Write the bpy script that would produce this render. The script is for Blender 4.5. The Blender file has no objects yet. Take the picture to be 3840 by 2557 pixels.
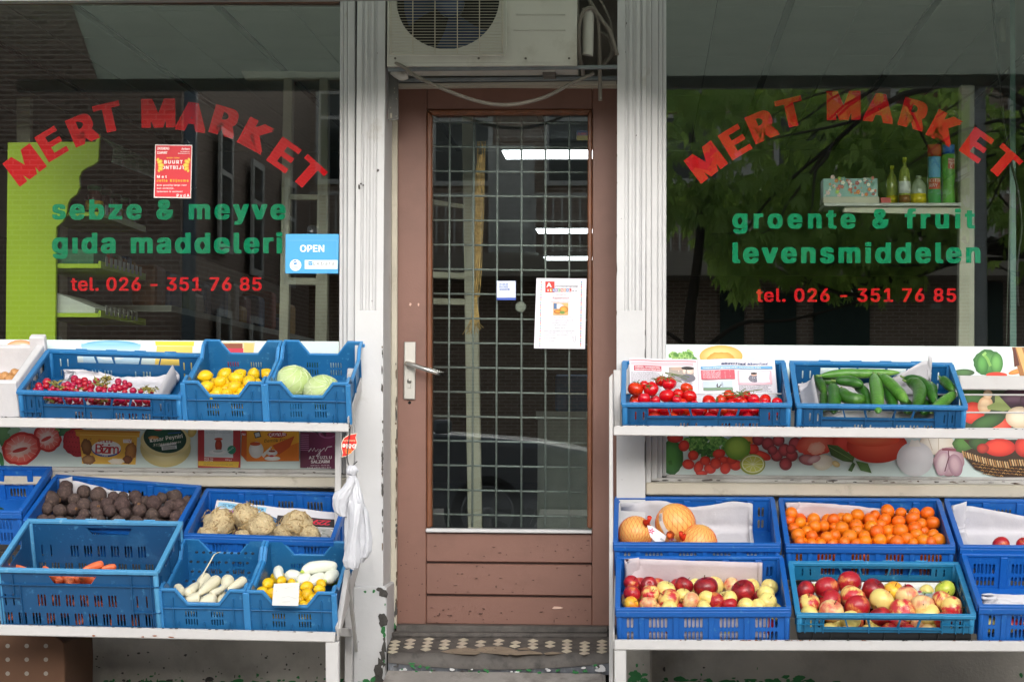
import bpy, bmesh, math, random
from mathutils import Vector, Matrix, noise
random.seed(7)
sc = bpy.context.scene
col = sc.collection
# ------------------------------------------------------------------ camera
F = 7762.0
PSI, PIT, ROL = math.atan(488/F), math.atan(281.5/F), 0.0050
C = Vector((0, -7.75, 1.15))
fw = Vector((-math.sin(PSI)*math.cos(PIT), math.cos(PSI)*math.cos(PIT), math.sin(PIT)))
r0 = Vector((math.cos(PSI), math.sin(PSI), 0)); u0 = r0.cross(fw)
rt = r0*math.cos(ROL)+u0*math.sin(ROL); up = u0*math.cos(ROL)-r0*math.sin(ROL)
cd = bpy.data.cameras.new('camera'); cam = bpy.data.objects.new('camera', cd); col.objects.link(cam)
cam.matrix_world = Matrix(((rt.x, up.x, -fw.x, C.x), (rt.y, up.y, -fw.y, C.y), (rt.z, up.z, -fw.z, C.z), (0, 0, 0, 1)))
cd.sensor_width = 36; cd.lens = 36*F/3840; cd.clip_start = .1; cd.clip_end = 400
sc.camera = cam
# ------------------------------------------------------------------ light
w = bpy.data.worlds.new('World'); sc.world = w; w.use_nodes = True
nt = w.node_tree; bg = nt.nodes['Background']
sky = nt.nodes.new('ShaderNodeTexSky'); sky.sky_type = 'NISHITA'; sky.sun_disc = False
SE, SA = math.radians(17), math.radians(170)   # elevation; azimuth clockwise from +Y
sky.sun_elevation = SE; sky.sun_rotation = SA; sky.dust_density = 3; sky.air_density = 1.2
hs = nt.nodes.new('ShaderNodeHueSaturation'); hs.inputs['Saturation'].default_value = .3
nt.links.new(sky.outputs[0], hs.inputs['Color']); nt.links.new(hs.outputs[0], bg.inputs[0])
bg.inputs[1].default_value = .15
sd = bpy.data.lights.new('sun', 'SUN'); sun = bpy.data.objects.new('sun', sd); col.objects.link(sun)
sd.energy = 1.05; sd.angle = math.radians(50); sd.color = (1, .985, .97)
sdir = Vector((math.sin(SA)*math.cos(SE), math.cos(SA)*math.cos(SE), math.sin(SE)))
sun.rotation_euler = sdir.to_track_quat('Z', 'Y').to_euler()
sc.view_settings.view_transform = 'Standard'; sc.view_settings.look = 'None'
sc.view_settings.gamma = 1; sc.view_settings.use_curve_mapping = False
sc.view_settings.exposure = 1.2
sc.cycles.max_bounces = 8; sc.cycles.transparent_max_bounces = 24; sc.cycles.diffuse_bounces = 4
sc.cycles.use_denoising = True; sc.cycles.sample_clamp_indirect = 6
sc.cycles.caustics_reflective = False; sc.cycles.caustics_refractive = False
# ------------------------------------------------------------------ projection helpers
def ray(px, py):
    return (fw*F+rt*(px-1920)+up*(1278.5-py)).normalized()
def P(px, py, Y):
    d = ray(px, py); return C+d*((Y-C.y)/d.y)
def R(px, py, Y):           # point on plane Y (<0) seen mirrored in the glass plane Y=0
    p = P(px, py, -Y); return Vector((p.x, -p.y, p.z))
def mk(s, ox, oy):
    return lambda x, y: (ox+x/s, oy+y/s)
c1 = mk(1.2064, 0, 0); c2 = mk(1.6821, 0, 1200); c3 = mk(1.6821, 0, 1750); c4 = mk(1.2061, 1350, 0)
c5 = mk(1.2, 1350, 1250); c6 = mk(1.2064, 2440, 0); c7 = mk(1.5096, 2280, 1250); c8 = mk(1.5096, 2280, 1780)
cr = mk(3.0987, 0, 1250); cg = mk(1.96, 0, 500); cs = mk(1.845, 2900, 450); ct = mk(1.638, 1150, 1600)
ca = mk(2.588, 1430, 0); cb = mk(2.355, 1400, 2300)
def lin(h):
    if isinstance(h, str):
        h = h.lstrip('#'); c = [int(h[i:i+2], 16)/255 for i in (0, 2, 4)]
        return tuple(v/12.92 if v <= .04045 else ((v+.055)/1.055)**2.4 for v in c)
    return tuple(h)
# ------------------------------------------------------------------ materials
MATS = {}
def mat(name, c, rough=.6, var=.12, vs=8, bump=0, bs=60, metal=0, rnd=0, spec=.5, stretch=None, c2=None, c2t=(.55, .7), c2s=5, sss=0, scr=0, c3=None, c3t=(.6,.7), c3s=20):
    if name in MATS: return MATS[name]
    m = bpy.data.materials.new(name); m.use_nodes = True; MATS[name] = m
    t = m.node_tree; N = t.nodes; L = t.links; b = N['Principled BSDF']
    c = lin(c)
    tc = N.new('ShaderNodeTexCoord'); src = tc.outputs['Object']
    if stretch:
        mp = N.new('ShaderNodeMapping'); mp.inputs['Scale'].default_value = stretch; L.new(src, mp.inputs[0]); src = mp.outputs[0]
    def nz(s, d=4, r=.6):
        n = N.new('ShaderNodeTexNoise'); n.inputs['Scale'].default_value = s; n.inputs['Detail'].default_value = d
        n.inputs['Roughness'].default_value = r; L.new(src, n.inputs[0]); return n
    n = nz(vs); mr = N.new('ShaderNodeMapRange'); mr.inputs[1].default_value = .3; mr.inputs[2].default_value = .7
    mr.inputs[3].default_value = 1-var; mr.inputs[4].default_value = 1+var; L.new(n.outputs['Fac'], mr.inputs[0])
    mx = N.new('ShaderNodeMix'); mx.data_type = 'RGBA'; mx.blend_type = 'MULTIPLY'; mx.inputs[0].default_value = 1
    mx.inputs[6].default_value = (*c, 1); L.new(mr.outputs[0], mx.inputs[7]); out = mx.outputs[2]
    def layer(out, cc, tt, s, seed=0):
        n2 = nz(s, 6, .65)
        if seed: n2.noise_dimensions = '4D'; n2.inputs['W'].default_value = seed
        m2 = N.new('ShaderNodeMapRange'); m2.inputs[1].default_value = tt[0]; m2.inputs[2].default_value = tt[1]
        L.new(n2.outputs['Fac'], m2.inputs[0]); x = N.new('ShaderNodeMix'); x.data_type = 'RGBA'
        L.new(m2.outputs[0], x.inputs[0]); L.new(out, x.inputs[6]); x.inputs[7].default_value = (*lin(cc), 1); return x.outputs[2]
    if c2: out = layer(out, c2, c2t, c2s)
    if c3: out = layer(out, c3, c3t, c3s, 3.7)
    if rnd:
        oi = N.new('ShaderNodeObjectInfo'); h = N.new('ShaderNodeHueSaturation')
        a = N.new('ShaderNodeMapRange'); a.inputs[3].default_value = .5-rnd*.12; a.inputs[4].default_value = .5+rnd*.12
        v = N.new('ShaderNodeMapRange'); v.inputs[3].default_value = 1-rnd; v.inputs[4].default_value = 1+rnd*.6
        f = N.new('ShaderNodeMath'); f.operation = 'FRACT'; g = N.new('ShaderNodeMath'); g.operation = 'MULTIPLY'; g.inputs[1].default_value = 7.31
        L.new(oi.outputs['Random'], a.inputs[0]); L.new(oi.outputs['Random'], g.inputs[0]); L.new(g.outputs[0], f.inputs[0]); L.new(f.outputs[0], v.inputs[0])
        L.new(a.outputs[0], h.inputs['Hue']); L.new(v.outputs[0], h.inputs['Value']); L.new(out, h.inputs['Color']); out = h.outputs[0]
    L.new(out, b.inputs['Base Color'])
    b.inputs['Roughness'].default_value = rough; b.inputs['Metallic'].default_value = metal; b.inputs['Specular IOR Level'].default_value = spec
    if sss: b.inputs['Subsurface Weight'].default_value = sss; b.inputs['Subsurface Radius'].default_value = (.01, .006, .003); b.inputs['Subsurface Scale'].default_value = 1
    if bump:
        n3 = nz(bs, 5, .6); bp = N.new('ShaderNodeBump'); bp.inputs['Strength'].default_value = bump; bp.inputs['Distance'].default_value = .004
        L.new(n3.outputs['Fac'], bp.inputs['Height']); L.new(bp.outputs[0], b.inputs['Normal'])
    return m
def vcol(name, rough=.4, bump=0, trans=0):
    if name in MATS: return MATS[name]
    m = bpy.data.materials.new(name); m.use_nodes = True; MATS[name] = m
    t = m.node_tree; b = t.nodes['Principled BSDF']; a = t.nodes.new('ShaderNodeVertexColor'); a.layer_name = 'Col'
    t.links.new(a.outputs[0], b.inputs['Base Color']); b.inputs['Roughness'].default_value = rough
    return m
def emit(name, c, s):
    m = bpy.data.materials.new(name); m.use_nodes = True; b = m.node_tree.nodes['Principled BSDF']
    b.inputs['Base Color'].default_value = (*lin(c), 1); b.inputs['Emission Color'].default_value = (*lin(c), 1); b.inputs['Emission Strength'].default_value = s
    return m
def glass(name, ior=1.6, tint=(.93, .97, .95)):
    m = bpy.data.materials.new(name); m.use_nodes = True; t = m.node_tree; N = t.nodes; N.remove(N['Principled BSDF'])
    o = N['Material Output']; g = N.new('ShaderNodeBsdfGlossy'); g.inputs['Roughness'].default_value = .0
    tr = N.new('ShaderNodeBsdfTransparent'); tr.inputs[0].default_value = (*tint, 1); fr = N.new('ShaderNodeFresnel'); ge = N.new('ShaderNodeNewGeometry'); mr = N.new('ShaderNodeMapRange'); mr.inputs[3].default_value = ior; mr.inputs[4].default_value = 1/ior
    t.links.new(ge.outputs['Backfacing'], mr.inputs[0]); t.links.new(mr.outputs[0], fr.inputs[0])   # a thin pane: same Fresnel term on both faces
    x = N.new('ShaderNodeMixShader'); t.links.new(fr.outputs[0], x.inputs[0]); t.links.new(tr.outputs[0], x.inputs[1]); t.links.new(g.outputs[0], x.inputs[2])
    t.links.new(x.outputs[0], o.inputs['Surface']); return m
GLASS = glass('window_glass', 1.95)
# ------------------------------------------------------------------ mesh builder
class MB:
    def __init__(s): s.v, s.f, s.m, s.s, s.c = [], [], [], [], []
    def add(s, vs, fs, mi=0, sm=False, c=None):
        o = len(s.v); s.v += [Vector(v) for v in vs]; s.f += [tuple(i+o for i in f) for f in fs]
        s.m += [mi]*len(fs); s.s += [sm]*len(fs)
        if c is None: c = (1, 1, 1)
        s.c += (c if isinstance(c, list) else [c]*len(vs)); return s
    def box(s, a, b, mi=0, M=None):
        x0, y0, z0 = a; x1, y1, z1 = b
        vs = [Vector(p) for p in ((x0, y0, z0), (x1, y0, z0), (x1, y1, z0), (x0, y1, z0), (x0, y0, z1), (x1, y0, z1), (x1, y1, z1), (x0, y1, z1))]
        if M: vs = [M@v for v in vs]
        return s.add(vs, [(0, 3, 2, 1), (4, 5, 6, 7), (0, 1, 5, 4), (1, 2, 6, 5), (2, 3, 7, 6), (3, 0, 4, 7)], mi)
    def beam(s, a, b, w, h, mi=0, upv=(0, 0, 1)):
        a = Vector(a); b = Vector(b); d = (b-a).normalized(); u = Vector(upv)
        if abs(d.dot(u)) > .95: u = Vector((0, 1, 0))
        x = d.cross(u).normalized(); u = x.cross(d)
        vs = [p+x*(i*w/2)+u*(j*h/2) for p in (a, b) for i, j in ((-1, -1), (1, -1), (1, 1), (-1, 1))]
        return s.add(vs, [(0, 1, 2, 3), (7, 6, 5, 4), (0, 4, 5, 1), (1, 5, 6, 2), (2, 6, 7, 3), (3, 7, 4, 0)], mi)
    def tube(s, pts, r, n=8, mi=0, sm=True, cap=True, sq=None, c=None):
        pts = [Vector(p) for p in pts]; k = len(pts)
        if not hasattr(r, '__len__'): r = [r]*k
        vs = []; u = None
        for i, p in enumerate(pts):
            d = (pts[min(i+1, k-1)]-pts[max(i-1, 0)]).normalized()
            if u is None: u = d.orthogonal().normalized() if not sq else Vector(sq)
            u = (u-d*u.dot(d)).normalized(); w_ = d.cross(u)
            for j in range(n):
                t = 2*math.pi*(j+(.5 if n == 4 else 0))/n; vs.append(p+(u*math.cos(t)+w_*math.sin(t))*r[i])
        fs = [(i*n+j, i*n+(j+1) % n, (i+1)*n+(j+1) % n, (i+1)*n+j) for i in range(k-1) for j in range(n)]
        if cap: fs += [tuple(range(n-1, -1, -1)), tuple((k-1)*n+j for j in range(n))]
        return s.add(vs, fs, mi, sm, c)
    def lathe(s, prof, n=20, mi=0, M=None, sm=True, fn=None, cap=True):
        vs = []
        for (r, z) in prof:
            for j in range(n):
                t = 2*math.pi*j/n; v = Vector((r*math.cos(t), r*math.sin(t), z))
                if fn: v = fn(v, t)
                vs.append(M@v if M else v)
        k = len(prof); fs = [(i*n+j, i*n+(j+1) % n, (i+1)*n+(j+1) % n, (i+1)*n+j) for i in range(k-1) for j in range(n)]
        if cap: fs += [tuple(range(n-1, -1, -1)), tuple((k-1)*n+j for j in range(n))]
        return s.add(vs, fs, mi, sm)
    def mesh(s, name, mats, off=None):
        me = bpy.data.meshes.new(name); vs = [v-off for v in s.v] if off else s.v
        me.from_pydata([tuple(v) for v in vs], [], s.f)
        for m in mats: me.materials.append(m)
        if s.f:
            me.polygons.foreach_set('material_index', s.m); me.polygons.foreach_set('use_smooth', s.s)
            ca_ = me.color_attributes.new('Col', 'FLOAT_COLOR', 'POINT'); fl = []
            for c in s.c: fl += [c[0], c[1], c[2], 1]
            ca_.data.foreach_set('color', fl)
        me.update(); return me
    def build(s, name, mats, parent=None, local=False):
        if not isinstance(mats, (list, tuple)): mats = [mats]
        if parent is None and not local and s.v:
            xs = [v.x for v in s.v]; ys = [v.y for v in s.v]; zs = [v.z for v in s.v]
            off = Vector(((min(xs)+max(xs))/2, (min(ys)+max(ys))/2, min(zs)))
        elif parent is not None and not local:
            off = worldloc(parent)
        else: off = None
        o = bpy.data.objects.new(name, s.mesh(name, mats, off)); col.objects.link(o)
        if parent: o.parent = parent
        elif off: o.location = off
        return o
def worldloc(o):
    l = Vector((0, 0, 0))
    while o: l += o.location; o = o.parent
    return l
def tag(o, label=None, cat=None, group=None, kind=None):
    if label: o['label'] = label
    if cat: o['category'] = cat
    if group: o['group'] = group
    if kind: o['kind'] = kind
    return o
def empty(name, loc, label=None, cat=None, group=None, kind=None):
    o = bpy.data.objects.new(name, None); col.objects.link(o); o.location = loc; o.empty_display_size = .1
    return tag(o, label, cat, group, kind)
def bev(o, w_=.002, seg=1):
    m = o.modifiers.new('b', 'BEVEL'); m.width = w_; m.segments = seg; m.limit_method = 'ANGLE'; return o
def slab(pts, Y0, Y1, mb=None, mi=0):
    """polygon through pixels at plane Y0, extruded straight back to Y1; pts clockwise in the image"""
    mb = mb or MB(); a = [P(x, y, Y0) for x, y in pts]; n = len(a)
    b = [Vector((v.x, Y1, v.z)) for v in a]
    mb.add(a+b, [tuple(range(n-1, -1, -1)), tuple(range(n, 2*n))]+[(i, (i+1) % n, n+(i+1) % n, n+i) for i in range(n)], mi); return mb
def rect(x0, y0, x1, y1): return [(x0, y0), (x1, y0), (x1, y1), (x0, y1)]
def copyo(o, parent=None):
    c = o.copy(); col.objects.link(c); c.parent = parent
    for ch in list(o.children): copyo(ch, c)
    return c
# ------------------------------------------------------------------ text -> triangles
import os
FONT = None
try:
    fp = os.path.join(bpy.utils.system_resource('DATAFILES', path='fonts'), 'Inter.woff2')
    if os.path.exists(fp): FONT = bpy.data.fonts.load(fp)      # Blender's own interface font
except Exception: FONT = None
TX = {}
def text_tris(s, bold=.02, sp=1.0, res=3):
    """flat triangles (x, y, layer) of a line; bold = the outline laid down five times, a little apart"""
    k = (s, bold, round(sp, 3))
    if k in TX: return TX[k]
    if bold:
        vs, fs = text_tris(s, 0, sp, res); V = []; Q = []
        for li, (dx, dy) in enumerate(((0, -.45), (-1, -.45), (1, -.45), (-1, .45), (1, .45), (0, .45))):
            o_ = len(V); V += [(x+dx*bold*.62, y+dy*bold*.62, li) for x, y, _ in vs]; Q += [tuple(i+o_ for i in f) for f in fs]
        TX[k] = (V, Q); return TX[k]
    cu = bpy.data.curves.new('t', 'FONT'); cu.body = s
    if FONT: cu.font = FONT
    cu.space_character = sp; cu.resolution_u = res
    o = bpy.data.objects.new('t', cu); col.objects.link(o)
    dg = bpy.context.evaluated_depsgraph_get(); me = bpy.data.meshes.new_from_object(o.evaluated_get(dg))
    vs = [(v.co.x, v.co.y, 0) for v in me.vertices]; fs = [tuple(p.vertices) for p in me.polygons]
    bpy.data.objects.remove(o); bpy.data.curves.remove(cu); bpy.data.meshes.remove(me)
    TX[k] = (vs, fs); return TX[k]
def fit_text(s, height, width, bold=.02):
    """triangles of s scaled so that a capital is `height` tall and the line `width` wide (by letter spacing)"""
    hv, _ = text_tris('H', bold); H = max(v[1] for v in hv); k = height/H
    def wd(sp):
        vs, _ = text_tris(s, bold, sp); return (max(v[0] for v in vs)-min(v[0] for v in vs))*k
    sp = 1.0
    if width and len(s) > 1:
        a, b = wd(1.0), wd(1.3); sp = 1+.3*(width-a)/max(b-a, 1e-6); sp = max(.75, sp)
    vs, fs = text_tris(s, bold, sp); x0 = min(v[0] for v in vs); x1 = max(v[0] for v in vs)
    kx = width/((x1-x0)) if width else k
    return [((x-x0)*kx, y*k, l) for x, y, l in vs], fs
# ------------------------------------------------------------------ flat print
class Print:
    def __init__(s, cm, pt, step=7e-5, nrm=Vector((0, -1, 0))):
        s.cm, s.pt, s.n, s.st, s.nr = cm, pt, 0, step, nrm; s.mb = MB()
    def q(s, x, y):
        X, Y = s.cm(x, y); return s.pt(X, Y)+s.nr*(s.n*s.st)
    def poly(s, pts, c, cc=None):
        s.n += 1; s.mb.add([s.q(*p) for p in pts], [tuple(range(len(pts)-1, -1, -1))], 0, False, [lin(k) for k in cc] if cc else lin(c)); return s
    def rect(s, x0, y0, x1, y1, c, c2=None):
        c2 = c2 or c; return s.poly(rect(x0, y0, x1, y1), c, [c, c, c2, c2])
    def el(s, cx, cy, rx, ry, c, hi=None, ang=0, n=28, off=(-.3, -.3), a0=0, a1=360, wob=0):
        s.n += 1; c = lin(c); hi = lin(hi) if hi else c; ca_, sa = math.cos(math.radians(ang)), math.sin(math.radians(ang))
        vs = []; cs_ = []; fs = []
        def put(u, v, cc): vs.append(s.q(cx+u*rx*ca_-v*ry*sa, cy+u*rx*sa+v*ry*ca_)); cs_.append(cc)
        put(off[0]*.6, off[1]*.6, hi); rings = [(.45, .8), (.75, .35), (1, 0)]
        wb = [1+wob*math.sin(j*2.4)*math.sin(j*1.1+cx) for j in range(n+1)]
        for q_, t in rings:
            for j in range(n+1):
                A = math.radians(a0+(a1-a0)*j/n); k = wb[j] if j < n or a1-a0 < 360 else wb[0]
                put(off[0]*.6*(1-q_)+math.cos(A)*q_*k, off[1]*.6*(1-q_)+math.sin(A)*q_*k, tuple(a*(1-t)+b*t for a, b in zip(c, hi)))
        m = n+1
        for j in range(n):
            fs.append((0, 2+j, 1+j))
            for k in range(2): b_ = 1+k*m+j; fs.append((b_, b_+1, b_+m+1, b_+m))
        s.mb.add(vs, fs, 0, False, cs_); return s
    def line(s, pts, w_, c):
        s.n += 1; c = lin(c); vs = []; k = len(pts)
        for i in range(k):
            a = pts[max(i-1, 0)]; b = pts[min(i+1, k-1)]; dx, dy = b[0]-a[0], b[1]-a[1]; l = math.hypot(dx, dy) or 1
            nx, ny = -dy/l*w_/2, dx/l*w_/2; vs += [s.q(pts[i][0]+nx, pts[i][1]+ny), s.q(pts[i][0]-nx, pts[i][1]-ny)]
        s.mb.add(vs, [(2*i, 2*i+1, 2*i+3, 2*i+2) for i in range(k-1)], 0, False, c); return s
    def text(s, t, x, y, h, c, w_=None, ang=0, bold=.02, shear=0, flipx=1):
        """x,y = left end of the baseline; h cap height; w_ line width"""
        s.n += 1; vs, fs = fit_text(t, h, w_, bold); A = math.radians(ang); ca_, sa = math.cos(A), math.sin(A)
        out = []
        n0 = s.n
        for u, v, l in vs:
            s.n = n0+l*.45; u = (u+v*shear)*flipx; out.append(s.q(x+u*ca_-v*sa, y-(v*ca_+u*sa)))
        s.n = n0+(2 if bold else 0)
        s.mb.add(out, [f for f in fs], 0, False, lin(c)); return s
    def lines(s, x0, x1, y0, y1, n, c, th=.35, rag=.15):
        s.n += 1; dy = (y1-y0)/n
        for i in range(n):
            xe = x1-(x1-x0)*rag*random.random(); y = y0+i*dy; x = x0
            while x < xe:
                w_ = min((x1-x0)*random.uniform(.03, .1), xe-x); a = [s.q(x, y), s.q(x+w_, y), s.q(x+w_, y+dy*th), s.q(x, y+dy*th)]
                s.mb.add(a, [(3, 2, 1, 0)], 0, False, lin(c)); x += w_+(x1-x0)*.012
        return s
    def build(s, name, parent=None, m=None): return s.mb.build(name, m or vcol('printed_surface', .45), parent)
# ================================================================== LARGE STRUCTURE
G0 = .14        # pavement level
white = mat('white_paint', '#c3c3c4', .55, .07, 3, .25, 40, c2='#a9a49b', c2t=(.62, .82), c2s=6, c3='#77706a', c3t=(.735, .75), c3s=34)
white2 = mat('white_paint_worn', '#bebcb9', .6, .1, 4, .35, 50, c2='#98928a', c2t=(.52, .75), c2s=7, c3='#5c554e', c3t=(.68, .7), c3s=26)
cream = mat('cream_paint', '#b9b2a2', .6, .1, 5, .2, 40, c2='#8c8474', c2t=(.6, .8), c2s=9)
plaster = mat('grey_plaster', '#b0aaa0', .85, .12, 3, .5, 90, c2='#8a857c', c2t=(.5, .75), c2s=2.5, c3='#6b665f', c3t=(.7, .78), c3s=12)
green = mat('green_paint', '#1c6b33', .5, .25, 12, .3, 60)
darkstone = mat('dark_stone', '#55504c', .7, .25, 9, .5, 70, c2='#33302e', c2t=(.5, .7), c2s=14)
chipdark = mat('bare_chipped_stone', '#4a4744', .9, .35, 30, .8, 120)
chipwood = mat('bare_wood', '#5b4a3c', .9, .3, 40, .5, 90)
concrete = mat('concrete_slab', '#8d8782', .85, .15, 5, .6, 110, c2='#6d6762', c2t=(.5, .7), c2s=9, c3='#b0aaa3', c3t=(.68, .72), c3s=15)
brick = None
def brickmat(name, c1_, c2_, mort, wd=.22, ht=.065, scale=1):
    m = bpy.data.materials.new(name); m.use_nodes = True; t = m.node_tree; N = t.nodes; L = t.links; b = N['Principled BSDF']
    tc = N.new('ShaderNodeTexCoord'); sp = N.new('ShaderNodeSeparateXYZ'); cb_ = N.new('ShaderNodeCombineXYZ'); ad = N.new('ShaderNodeMath')
    L.new(tc.outputs['Object'], sp.inputs[0]); L.new(sp.outputs[0], ad.inputs[0]); L.new(sp.outputs[1], ad.inputs[1])
    L.new(ad.outputs[0], cb_.inputs[0]); L.new(sp.outputs[2], cb_.inputs[1])
    k = N.new('ShaderNodeTexBrick'); k.inputs['Scale'].default_value = scale; k.inputs['Brick Width'].default_value = wd; k.inputs['Row Height'].default_value = ht
    k.inputs['Mortar Size'].default_value = .009; k.inputs['Color1'].default_value = (*lin(c1_), 1); k.inputs['Color2'].default_value = (*lin(c2_), 1); k.inputs['Mortar'].default_value = (*lin(mort), 1)
    L.new(cb_.outputs[0], k.inputs[0]); L.new(k.outputs[0], b.inputs['Base Color']); b.inputs['Roughness'].default_value = .9
    bp = N.new('ShaderNodeBump'); bp.inputs['Strength'].default_value = .6; bp.inputs['Distance'].default_value = .01; bp.invert = True
    L.new(k.outputs['Fac'], bp.inputs['Height']); L.new(bp.outputs[0], b.inputs['Normal']); return m
brick_a = brickmat('brick_brown', '#8d766a', '#725e52', '#a89c90')
brick_b = brickmat('brick_grey', '#a08a7c', '#84705f', '#c0b4a8')

# ground
o = MB().box((-30, -4.2, G0-.3), (30, 1, G0)).build('pavement', mat('paving', '#b3aea6', .85, .2, 6, .5, 60)); tag(o, kind='structure')
o = MB().box((-30, -4.35, G0-.3), (30, -4.2, G0+.004)).build('kerb', concrete); tag(o, kind='structure')
o = MB().box((-150, -150, G0-.5), (150, -4.35, G0-.12)).build('road', mat('asphalt', '#7f7d7a', .9, .2, 4, .6, 80)); tag(o, kind='structure')
o = MB().box((-60, -60, G0-.3), (60, -13.2, G0)).build('pavement', mat('paving', '#7a7470')); tag(o, kind='structure')
o = MB().box((-150, 1, G0-.6), (150, 150, G0-.1)).build('ground', mat('asphalt', '#4c4b4a')); tag(o, kind='structure')

# ---- the shop front: one building with parts
L0 = P(-500, 1500, 0).x; R0 = P(4500, 1500, 0).x; DOOR_Y = .15
shop = empty('shop_building', (P(1870, 2557, 0).x, 0, G0), 'white painted shop front with fluted pilasters between two display windows and a brown door', 'building')
YP = -.10
def chips(pl, mats, specs, Y, seed=0):
    """irregular flakes (px, py, w, h, material) lying 1.5 mm proud of plane Y"""
    rd = random.Random(seed)
    for (x, y, w_, h_, mi) in specs:
        n = 9; pts = []
        for i in range(n):
            a = 2*math.pi*i/n; k = rd.uniform(.5, 1.05)
            pts.append((x+math.cos(a)*w_/2*k, y+math.sin(a)*h_/2*k))
        slab(pts, Y-.0015-rd.random()*.001, Y+.002, pl, mi)
def fluted(xl, xr, flutes, ytop, yend, nm='pilaster'):
    m = MB(); a = P(xl, yend, YP); b = P(xr, yend, YP); k = (b.x-a.x)/(xr-xl); zt = P(xl, ytop, YP).z; zb = a.z
    prof = [(a.x, DOOR_Y+.02), (a.x, YP)]
    for (fx, fw_) in flutes:
        c_ = a.x+(fx-xl)*k; h = fw_*k/2
        prof += [(c_-h, YP), (c_-h*.7, YP+.006), (c_, YP+.010), (c_+h*.7, YP+.006), (c_+h, YP)]
    prof += [(b.x, YP), (b.x, DOOR_Y+.02)]
    n = len(prof); vs = [(x, y, zb) for x, y in prof]+[(x, y, zt) for x, y in prof]
    m.add(vs, [(i, (i+1) % n, n+(i+1) % n, n+i) for i in range(n)]+[tuple(range(n-1, -1, -1)), tuple(range(n, 2*n))])
    return m
# left pilaster
m = fluted(1331, 1437, [(1355, 12), (1378, 16), (1402, 16)], -700, 1165)
slab([(1331, 1165), (1437, 1165), (1437, 2198), (1331, 2198)], YP, DOOR_Y+.02, m)
lp = bev(m.build('pilaster', white, shop), .0006)
m = slab([(1322, 2198), (1449, 2198), (1449, 2700), (1322, 2700)], YP-.012, DOOR_Y+.02)
lb = bev(m.build('pilaster_base', white, shop), .006)
m = MB(); rd = random.Random(3)
sp = []
for i in range(34):   # flaked right arris above the base
    y = rd.choice([rd.uniform(1300, 1480), rd.uniform(1560, 2190), rd.uniform(1700, 1900)]); sp.append((1434+rd.uniform(-2, 2), y, rd.uniform(3, 9), rd.uniform(8, 46), rd.choice([0, 0, 1])))
sp += [(1417, 640, 10, 16, 0), (1347, 700, 9, 24, 0), (1353, 690, 8, 10, 0), (1362, 695, 7, 12, 0), (1415, 200, 4, 5, 0), (1395, 1128, 3, 8, 0), (1300+50, 2075, 4, 4, 0)]
chips(m, None, sp, YP, 1)
sp = [(1437, 2225, 34, 46, 0), (1425, 2210, 30, 20, 0), (1370, 2218, 16, 12, 3), (1402, 2216, 14, 14, 3), (1438, 2325, 36, 60, 0), (1430, 2315, 26, 36, 0), (1436, 2362, 20, 44, 3), (1441, 2380, 12, 30, 3),
      (1444, 2265, 6, 12, 3), (1440, 2425, 22, 60, 0), (1436, 2455, 30, 70, 0), (1428, 2490, 40, 60, 0), (1417, 2520, 46, 70, 0), (1408, 2550, 50, 60, 0), (1425, 2555, 60, 50, 0), (1433, 2500, 10, 14, 2), (1440, 2478, 8, 16, 3),
      (1400, 2546, 30, 34, 3), (1375, 2556, 36, 26, 3), (1352, 2562, 40, 20, 3), (1330, 2566, 20, 20, 3), (1441, 2395, 14, 22, 0), (1350, 2470, 4, 3, 0), (1345, 2405, 5, 3, 0)]
chips(m, None, sp, YP-.012, 2)
m.build('paint_chips', [chipdark, chipwood, white, green], shop)['kind'] = 'stuff'
# right pilaster
m = fluted(2312, 2420, [(2349, 17), (2376, 17), (2402, 10)], -700, 1165)
slab([(2312, 1165), (2420, 1165), (2420, 2750), (2312, 2750)], YP, DOOR_Y+.02, m)
bev(m.build('pilaster', white, shop), .0006)
m = slab([(2290, 2410), (2443, 2410), (2443, 2750), (2290, 2750)], YP-.03, DOOR_Y+.02)
bev(m.build('pilaster_base', plaster, shop), .006)
m = MB(); chips(m, None, [(2386, 508, 4, 6, 0), (2349, 88, 4, 12, 0), (2313, 1010, 3, 60, 0), (2330, 820, 3, 3, 0), (2419, 1330, 4, 60, 0), (2419, 1500, 4, 90, 0), (2419, 1690, 5, 160, 0), (2346, 196, 3, 4, 0), (2312, 720, 3, 22, 0), (2419, 1250, 3, 30, 0)]
      + [(2312+rd.uniform(-1, 2), rd.uniform(300, 1200), rd.uniform(2, 5), rd.uniform(6, 30), 1) for _ in range(10)]+[(rd.uniform(2325, 2410), rd.uniform(1250, 1800), rd.uniform(2, 4), rd.uniform(2, 4), 0) for _ in range(8)], YP, 5)
m.build('paint_chips', [chipdark, chipwood], shop)['kind'] = 'stuff'
# jambs beside the door: painted wood lining seen in the recess
m = slab([(1469, 300), (1491, 300), (1487, 2350), (1463, 2350)], DOOR_Y-.02, DOOR_Y+.06)
bev(m.build('door_frame', cream, shop), .003)
m = MB(); sp = [(1487+rd.uniform(-3, 1), rd.uniform(1320, 2330), rd.uniform(3, 9), rd.uniform(8, 60), rd.choice([0, 1, 1])) for _ in range(34)]
sp += [(1477, 2345, 26, 30, 3), (1470, 2500-160, 14, 40, 3), (1481, 2300, 12, 40, 0)]
chips(m, None, sp, DOOR_Y-.02, 7); m.build('paint_chips', [chipdark, chipwood, white, green], shop)['kind'] = 'stuff'
m = slab([(1486, 311), (2420, 318), (2420, 330), (1486, 324)], DOOR_Y-.03, DOOR_Y+.06)
m.build('door_frame', cream, shop)
m = slab([(1430, -500), (2420, -500), (2420, 318), (1430, 311)], DOOR_Y+.03, DOOR_Y+.15)
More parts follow.
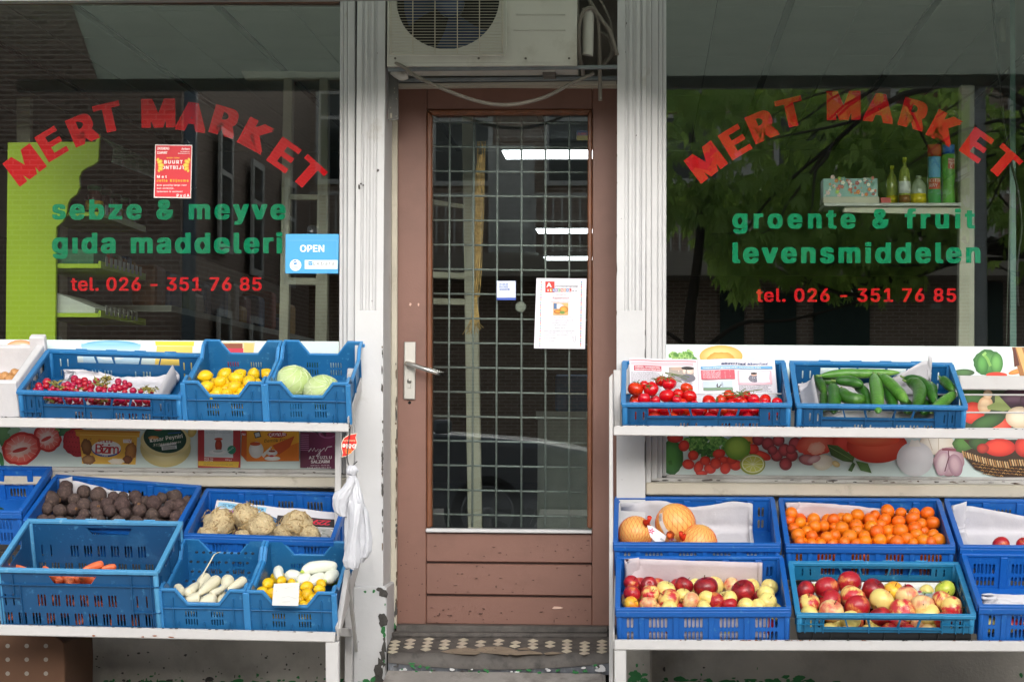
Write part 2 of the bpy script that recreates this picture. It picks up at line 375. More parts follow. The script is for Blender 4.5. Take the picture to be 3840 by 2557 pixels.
m.build('transom_panel', mat('transom_grey', '#7d766f', .8), shop)  # panel above the door in one even grey-brown tone
# window frames ---------------------------------------------------
def framebar(pts, Y0, Y1, mt=white, nm='window_frame', b_=.003): return bev(slab(pts, Y0, Y1).build(nm, mt, shop), b_)
framebar([(1277, -700), (1292, -700), (1285, 1800), (1270, 1800)], -.012, .05)
framebar([(1292, -700), (1306, -700), (1301, 1800), (1285, 1800)], -.035, .05)
framebar([(1306, -700), (1331, -700), (1331, 1812), (1301, 1812)], -.062, .05)
framebar([(2421, -700), (2442, -700), (2442, 1815), (2421, 1815)], -.066, .05)
framebar([(2442, -700), (2468, -700), (2465, 1805), (2442, 1805)], -.045, .05)
framebar([(2468, -700), (2484, -700), (2483, 1795), (2465, 1795)], -.025, .05)
framebar([(2484, -700), (2499, -700), (2498, 1785), (2483, 1785)], -.010, .05)
framebar([(-700, 1742), (1270, 1760), (1270, 1775), (-700, 1757)], -.030, .05, white2)
framebar([(-700, 1757), (1301, 1776), (1301, 1790), (-700, 1771)], -.048, .05, white2)
framebar([(-700, 1771), (1331, 1791), (1331, 1830), (-700, 1810)], -.085, .05, cream, 'window_sill', .005)
framebar([(2498, 1779), (4600, 1796), (4600, 1808), (2498, 1791)], -.022, .05, white2)
framebar([(2442, 1791), (4600, 1808), (4600, 1824), (2442, 1807)], -.046, .05, white2)
framebar([(2421, 1808), (4600, 1825), (4600, 1872), (2421, 1855)], -.085, .05, cream, 'window_sill', .005)
m = MB(); rd = random.Random(12)
chips(m, None, [(rd.uniform(0, 1290), 0, rd.uniform(8, 34), rd.uniform(3, 7), rd.choice([0, 1])) for _ in range(0)], 0)
sp = []
for _ in range(26): x = rd.uniform(20, 1290); sp.append((x, 1763+x*.0095+rd.uniform(-3, 5), rd.uniform(6, 36), rd.uniform(2, 6), rd.choice([0, 1])))
sp.append((1275, 1775, 34, 8, 0)); chips(m, None, sp, -.048, 8)
sp = []
for _ in range(26): x = rd.uniform(2470, 3840); sp.append((x, 1797+(x-2498)*.008+rd.uniform(-2, 6), rd.uniform(6, 40), rd.uniform(2, 7), rd.choice([0, 1])))
sp += [(2650, 1800, 60, 9, 0), (3120, 1802, 60, 10, 0), (2455, 1803, 46, 6, 0)]; chips(m, None, sp, -.046, 9)
m.build('paint_chips', [chipdark, chipwood], shop)['kind'] = 'stuff'
# rounded pipe-like mould beside right print (white wood worn)
# wall below windows
m = slab([(-900, 1810), (1322, 1830), (1322, 2900), (-900, 2900)], 0, .2); m.build('lower_wall', plaster, shop)
m = slab([(2443, 1855), (4700, 1872), (4700, 2900), (2443, 2900)], 0, .2); m.build('lower_wall', plaster, shop)
m = MB(); sp = []
rd = random.Random(4)
for _ in range(120):
    x = rd.uniform(200, 1320); d_ = abs(rd.gauss(0, 1)); w_ = rd.uniform(8, 46)*(.4 if d_ > 1 else 1); sp.append((x, 2560-d_*14+rd.uniform(0, 20), w_, rd.uniform(6, 26)*(.6 if d_ > 1 else 1), 3 if rd.random() < .85 else 0))
sp += [(360+rd.uniform(0, 960), rd.uniform(2435, 2530), rd.uniform(3, 14), rd.uniform(3, 9), 0) for _ in range(34)]
sp += [(1225, 2510, 22, 20, 0), (785, 2545, 40, 30, 0), (695, 2455, 18, 12, 0), (520, 2448, 16, 10, 0), (365, 2460, 10, 8, 0), (480, 2456, 9, 10, 0), (555, 2445, 12, 6, 0), (1075, 2490, 8, 12, 0)]
for _ in range(46):
    x = rd.choice([rd.gauss(2740, 60), rd.gauss(3010, 60), rd.uniform(2460, 3200)]); sp.append((x, 2562-abs(rd.gauss(0, 11)), rd.uniform(10, 60), rd.uniform(6, 26), 3))
sp += [(2490, 2508, 14, 22, 0), (2640, 2502, 10, 8, 0), (2628, 2125+420, 8, 6, 0), (3830, 2530, 16, 24, 3), (2630, 2128+400, 8, 12, 3), (2840, 2505, 4, 14, 3)]
chips(m, None, sp, 0, 10)
sp = [(2360+rd.uniform(0, 80), 2555-abs(rd.gauss(0, 14)), rd.uniform(10, 40), rd.uniform(10, 30), 3) for _ in range(16)]+[(2388, 2494, 12, 16, 3), (2412, 2491, 5, 5, 3), (2380, 2530, 60, 30, 3)]
chips(m, None, sp, YP-.03, 11)
m.build('green_paint_remnants', [chipdark, chipwood, white, green], shop)['kind'] = 'stuff'
# upper wall above the frame and head of windows
zt = 2.78
m = MB().box((L0-2, -.02, zt), (R0+2, .3, 3.35)); m.build('fascia', white2, shop)
m = MB().box((L0-2, 0, 3.35), (R0+2, .3, 6.5)); m.build('upper_wall', brick_a, shop)
framebar([(-700, -120), (1270, -100), (1270, 14), (-700, 6)], -.02, .05, mat('brown_wood_dark', '#5a3f30', .6, .2, 12))
# awning over the shop front (its dark underside shades the top and is mirrored in the glass)
AY = .95; ax = P(372, 200, AY).x; az = P(3000, 308, AY).z
aw = empty('awning', (ax+3, -.02, 2.75), 'dark canvas awning projecting over the shop windows', 'awning')
dk = mat('awning_canvas', '#5c6460', .9, .1, 6)
tl_ = dk.node_tree.nodes.new('ShaderNodeBsdfTranslucent'); tl_.inputs[0].default_value = (.5, .54, .5, 1); mx_ = dk.node_tree.nodes.new('ShaderNodeMixShader'); mx_.inputs[0].default_value = .85
dk.node_tree.links.new(dk.node_tree.nodes['Principled BSDF'].outputs[0], mx_.inputs[1]); dk.node_tree.links.new(tl_.outputs[0], mx_.inputs[2]); dk.node_tree.links.new(mx_.outputs[0], dk.node_tree.nodes['Material Output'].inputs[0])
MB().add([(ax, -.03, 3.1), (R0+2, -.03, 3.1), (R0+2, -AY, az+.01), (ax, -AY, az+.01), (ax, -.03, 3.11), (R0+2, -.03, 3.11), (R0+2, -AY, az+.03), (ax, -AY, az+.03)],
         [(0, 1, 2, 3), (7, 6, 5, 4), (0, 3, 7, 4), (1, 5, 6, 2), (3, 2, 6, 7)]).build('canvas', dk, aw)
MB().beam((ax-.35, -AY, az+.0), (R0+2, -AY, az+.0), .05, .05).build('front_bar', mat('bar_grey', '#6f7370', .5), aw)

for (xa_, xb_) in ((P(-600, 0, 0).x-5, P(-600, 0, 0).x), (P(4500, 0, 0).x, P(4500, 0, 0).x+5)):      # the house fronts on either side, outside the photograph
    MB().box((xa_, -.04, G0), (xb_, .3, zt)).build('side_wall', brick_a, shop)
# ---- step
step = empty('entrance_step', (P(1900, 2500, 0).x, -.1, G0), 'worn stone entrance step with black and cream diamond mosaic tiles below the brown door', 'step')
YS0 = DOOR_Y-.03; ys = -.16
def SP(x, y):     # worn sloping tread: px (cb crop) -> depth from threshold to nosing
    t = (y-165)/(340-165); Y = YS0+(ys-YS0)*t; X, Yp = cb(x, y); return P(X, Yp, Y)
m = slab([cb(200, 100), cb(2070, 118), cb(2070, 172), cb(200, 165)], DOOR_Y-.06, DOOR_Y+.1); bev(m.build('threshold', darkstone, step), .004)
m = slab([cb(160, 165), cb(2070, 178), cb(2070, 215), cb(160, 208)], DOOR_Y-.10, DOOR_Y+.1); bev(m.build('threshold', darkstone, step), .004)
# tread surface grid
m = MB(); nx, ny = 30, 8; vs = []
rd = random.Random(21)
for j in range(ny+1):
    for i in range(nx+1):
        x = 130+(2100-130)*i/nx; y = 200+(355-200)*j/ny
        vs.append(SP(x, y))
def nosY(x): u = (x-130)/1970; return 395+75*math.sin(math.pi*min(1, max(0, u*.92+.04)))**.8
base = (ny)*(nx+1)
for i in range(nx+1):
    x = 130+1970*i/nx; X, Yp = cb(x, nosY(x)); vs.append(P(X, Yp, ys-.035))
for i in range(nx+1):
    x = 130+1970*i/nx; X, Yp = cb(x, nosY(x)+22); vs.append(P(X, Yp, ys-.035))
for i in range(nx+1):
    x = 130+1970*i/nx; X, Yp = cb(x, 540); vs.append(P(X, Yp, ys-.02))
fs = [(j*(nx+1)+i, (j+1)*(nx+1)+i, (j+1)*(nx+1)+i+1, j*(nx+1)+i+1) for j in range(ny+1) for i in range(nx)]
m.add(vs[:(ny+3)*(nx+1)], [(j*(nx+1)+i, (j+1)*(nx+1)+i, (j+1)*(nx+1)+i+1, j*(nx+1)+i+1) for j in range(ny+2) for i in range(nx)], 0, True)
o = m.build('tread', darkstone, step)
m = MB(); a = len(vs)-3*(nx+1)
m.add([v+Vector((0, .006, 0)) for v in vs[-2*(nx+1):]], [(i, nx+1+i, nx+2+i, i+1) for i in range(nx)])
m.build('riser', mat('riser_stone', '#6c7078', .7, .2, 20, .5, 90, stretch=(1, 1, .2), c2='#a5a9ac', c2t=(.55, .7), c2s=24, c3='#c9c8c0', c3t=(.66, .7), c3s=18), step)
# diamonds: cream mosaic tiles, each its own part, sharing one mesh
tilem = mat('cream_tile', '#c2b6a2', .5, .12, 30, .2, 80, rnd=.12, c2='#8d7d66', c2t=(.55, .7), c2s=60)
cols_ = [(195, 250, 4), (330, 238, 3), (490, 228, 4), (637, 246, 3), (795, 234, 3), (950, 252, 2), (1110, 240, 2), (1258, 258, 3), (1410, 242, 3), (1562, 258, 4), (1712, 245, 4), (1868, 262, 4), (2020, 248, 4)]
sh = None
for (x, y, n) in cols_:
    for k in range(n):
        xx = x-k*9+(x > 1300)*k*8; yy = y+k*30
        if 680 < xx < 1620 and yy > 312 and not (1380 < xx < 1420): continue
        c_ = SP(xx, yy); L_ = SP(xx-46, yy)-c_; T_ = SP(xx, yy-15)-c_; nrm = T_.cross(L_).normalized()
        if sh is None:
            q = MB(); u = [(-.5, 0), (0, -.5), (.5, 0), (0, .5)]
            q.add([(a*2, b*2, .0) for a, b in u]+[(a*2, b*2, .0028) for a, b in u], [(4, 5, 6, 7), (0, 1, 5, 4), (1, 2, 6, 5), (2, 3, 7, 6), (3, 0, 4, 7)]); sh = q.mesh('tile', [tilem])
        o = bpy.data.objects.new('tile', sh); col.objects.link(o); o.parent = step
        lx = -L_; ly = T_; M = Matrix(((lx.x, ly.x, nrm.x, c_.x), (lx.y, ly.y, nrm.y, c_.y), (lx.z, ly.z, nrm.z, c_.z), (0, 0, 0, 1)))
        o.matrix_local = Matrix.Translation(-step.location)@M
m = MB()
for pts in ([(590, 338), (700, 315), (820, 300), (900, 318), (950, 352), (900, 365), (780, 362), (660, 352)], [(885, 322), (960, 296), (1120, 292), (1200, 305), (1280, 330), (1220, 352), (1190, 370), (1120, 362), (960, 348)],
            [(1200, 362), (1260, 335), (1380, 328), (1480, 345), (1500, 362), (1380, 362), (1260, 372)], [(1500, 352), (1580, 338), (1690, 352), (1600, 362), (1520, 364)], [(1270, 312), (1340, 302), (1400, 305), (1380, 322), (1290, 322)]):
    a = [SP(*p)+Vector((0, -.001, .002)) for p in pts]; m.add(a, [tuple(range(len(a)-1, -1, -1))])
m.build('mortar_patch', mat('cream_mortar', '#8a7a68', .8, .25, 20, .5, 60, c2='#6b5a4a', c2t=(.55, .65), c2s=40), step)
m = MB(); rd = random.Random(9); sp = []
for _ in range(60):
    u = rd.random(); x = 150+1900*u; d_ = min(u, 1-u)
    if rd.random() < d_*1.5: continue
    X, Y_ = cb(x, rd.uniform(nosY(x)+25, 515)); sp.append((X, Y_, rd.uniform(8, 28), rd.uniform(5, 16), rd.choice([3, 3, 2, 0])))
sp += [(*cb(2015, 480), 40, 36, 2), (*cb(1960, 455), 20, 10, 3), (*cb(1990, 500), 30, 14, 2), (*cb(1780, 518), 34, 10, 3), (*cb(1870, 505), 26, 14, 3), (*cb(260, 496), 40, 8, 2), (*cb(340, 440), 30, 10, 3), (*cb(1465, 520), 16, 10, 3)]
chips(m, None, sp, ys-.036, 3); m.build('paint_remnants', [chipdark, chipwood, white, green], step)['kind'] = 'stuff'
a = [P(*cb(130, 500), ys-.03), P(*cb(2010, 528), ys-.03), P(*cb(2050, 545), ys-.03), P(*cb(2050, 760), ys-.2), P(*cb(20, 760), ys-.2), P(*cb(80, 610), ys-.12)]
b_ = [Vector((v.x, v.y, G0-.1)) for v in a]
m = MB(); m.add(a+b_, [tuple(range(5, -1, -1))]+[(i, (i+1) % 6, 6+(i+1) % 6, 6+i) for i in range(6)])
m.build('lower_slab', concrete, step)

# ---- door
brown = mat('brown_door_paint', '#785448', .5, .07, 2.5, .12, 120, c2='#6a4a3e', c2t=(.5, .8), c2s=4, c3='#5c4038', c3t=(.74, .76), c3s=60)
bead = mat('varnished_beading', '#6a3c20', .45, .3, 18, .2, 40, stretch=(1, 1, .3))
door = empty('entrance_door', P(1890, 2342, DOOR_Y), 'brown wooden entrance door glazed over steel mesh, between the two pilasters', 'door')
D = DOOR_Y
def dpart(nm, pts, Y0, Y1, mt=brown, b_=.003): return bev(slab(pts, Y0, Y1).build(nm, mt, door), b_)
dpart('stile', [(1492, 325), (1600, 325), (1598, 2340), (1488, 2338)], D, D+.05)
dpart('stile', [(2222, 330), (2345, 331), (2345, 2347), (2220, 2345)], D, D+.05)
dpart('top_rail', [(1601, 325), (2221, 330), (2221, 411), (1601, 411)], D+.002, D+.05)
dpart('bead', [(1601, 412), (2221, 410), (2205, 430), (1621, 432)], D-.004, D+.05, bead, .004)
dpart('bead', [(1601, 414), (1620, 434), (1619, 1976), (1600, 1980)], D-.004, D+.05, bead, .004)
dpart('bead', [(2220, 412), (2220, 1982), (2202, 1978), (2204, 431)], D-.004, D+.05, bead, .004)
dpart('weather_bar', [(1596, 1981), (2219, 1988), (2219, 2000), (1596, 1995)], D-.018, D+.05, white, .003)
dpart('plank', [(1599, 1996), (2220, 2001), (2220, 2110), (1599, 2104)], D+.003, D+.045)
dpart('plank', [(1599, 2112), (2220, 2118), (2220, 2234), (1599, 2226)], D+.003, D+.045)
dpart('plank', [(1599, 2234), (2220, 2242), (2220, 2345), (1599, 2337)], D+.003, D+.045)
dpart('backing', [(1600, 1990), (2219, 1995), (2219, 2343), (1600, 2335)], D+.015, D+.04, mat('door_groove', '#3a2620', .8))
m = MB(); rd = random.Random(31)
sp = [(1538, 1142, 10, 14, 0), (1569, 1143, 9, 13, 0), (2087, 2278, 50, 14, 0)]
chips(m, None, sp, D, 15)
sp = []
for _ in range(75): sp.append((rd.uniform(1610, 2210), rd.choice([rd.uniform(2270, 2335), rd.uniform(2120, 2220), rd.uniform(2010, 2100)]), rd.uniform(2, 16), rd.uniform(1.5, 5), 1))
sp += [(rd.uniform(1500, 1590), rd.uniform(2000, 2330), rd.uniform(2, 10), rd.uniform(2, 7), 1) for _ in range(14)]+[(1860, 2200, 6, 12, 1), (1648, 2302, 5, 14, 1), (1803, 2300, 18, 6, 1), (2078, 2328, 5, 20, 1)]
chips(m, None, sp, D+.001, 16); m.build('scuffs', [mat('chip_pale', '#c9a898', .7), mat('scuff', '#4c332b', .8)], door)['kind'] = 'stuff'
m = slab([(1621, 432), (2203, 431), (2202, 1977), (1620, 1975)], D+.02, D+.025); m.build('glass_pane', GLASS, door)
wirem = mat('galvanised_wire', '#8b8f8d', .45, .15, 60, metal=.2, bump=.4, bs=400)
for i, x in enumerate([1687, 1777, 1866, 1956, 2046, 2135]):
    MB().tube([P(x+4*0, 432, D+.045), P(x-1-(i < 3)*5, 1976, D+.045)], .0042, 6).build('wire', wirem, door)
for j in range(17):
    y = 459+j*91.7
    MB().tube([P(1615, y, D+.052), P(2210, y+4+j*.5, D+.052)], .0042, 6).build('wire', wirem, door)
# handle
steel = mat('satin_steel', '#b4b2ac', .35, .05, 20, metal=.85)
h = MB(); slab([c5(197, 38), c5(251, 38), c5(248, 299), c5(195, 297)], D-.012, D, h); hp = bev(h.build('handle_plate', steel, door), .004, 2)
hm = MB(); a = P(*c5(217, 137), D-.012); q = P(*c5(222, 137), D-.055); e = P(*c5(345, 178), D-.085)
hm.tube([a, a+Vector((0, -.03, 0)), q+Vector((0, 0, 0)), q.lerp(e, .15), q.lerp(e, .5), e, e+Vector((.006, .02, -.001))], [.011, .011, .0105, .010, .0095, .009, .008], 14)
hm.build('lever', mat('bright_steel', '#d0cfca', .22, .05, 20, metal=.95), hp)
m = MB(); c_ = P(*c5(222, 215), D-.015); m.lathe([(.0, .006), (.0085, .006), (.0085, 0)], 14, 0, Matrix.Translation(c_)@Matrix.Rotation(math.pi/2, 4, 'X'))
m.box((c_.x-.0045, c_.y-.004, c_.z-.026), (c_.x+.0045, c_.y+.003, c_.z)); m.build('keyhole', steel, hp)
m = MB(); c_ = P(*c5(223, 311), D-.001); m.lathe([(0, .001), (.006, .001), (.006, -.004)], 12, 0, Matrix.Translation(c_)@Matrix.Rotation(math.pi/2, 4, 'X')); m.build('screw_hole', mat('black_hole', '#080707', .9), door)

# ---- window glass
g = slab([(-600, -140), (1285, -120), (1280, 1772), (-600, 1752)], 0, .006).build('window_pane', GLASS, shop)
g['label'] = 'large display window pane left of the door'
g = slab([(2490, -120), (4500, -120), (4500, 1800), (2490, 1788)], 0, .006).build('window_pane', GLASS, shop)
g['label'] = 'large display window pane right of the door, mirroring a leafy tree'

# ---- air conditioner
ac = empty('air_conditioner', P(1800, 234, -.12), 'weathered white air conditioner unit on bars above the brown door', 'air conditioner')
YA = -.16; acw = mat('ac_casing', '#c4c2b9', .5, .06, 5, .1, 60, c2='#9a9484', c2t=(.55, .8), c2s=4)
CX, CY, CR = 1678, -9, 198
n = 48; A = P(1455, -260, YA); B = P(1898, 209, YA); cc = P(CX, CY, YA); rr = CR/F*(YA-C.y)
# front panel with a round opening
x0, x1, z0, z1 = A.x, P(2164, 0, YA).x, P(1800, 236, YA).z, A.z
m = MB(); xs = B.x; ring = []; outer = []
for i in range(n):
    t = 2*math.pi*i/n; dx, dz = math.cos(t), math.sin(t); ring.append(Vector((cc.x+dx*rr, YA, cc.z+dz*rr)))
    k = min([abs(v) for v in ((xs-cc.x)/dx if dx > 1e-6 else 9, (x0-cc.x)/dx if dx < -1e-6 else 9, (z1-cc.z)/dz if dz > 1e-6 else 9, (z0-cc.z)/dz if dz < -1e-6 else 9)])
    outer.append(Vector((cc.x+dx*k, YA, cc.z+dz*k)))
back = [v+Vector((0, .03, 0)) for v in ring]
m.add(ring+outer+back, [(i, (i+1) % n, n+(i+1) % n, n+i) for i in range(n)]+[(i, 2*n+i, 2*n+(i+1) % n, (i+1) % n) for i in range(n)])
for cx_, cz_ in ((xs, z0), (x0, z0), (xs, z1), (x0, z1)):
    near = sorted(range(n), key=lambda i: (outer[i]-Vector((cx_, YA, cz_))).length)[:2]
    m.add([Vector((cx_, YA, cz_)), outer[near[0]], outer[near[1]]], [(0, 1, 2)])
m.box((xs, YA, z0), (x1, YA+.3, z1)); m.box((x0, YA, z0-.012), (x1, YA+.3, z0-.0005)); m.box((x0, YA+.001, z0), (x0+.004, YA+.3, z1)); m.box((x0, YA+.001, z1), (x1, YA+.3, z1+.01)); m.box((x0+.005, YA+.26, z0), (xs-.001, YA+.3, z1))
m.build('casing', acw, ac)
m = MB()
for y in (-50, 0, 57, 115): a, b = P(1925+(y < 60)*10, y, YA-.002), P(2120, y, YA-.002); m.tube([a, b], .0015, 4)
m.build('pressed_rib', acw, ac)
gr = MB(); gy = YA-.022; wm = mat('grille_wire', '#bcb6a6', .5, .1, 20)
for i in range(24):
    y = 206-i*10.7; gr.tube([P(1459, y, gy), P(1888, y, gy)], .0011, 5)
for x in (1466, 1548, 1631, 1715, 1798, 1883): gr.tube([P(x, -100, gy-.002), P(x, 203, gy-.002)], .0019, 5)
gr.build('grille', wm, ac)
m = MB(); gf = [(1458, -60), (1458, 209), (1890, 207), (1897, 199), (1897, -60)]
m.tube([P(x, y, gy+.004) for x, y in gf], .004, 6); m.build('grille_frame', acw, ac)
fan = MB(); fc = Vector((cc.x, YA+.12, cc.z)); fan.lathe([(0, -.03), (.05, -.03), (.055, .03), (0, .03)], 20, 0, Matrix.Translation(fc)@Matrix.Rotation(math.pi/2, 4, 'X'))
for k in range(3):
    t0 = math.radians(k*120-70); vs = []
    for i in range(7):
        for j in range(5):
            t = t0+math.radians(-36+j*18)*(.6+.4*i/6); r_ = .045+(rr-.06)*i/6; vs.append(fc+Vector((math.cos(t)*r_, -.04+.02*j, math.sin(t)*r_)))
    fan.add(vs, [(i*5+j, i*5+j+1, (i+1)*5+j+1, (i+1)*5+j) for i in range(6) for j in range(4)], 0, True)
fan.build('fan', mat('fan_blue', '#2a3f63', .4), ac)
m = MB().box((x0+.01, YA+.22, z0+.01), (xs-.01, YA+.24, z1)); m.build('condenser_fins', mat('fins_dark', '#15181c', .6, .2, 200), ac)
scr = MB()
for x in (1482, 1795, 1971, 2134): scr.lathe([(0, .002), (.004, .0015), (.0045, 0)], 10, 0, Matrix.Translation(P(x, 220, YA))@Matrix.Rotation(math.pi/2, 4, 'X'))
scr.build('screw', mat('dull_screw', '#5e5a52', .6), ac)
for x in (1530, 1795, 2052): bev(slab([(x-24, 238), (x+24, 237), (x+24, 246), (x-24, 247)], YA+.01, YA+.06).build('foot', acw, ac), .002)
# support bars and bracket
bm_ = mat('galvanised_bar', '#7d8486', .5, .15, 14, .2, 60, metal=.3)
br = empty('support_bracket', P(1800, 260, -.05), 'grey steel cross bars carrying the air conditioner between the pilasters', 'bracket')
m = slab([ca(60, 655), ca(2290, 632), ca(2290, 664), ca(60, 690)], -.14, -.115); bev(m.build('bar', bm_, br), .002)
m = slab([ca(60, 760), ca(2290, 738), ca(2290, 772), ca(60, 794)], .06, .09); bev(m.build('bar', bm_, br), .002)
m = slab([(1456, 268), (1474, 268), (1493, 300), (1494, 450), (1456, 452)], -.05, -.04); o = m.build('bracket_plate', mat('dark_bracket', '#5b5a57', .5, .2, 30, metal=.3), br)
m = MB()
for (x, y, w_, h_) in ((1463, 425, 7, 18), (1478, 345, 3, 4), (1478, 330, 3, 4), (1484, 435, 3, 3), (1463, 402, 3, 5), (1485, 370, 3, 3)): slab(rect(x, y, x+w_, y+h_), -.0525, -.051, m)
m.build('slot', mat('pale_slot', '#a39a8c', .8), br)
m = slab([ca(150, 815), ca(160, 850), ca(2280, 822), ca(2280, 788)], .09, .14); m.build('lintel_strip', cream, br)
m = slab(rect(*ca(1565, 688), *ca(1690, 742)), -.02, .05); bev(m.build('rubber_mount', mat('mount', '#6b655e', .7), br), .003)
# hoses
hose = mat('grey_conduit', '#756e65', .6, .15, 12, .2, 60)
def smooth(pts, n=8):
    pts = [Vector(p) for p in pts]; out = []
    for i in range(len(pts)-1):
        p0 = pts[max(i-1, 0)]; p1 = pts[i]; p2 = pts[i+1]; p3 = pts[min(i+2, len(pts)-1)]
        for k in range(n):
            t = k/n; out.append(.5*((2*p1)+(-p0+p2)*t+(2*p0-5*p1+4*p2-p3)*t*t+(-p0+3*p1-3*p2+p3)*t**3))
    return out+[pts[-1]]
def hosep(nm, pts, Ys, r, lb_, mt=hose, f=ca):
    if not hasattr(Ys, '__len__'): Ys = [Ys]*len(pts)
    o = MB().tube(smooth([P(*f(*p), y) for p, y in zip(pts, Ys)]), r, 10).build(nm, mt); return tag(o, lb_, 'hose' if nm != 'cable' else 'cable')
hosep('hose', [(120, 610), (210, 650), (330, 740), (560, 850), (850, 960), (1100, 1015), (1330, 1010), (1600, 940), (1850, 810), (2060, 715)], [-.15, -.17, -.17, -.16, -.15, -.14, -.14, -.14, -.13, -.1],   .0068, 'long grey drain hose sagging in a curve below the air conditioner')
hosep('hose', [(1960, 740), (1945, 640), (1925, 560), (1915, 380), (1925, 220), (1965, 110), (2040, 80), (2090, 140), (2110, 260), (2120, 640), (2125, 980)], [-.02, -.06, -.10, -.13, -.13, -.13, -.12, -.1, -.08, -.06, -.05], .0075, 'grey hose looping up beside the air conditioner and hanging down straight')
hosep('hose', [(2015, 0), (2080, 110), (2150, 210), (2215, 300), (2255, 420), (2290, 540)], -.1, .0075, 'pale hose coming down steeply from the top beside the air conditioner')
hosep('hose', [(2110, 310), (2180, 350), (2235, 430), (2240, 520), (2180, 600), (2150, 640)], -.03, .008, 'short grey hose curling at the back beside the right pilaster')
hosep('cable', [(2120, 0), (2180, 110), (2225, 220), (2245, 360), (2270, 480)], -.06, .005, 'thin grey cable running down beside the hoses right of the air conditioner')
m = MB(); pts = [P(*ca(*p), -.09) for p in ((2005, 80), (2010, 150), (2005, 480), (2000, 540))]
m.tube(smooth(pts), [.022]*10+[.021]*14+[.018], 12); o = m.build('pipe_cover', acw); tag(o, 'rounded cream plastic pipe cover at the right side of the air conditioner', 'pipe cover')
o = MB().tube(smooth([P(*ca(*p), -.06) for p in ((110, 690), (150, 720), (200, 745), (250, 730))]), .016, 10).build('pipe_end', acw); tag(o, 'short cream pipe end under the left corner of the air conditioner', 'pipe')

# ================================================================== INTERIOR
XI0, XI1 = -6.2, 3.4; ZC = 2.87
intw = mat('interior_wall_paint', '#45433f', .9, .05)
floor = MB().box((XI0, .2, .25), (XI1, 17.5, .34)).build('interior_floor', mat('shop_floor', '#2e2b29', .6, .1, 3)); tag(floor, kind='structure')
for nm, a, b in (('interior_wall', (XI0-.1, .2, .3), (XI0, 17.5, ZC)), ('interior_wall', (XI1, .2, .3), (XI1+.1, 17.5, ZC)), ('interior_wall', (XI0, 17.5, .3), (XI1, 17.6, ZC))):
    tag(MB().box(a, b).build(nm, intw), kind='structure')
ceil = empty('ceiling', (0, .3, ZC), kind='structure')
tm = mat('ceiling_tile', '#bcc2ba', .9, .06, 3); tl = MB().box((-.2975, -.2975, 0), (.2975, .2975, .015)).mesh('ceiling_tile', [tm])
xt = P(2750, 0, P(2750, 0, 0).y).x
cnt = 0
for j in range(9):
    for i in range(-10, 6):
        x = -.02+.6*i-.3+.33; y = .35+.6*j
        if x < XI0+.3 or x > XI1-.3: continue
        o = bpy.data.objects.new('ceiling_tile', tl); col.objects.link(o); o.parent = ceil; o.location = (x, y, .004+.001*random.random())
MB().box((XI0, .05, ZC+.02), (XI1, 17.5, ZC+.08)).build('ceiling_void', mat('ceil_void', '#5d6058', .9), ceil)
m = MB(); 
for i in range(-11, 7):
    x = -.02+.6*i+.03; m.box((x-.016, .05, ZC-.006), (x+.016, 5.6, ZC+.003))
m.build('ceiling_runner', mat('runner', '#4b504c', .8), ceil)
MB().box((XI0, 5.6, ZC-.004), (XI1, 17.5, ZC+.0)).build('ceiling_panel', tm, ceil)
# fluorescent panels
lampm = emit('tube_light', '#f4f8ff', 6)
for i, (xp, yp, wd) in enumerate(((1892, 579, .76), (2015, 866, .7), (2043, 969, .8))):
    Yl = 7762*(ZC-.06-C.z)/(1560-yp)-7.75
    a = P(xp, yp, Yl); t = empty('ceiling_light', (a.x+wd/2, Yl, ZC-.05), ['nearest', 'middle', 'farthest'][i]+' of three lit fluorescent ceiling lights seen through the door glass', 'ceiling light', 'ceiling lights in the shop')
    MB().box((a.x, Yl-.18, ZC-.06), (a.x+wd, Yl+.18, ZC-.05)).build('diffuser', lampm, t)
    MB().box((a.x-.01, Yl-.2, ZC-.0505), (a.x+wd+.01, Yl+.2, ZC-.005)).build('housing', mat('housing', '#cfd2cf', .5), t)
# ---- left window: lime shelving
lime = mat('lime_panel', '#b2cc1e', .45, .04, 3, spec=.4); lime2 = mat('lime_rail', '#a9c322', .4, .05)
YG = .9
gon = empty('shelving_unit', P(200, 1275, YG), 'lime green shop shelving with wavy end panel behind the left window', 'shelving')
out = [(55, 68), (700, 62), (712, 22), (735, 2), (722, 205), (690, 232), (640, 252), (600, 280), (582, 320), (586, 400), (560, 450), (520, 480), (498, 520), (490, 590), (460, 650), (414, 690), (405, 1600), (40, 1600)]
bev(slab([cg(*p) for p in out], YG, YG+.025).build('end_panel', lime, gon), .002)
def gshelf(y0, y1, x0=400, x1=722, dep=.8, rise=18, side=True):
    a = P(*cg(x0, y0), YG+.03); b = P(*cg(x1, y0), YG+.03); z0 = P(*cg(x0, y1), YG+.03).z
    MB().box((a.x-.1, YG+.03, z0), (b.x, YG+.03+dep, a.z-.001)).build('shelf', lime, gon)
    m = MB(); zt_ = P(*cg(x0, y0-rise), YG+.03).z; m.box((b.x+.001, YG+.028, z0), (b.x+.012, YG+.03+dep, zt_)); m.build('price_rail', lime2, gon)
    return a, b
for y0, y1 in ((577, 608), (957, 990), (1318, 1350)): gshelf(y0, y1)
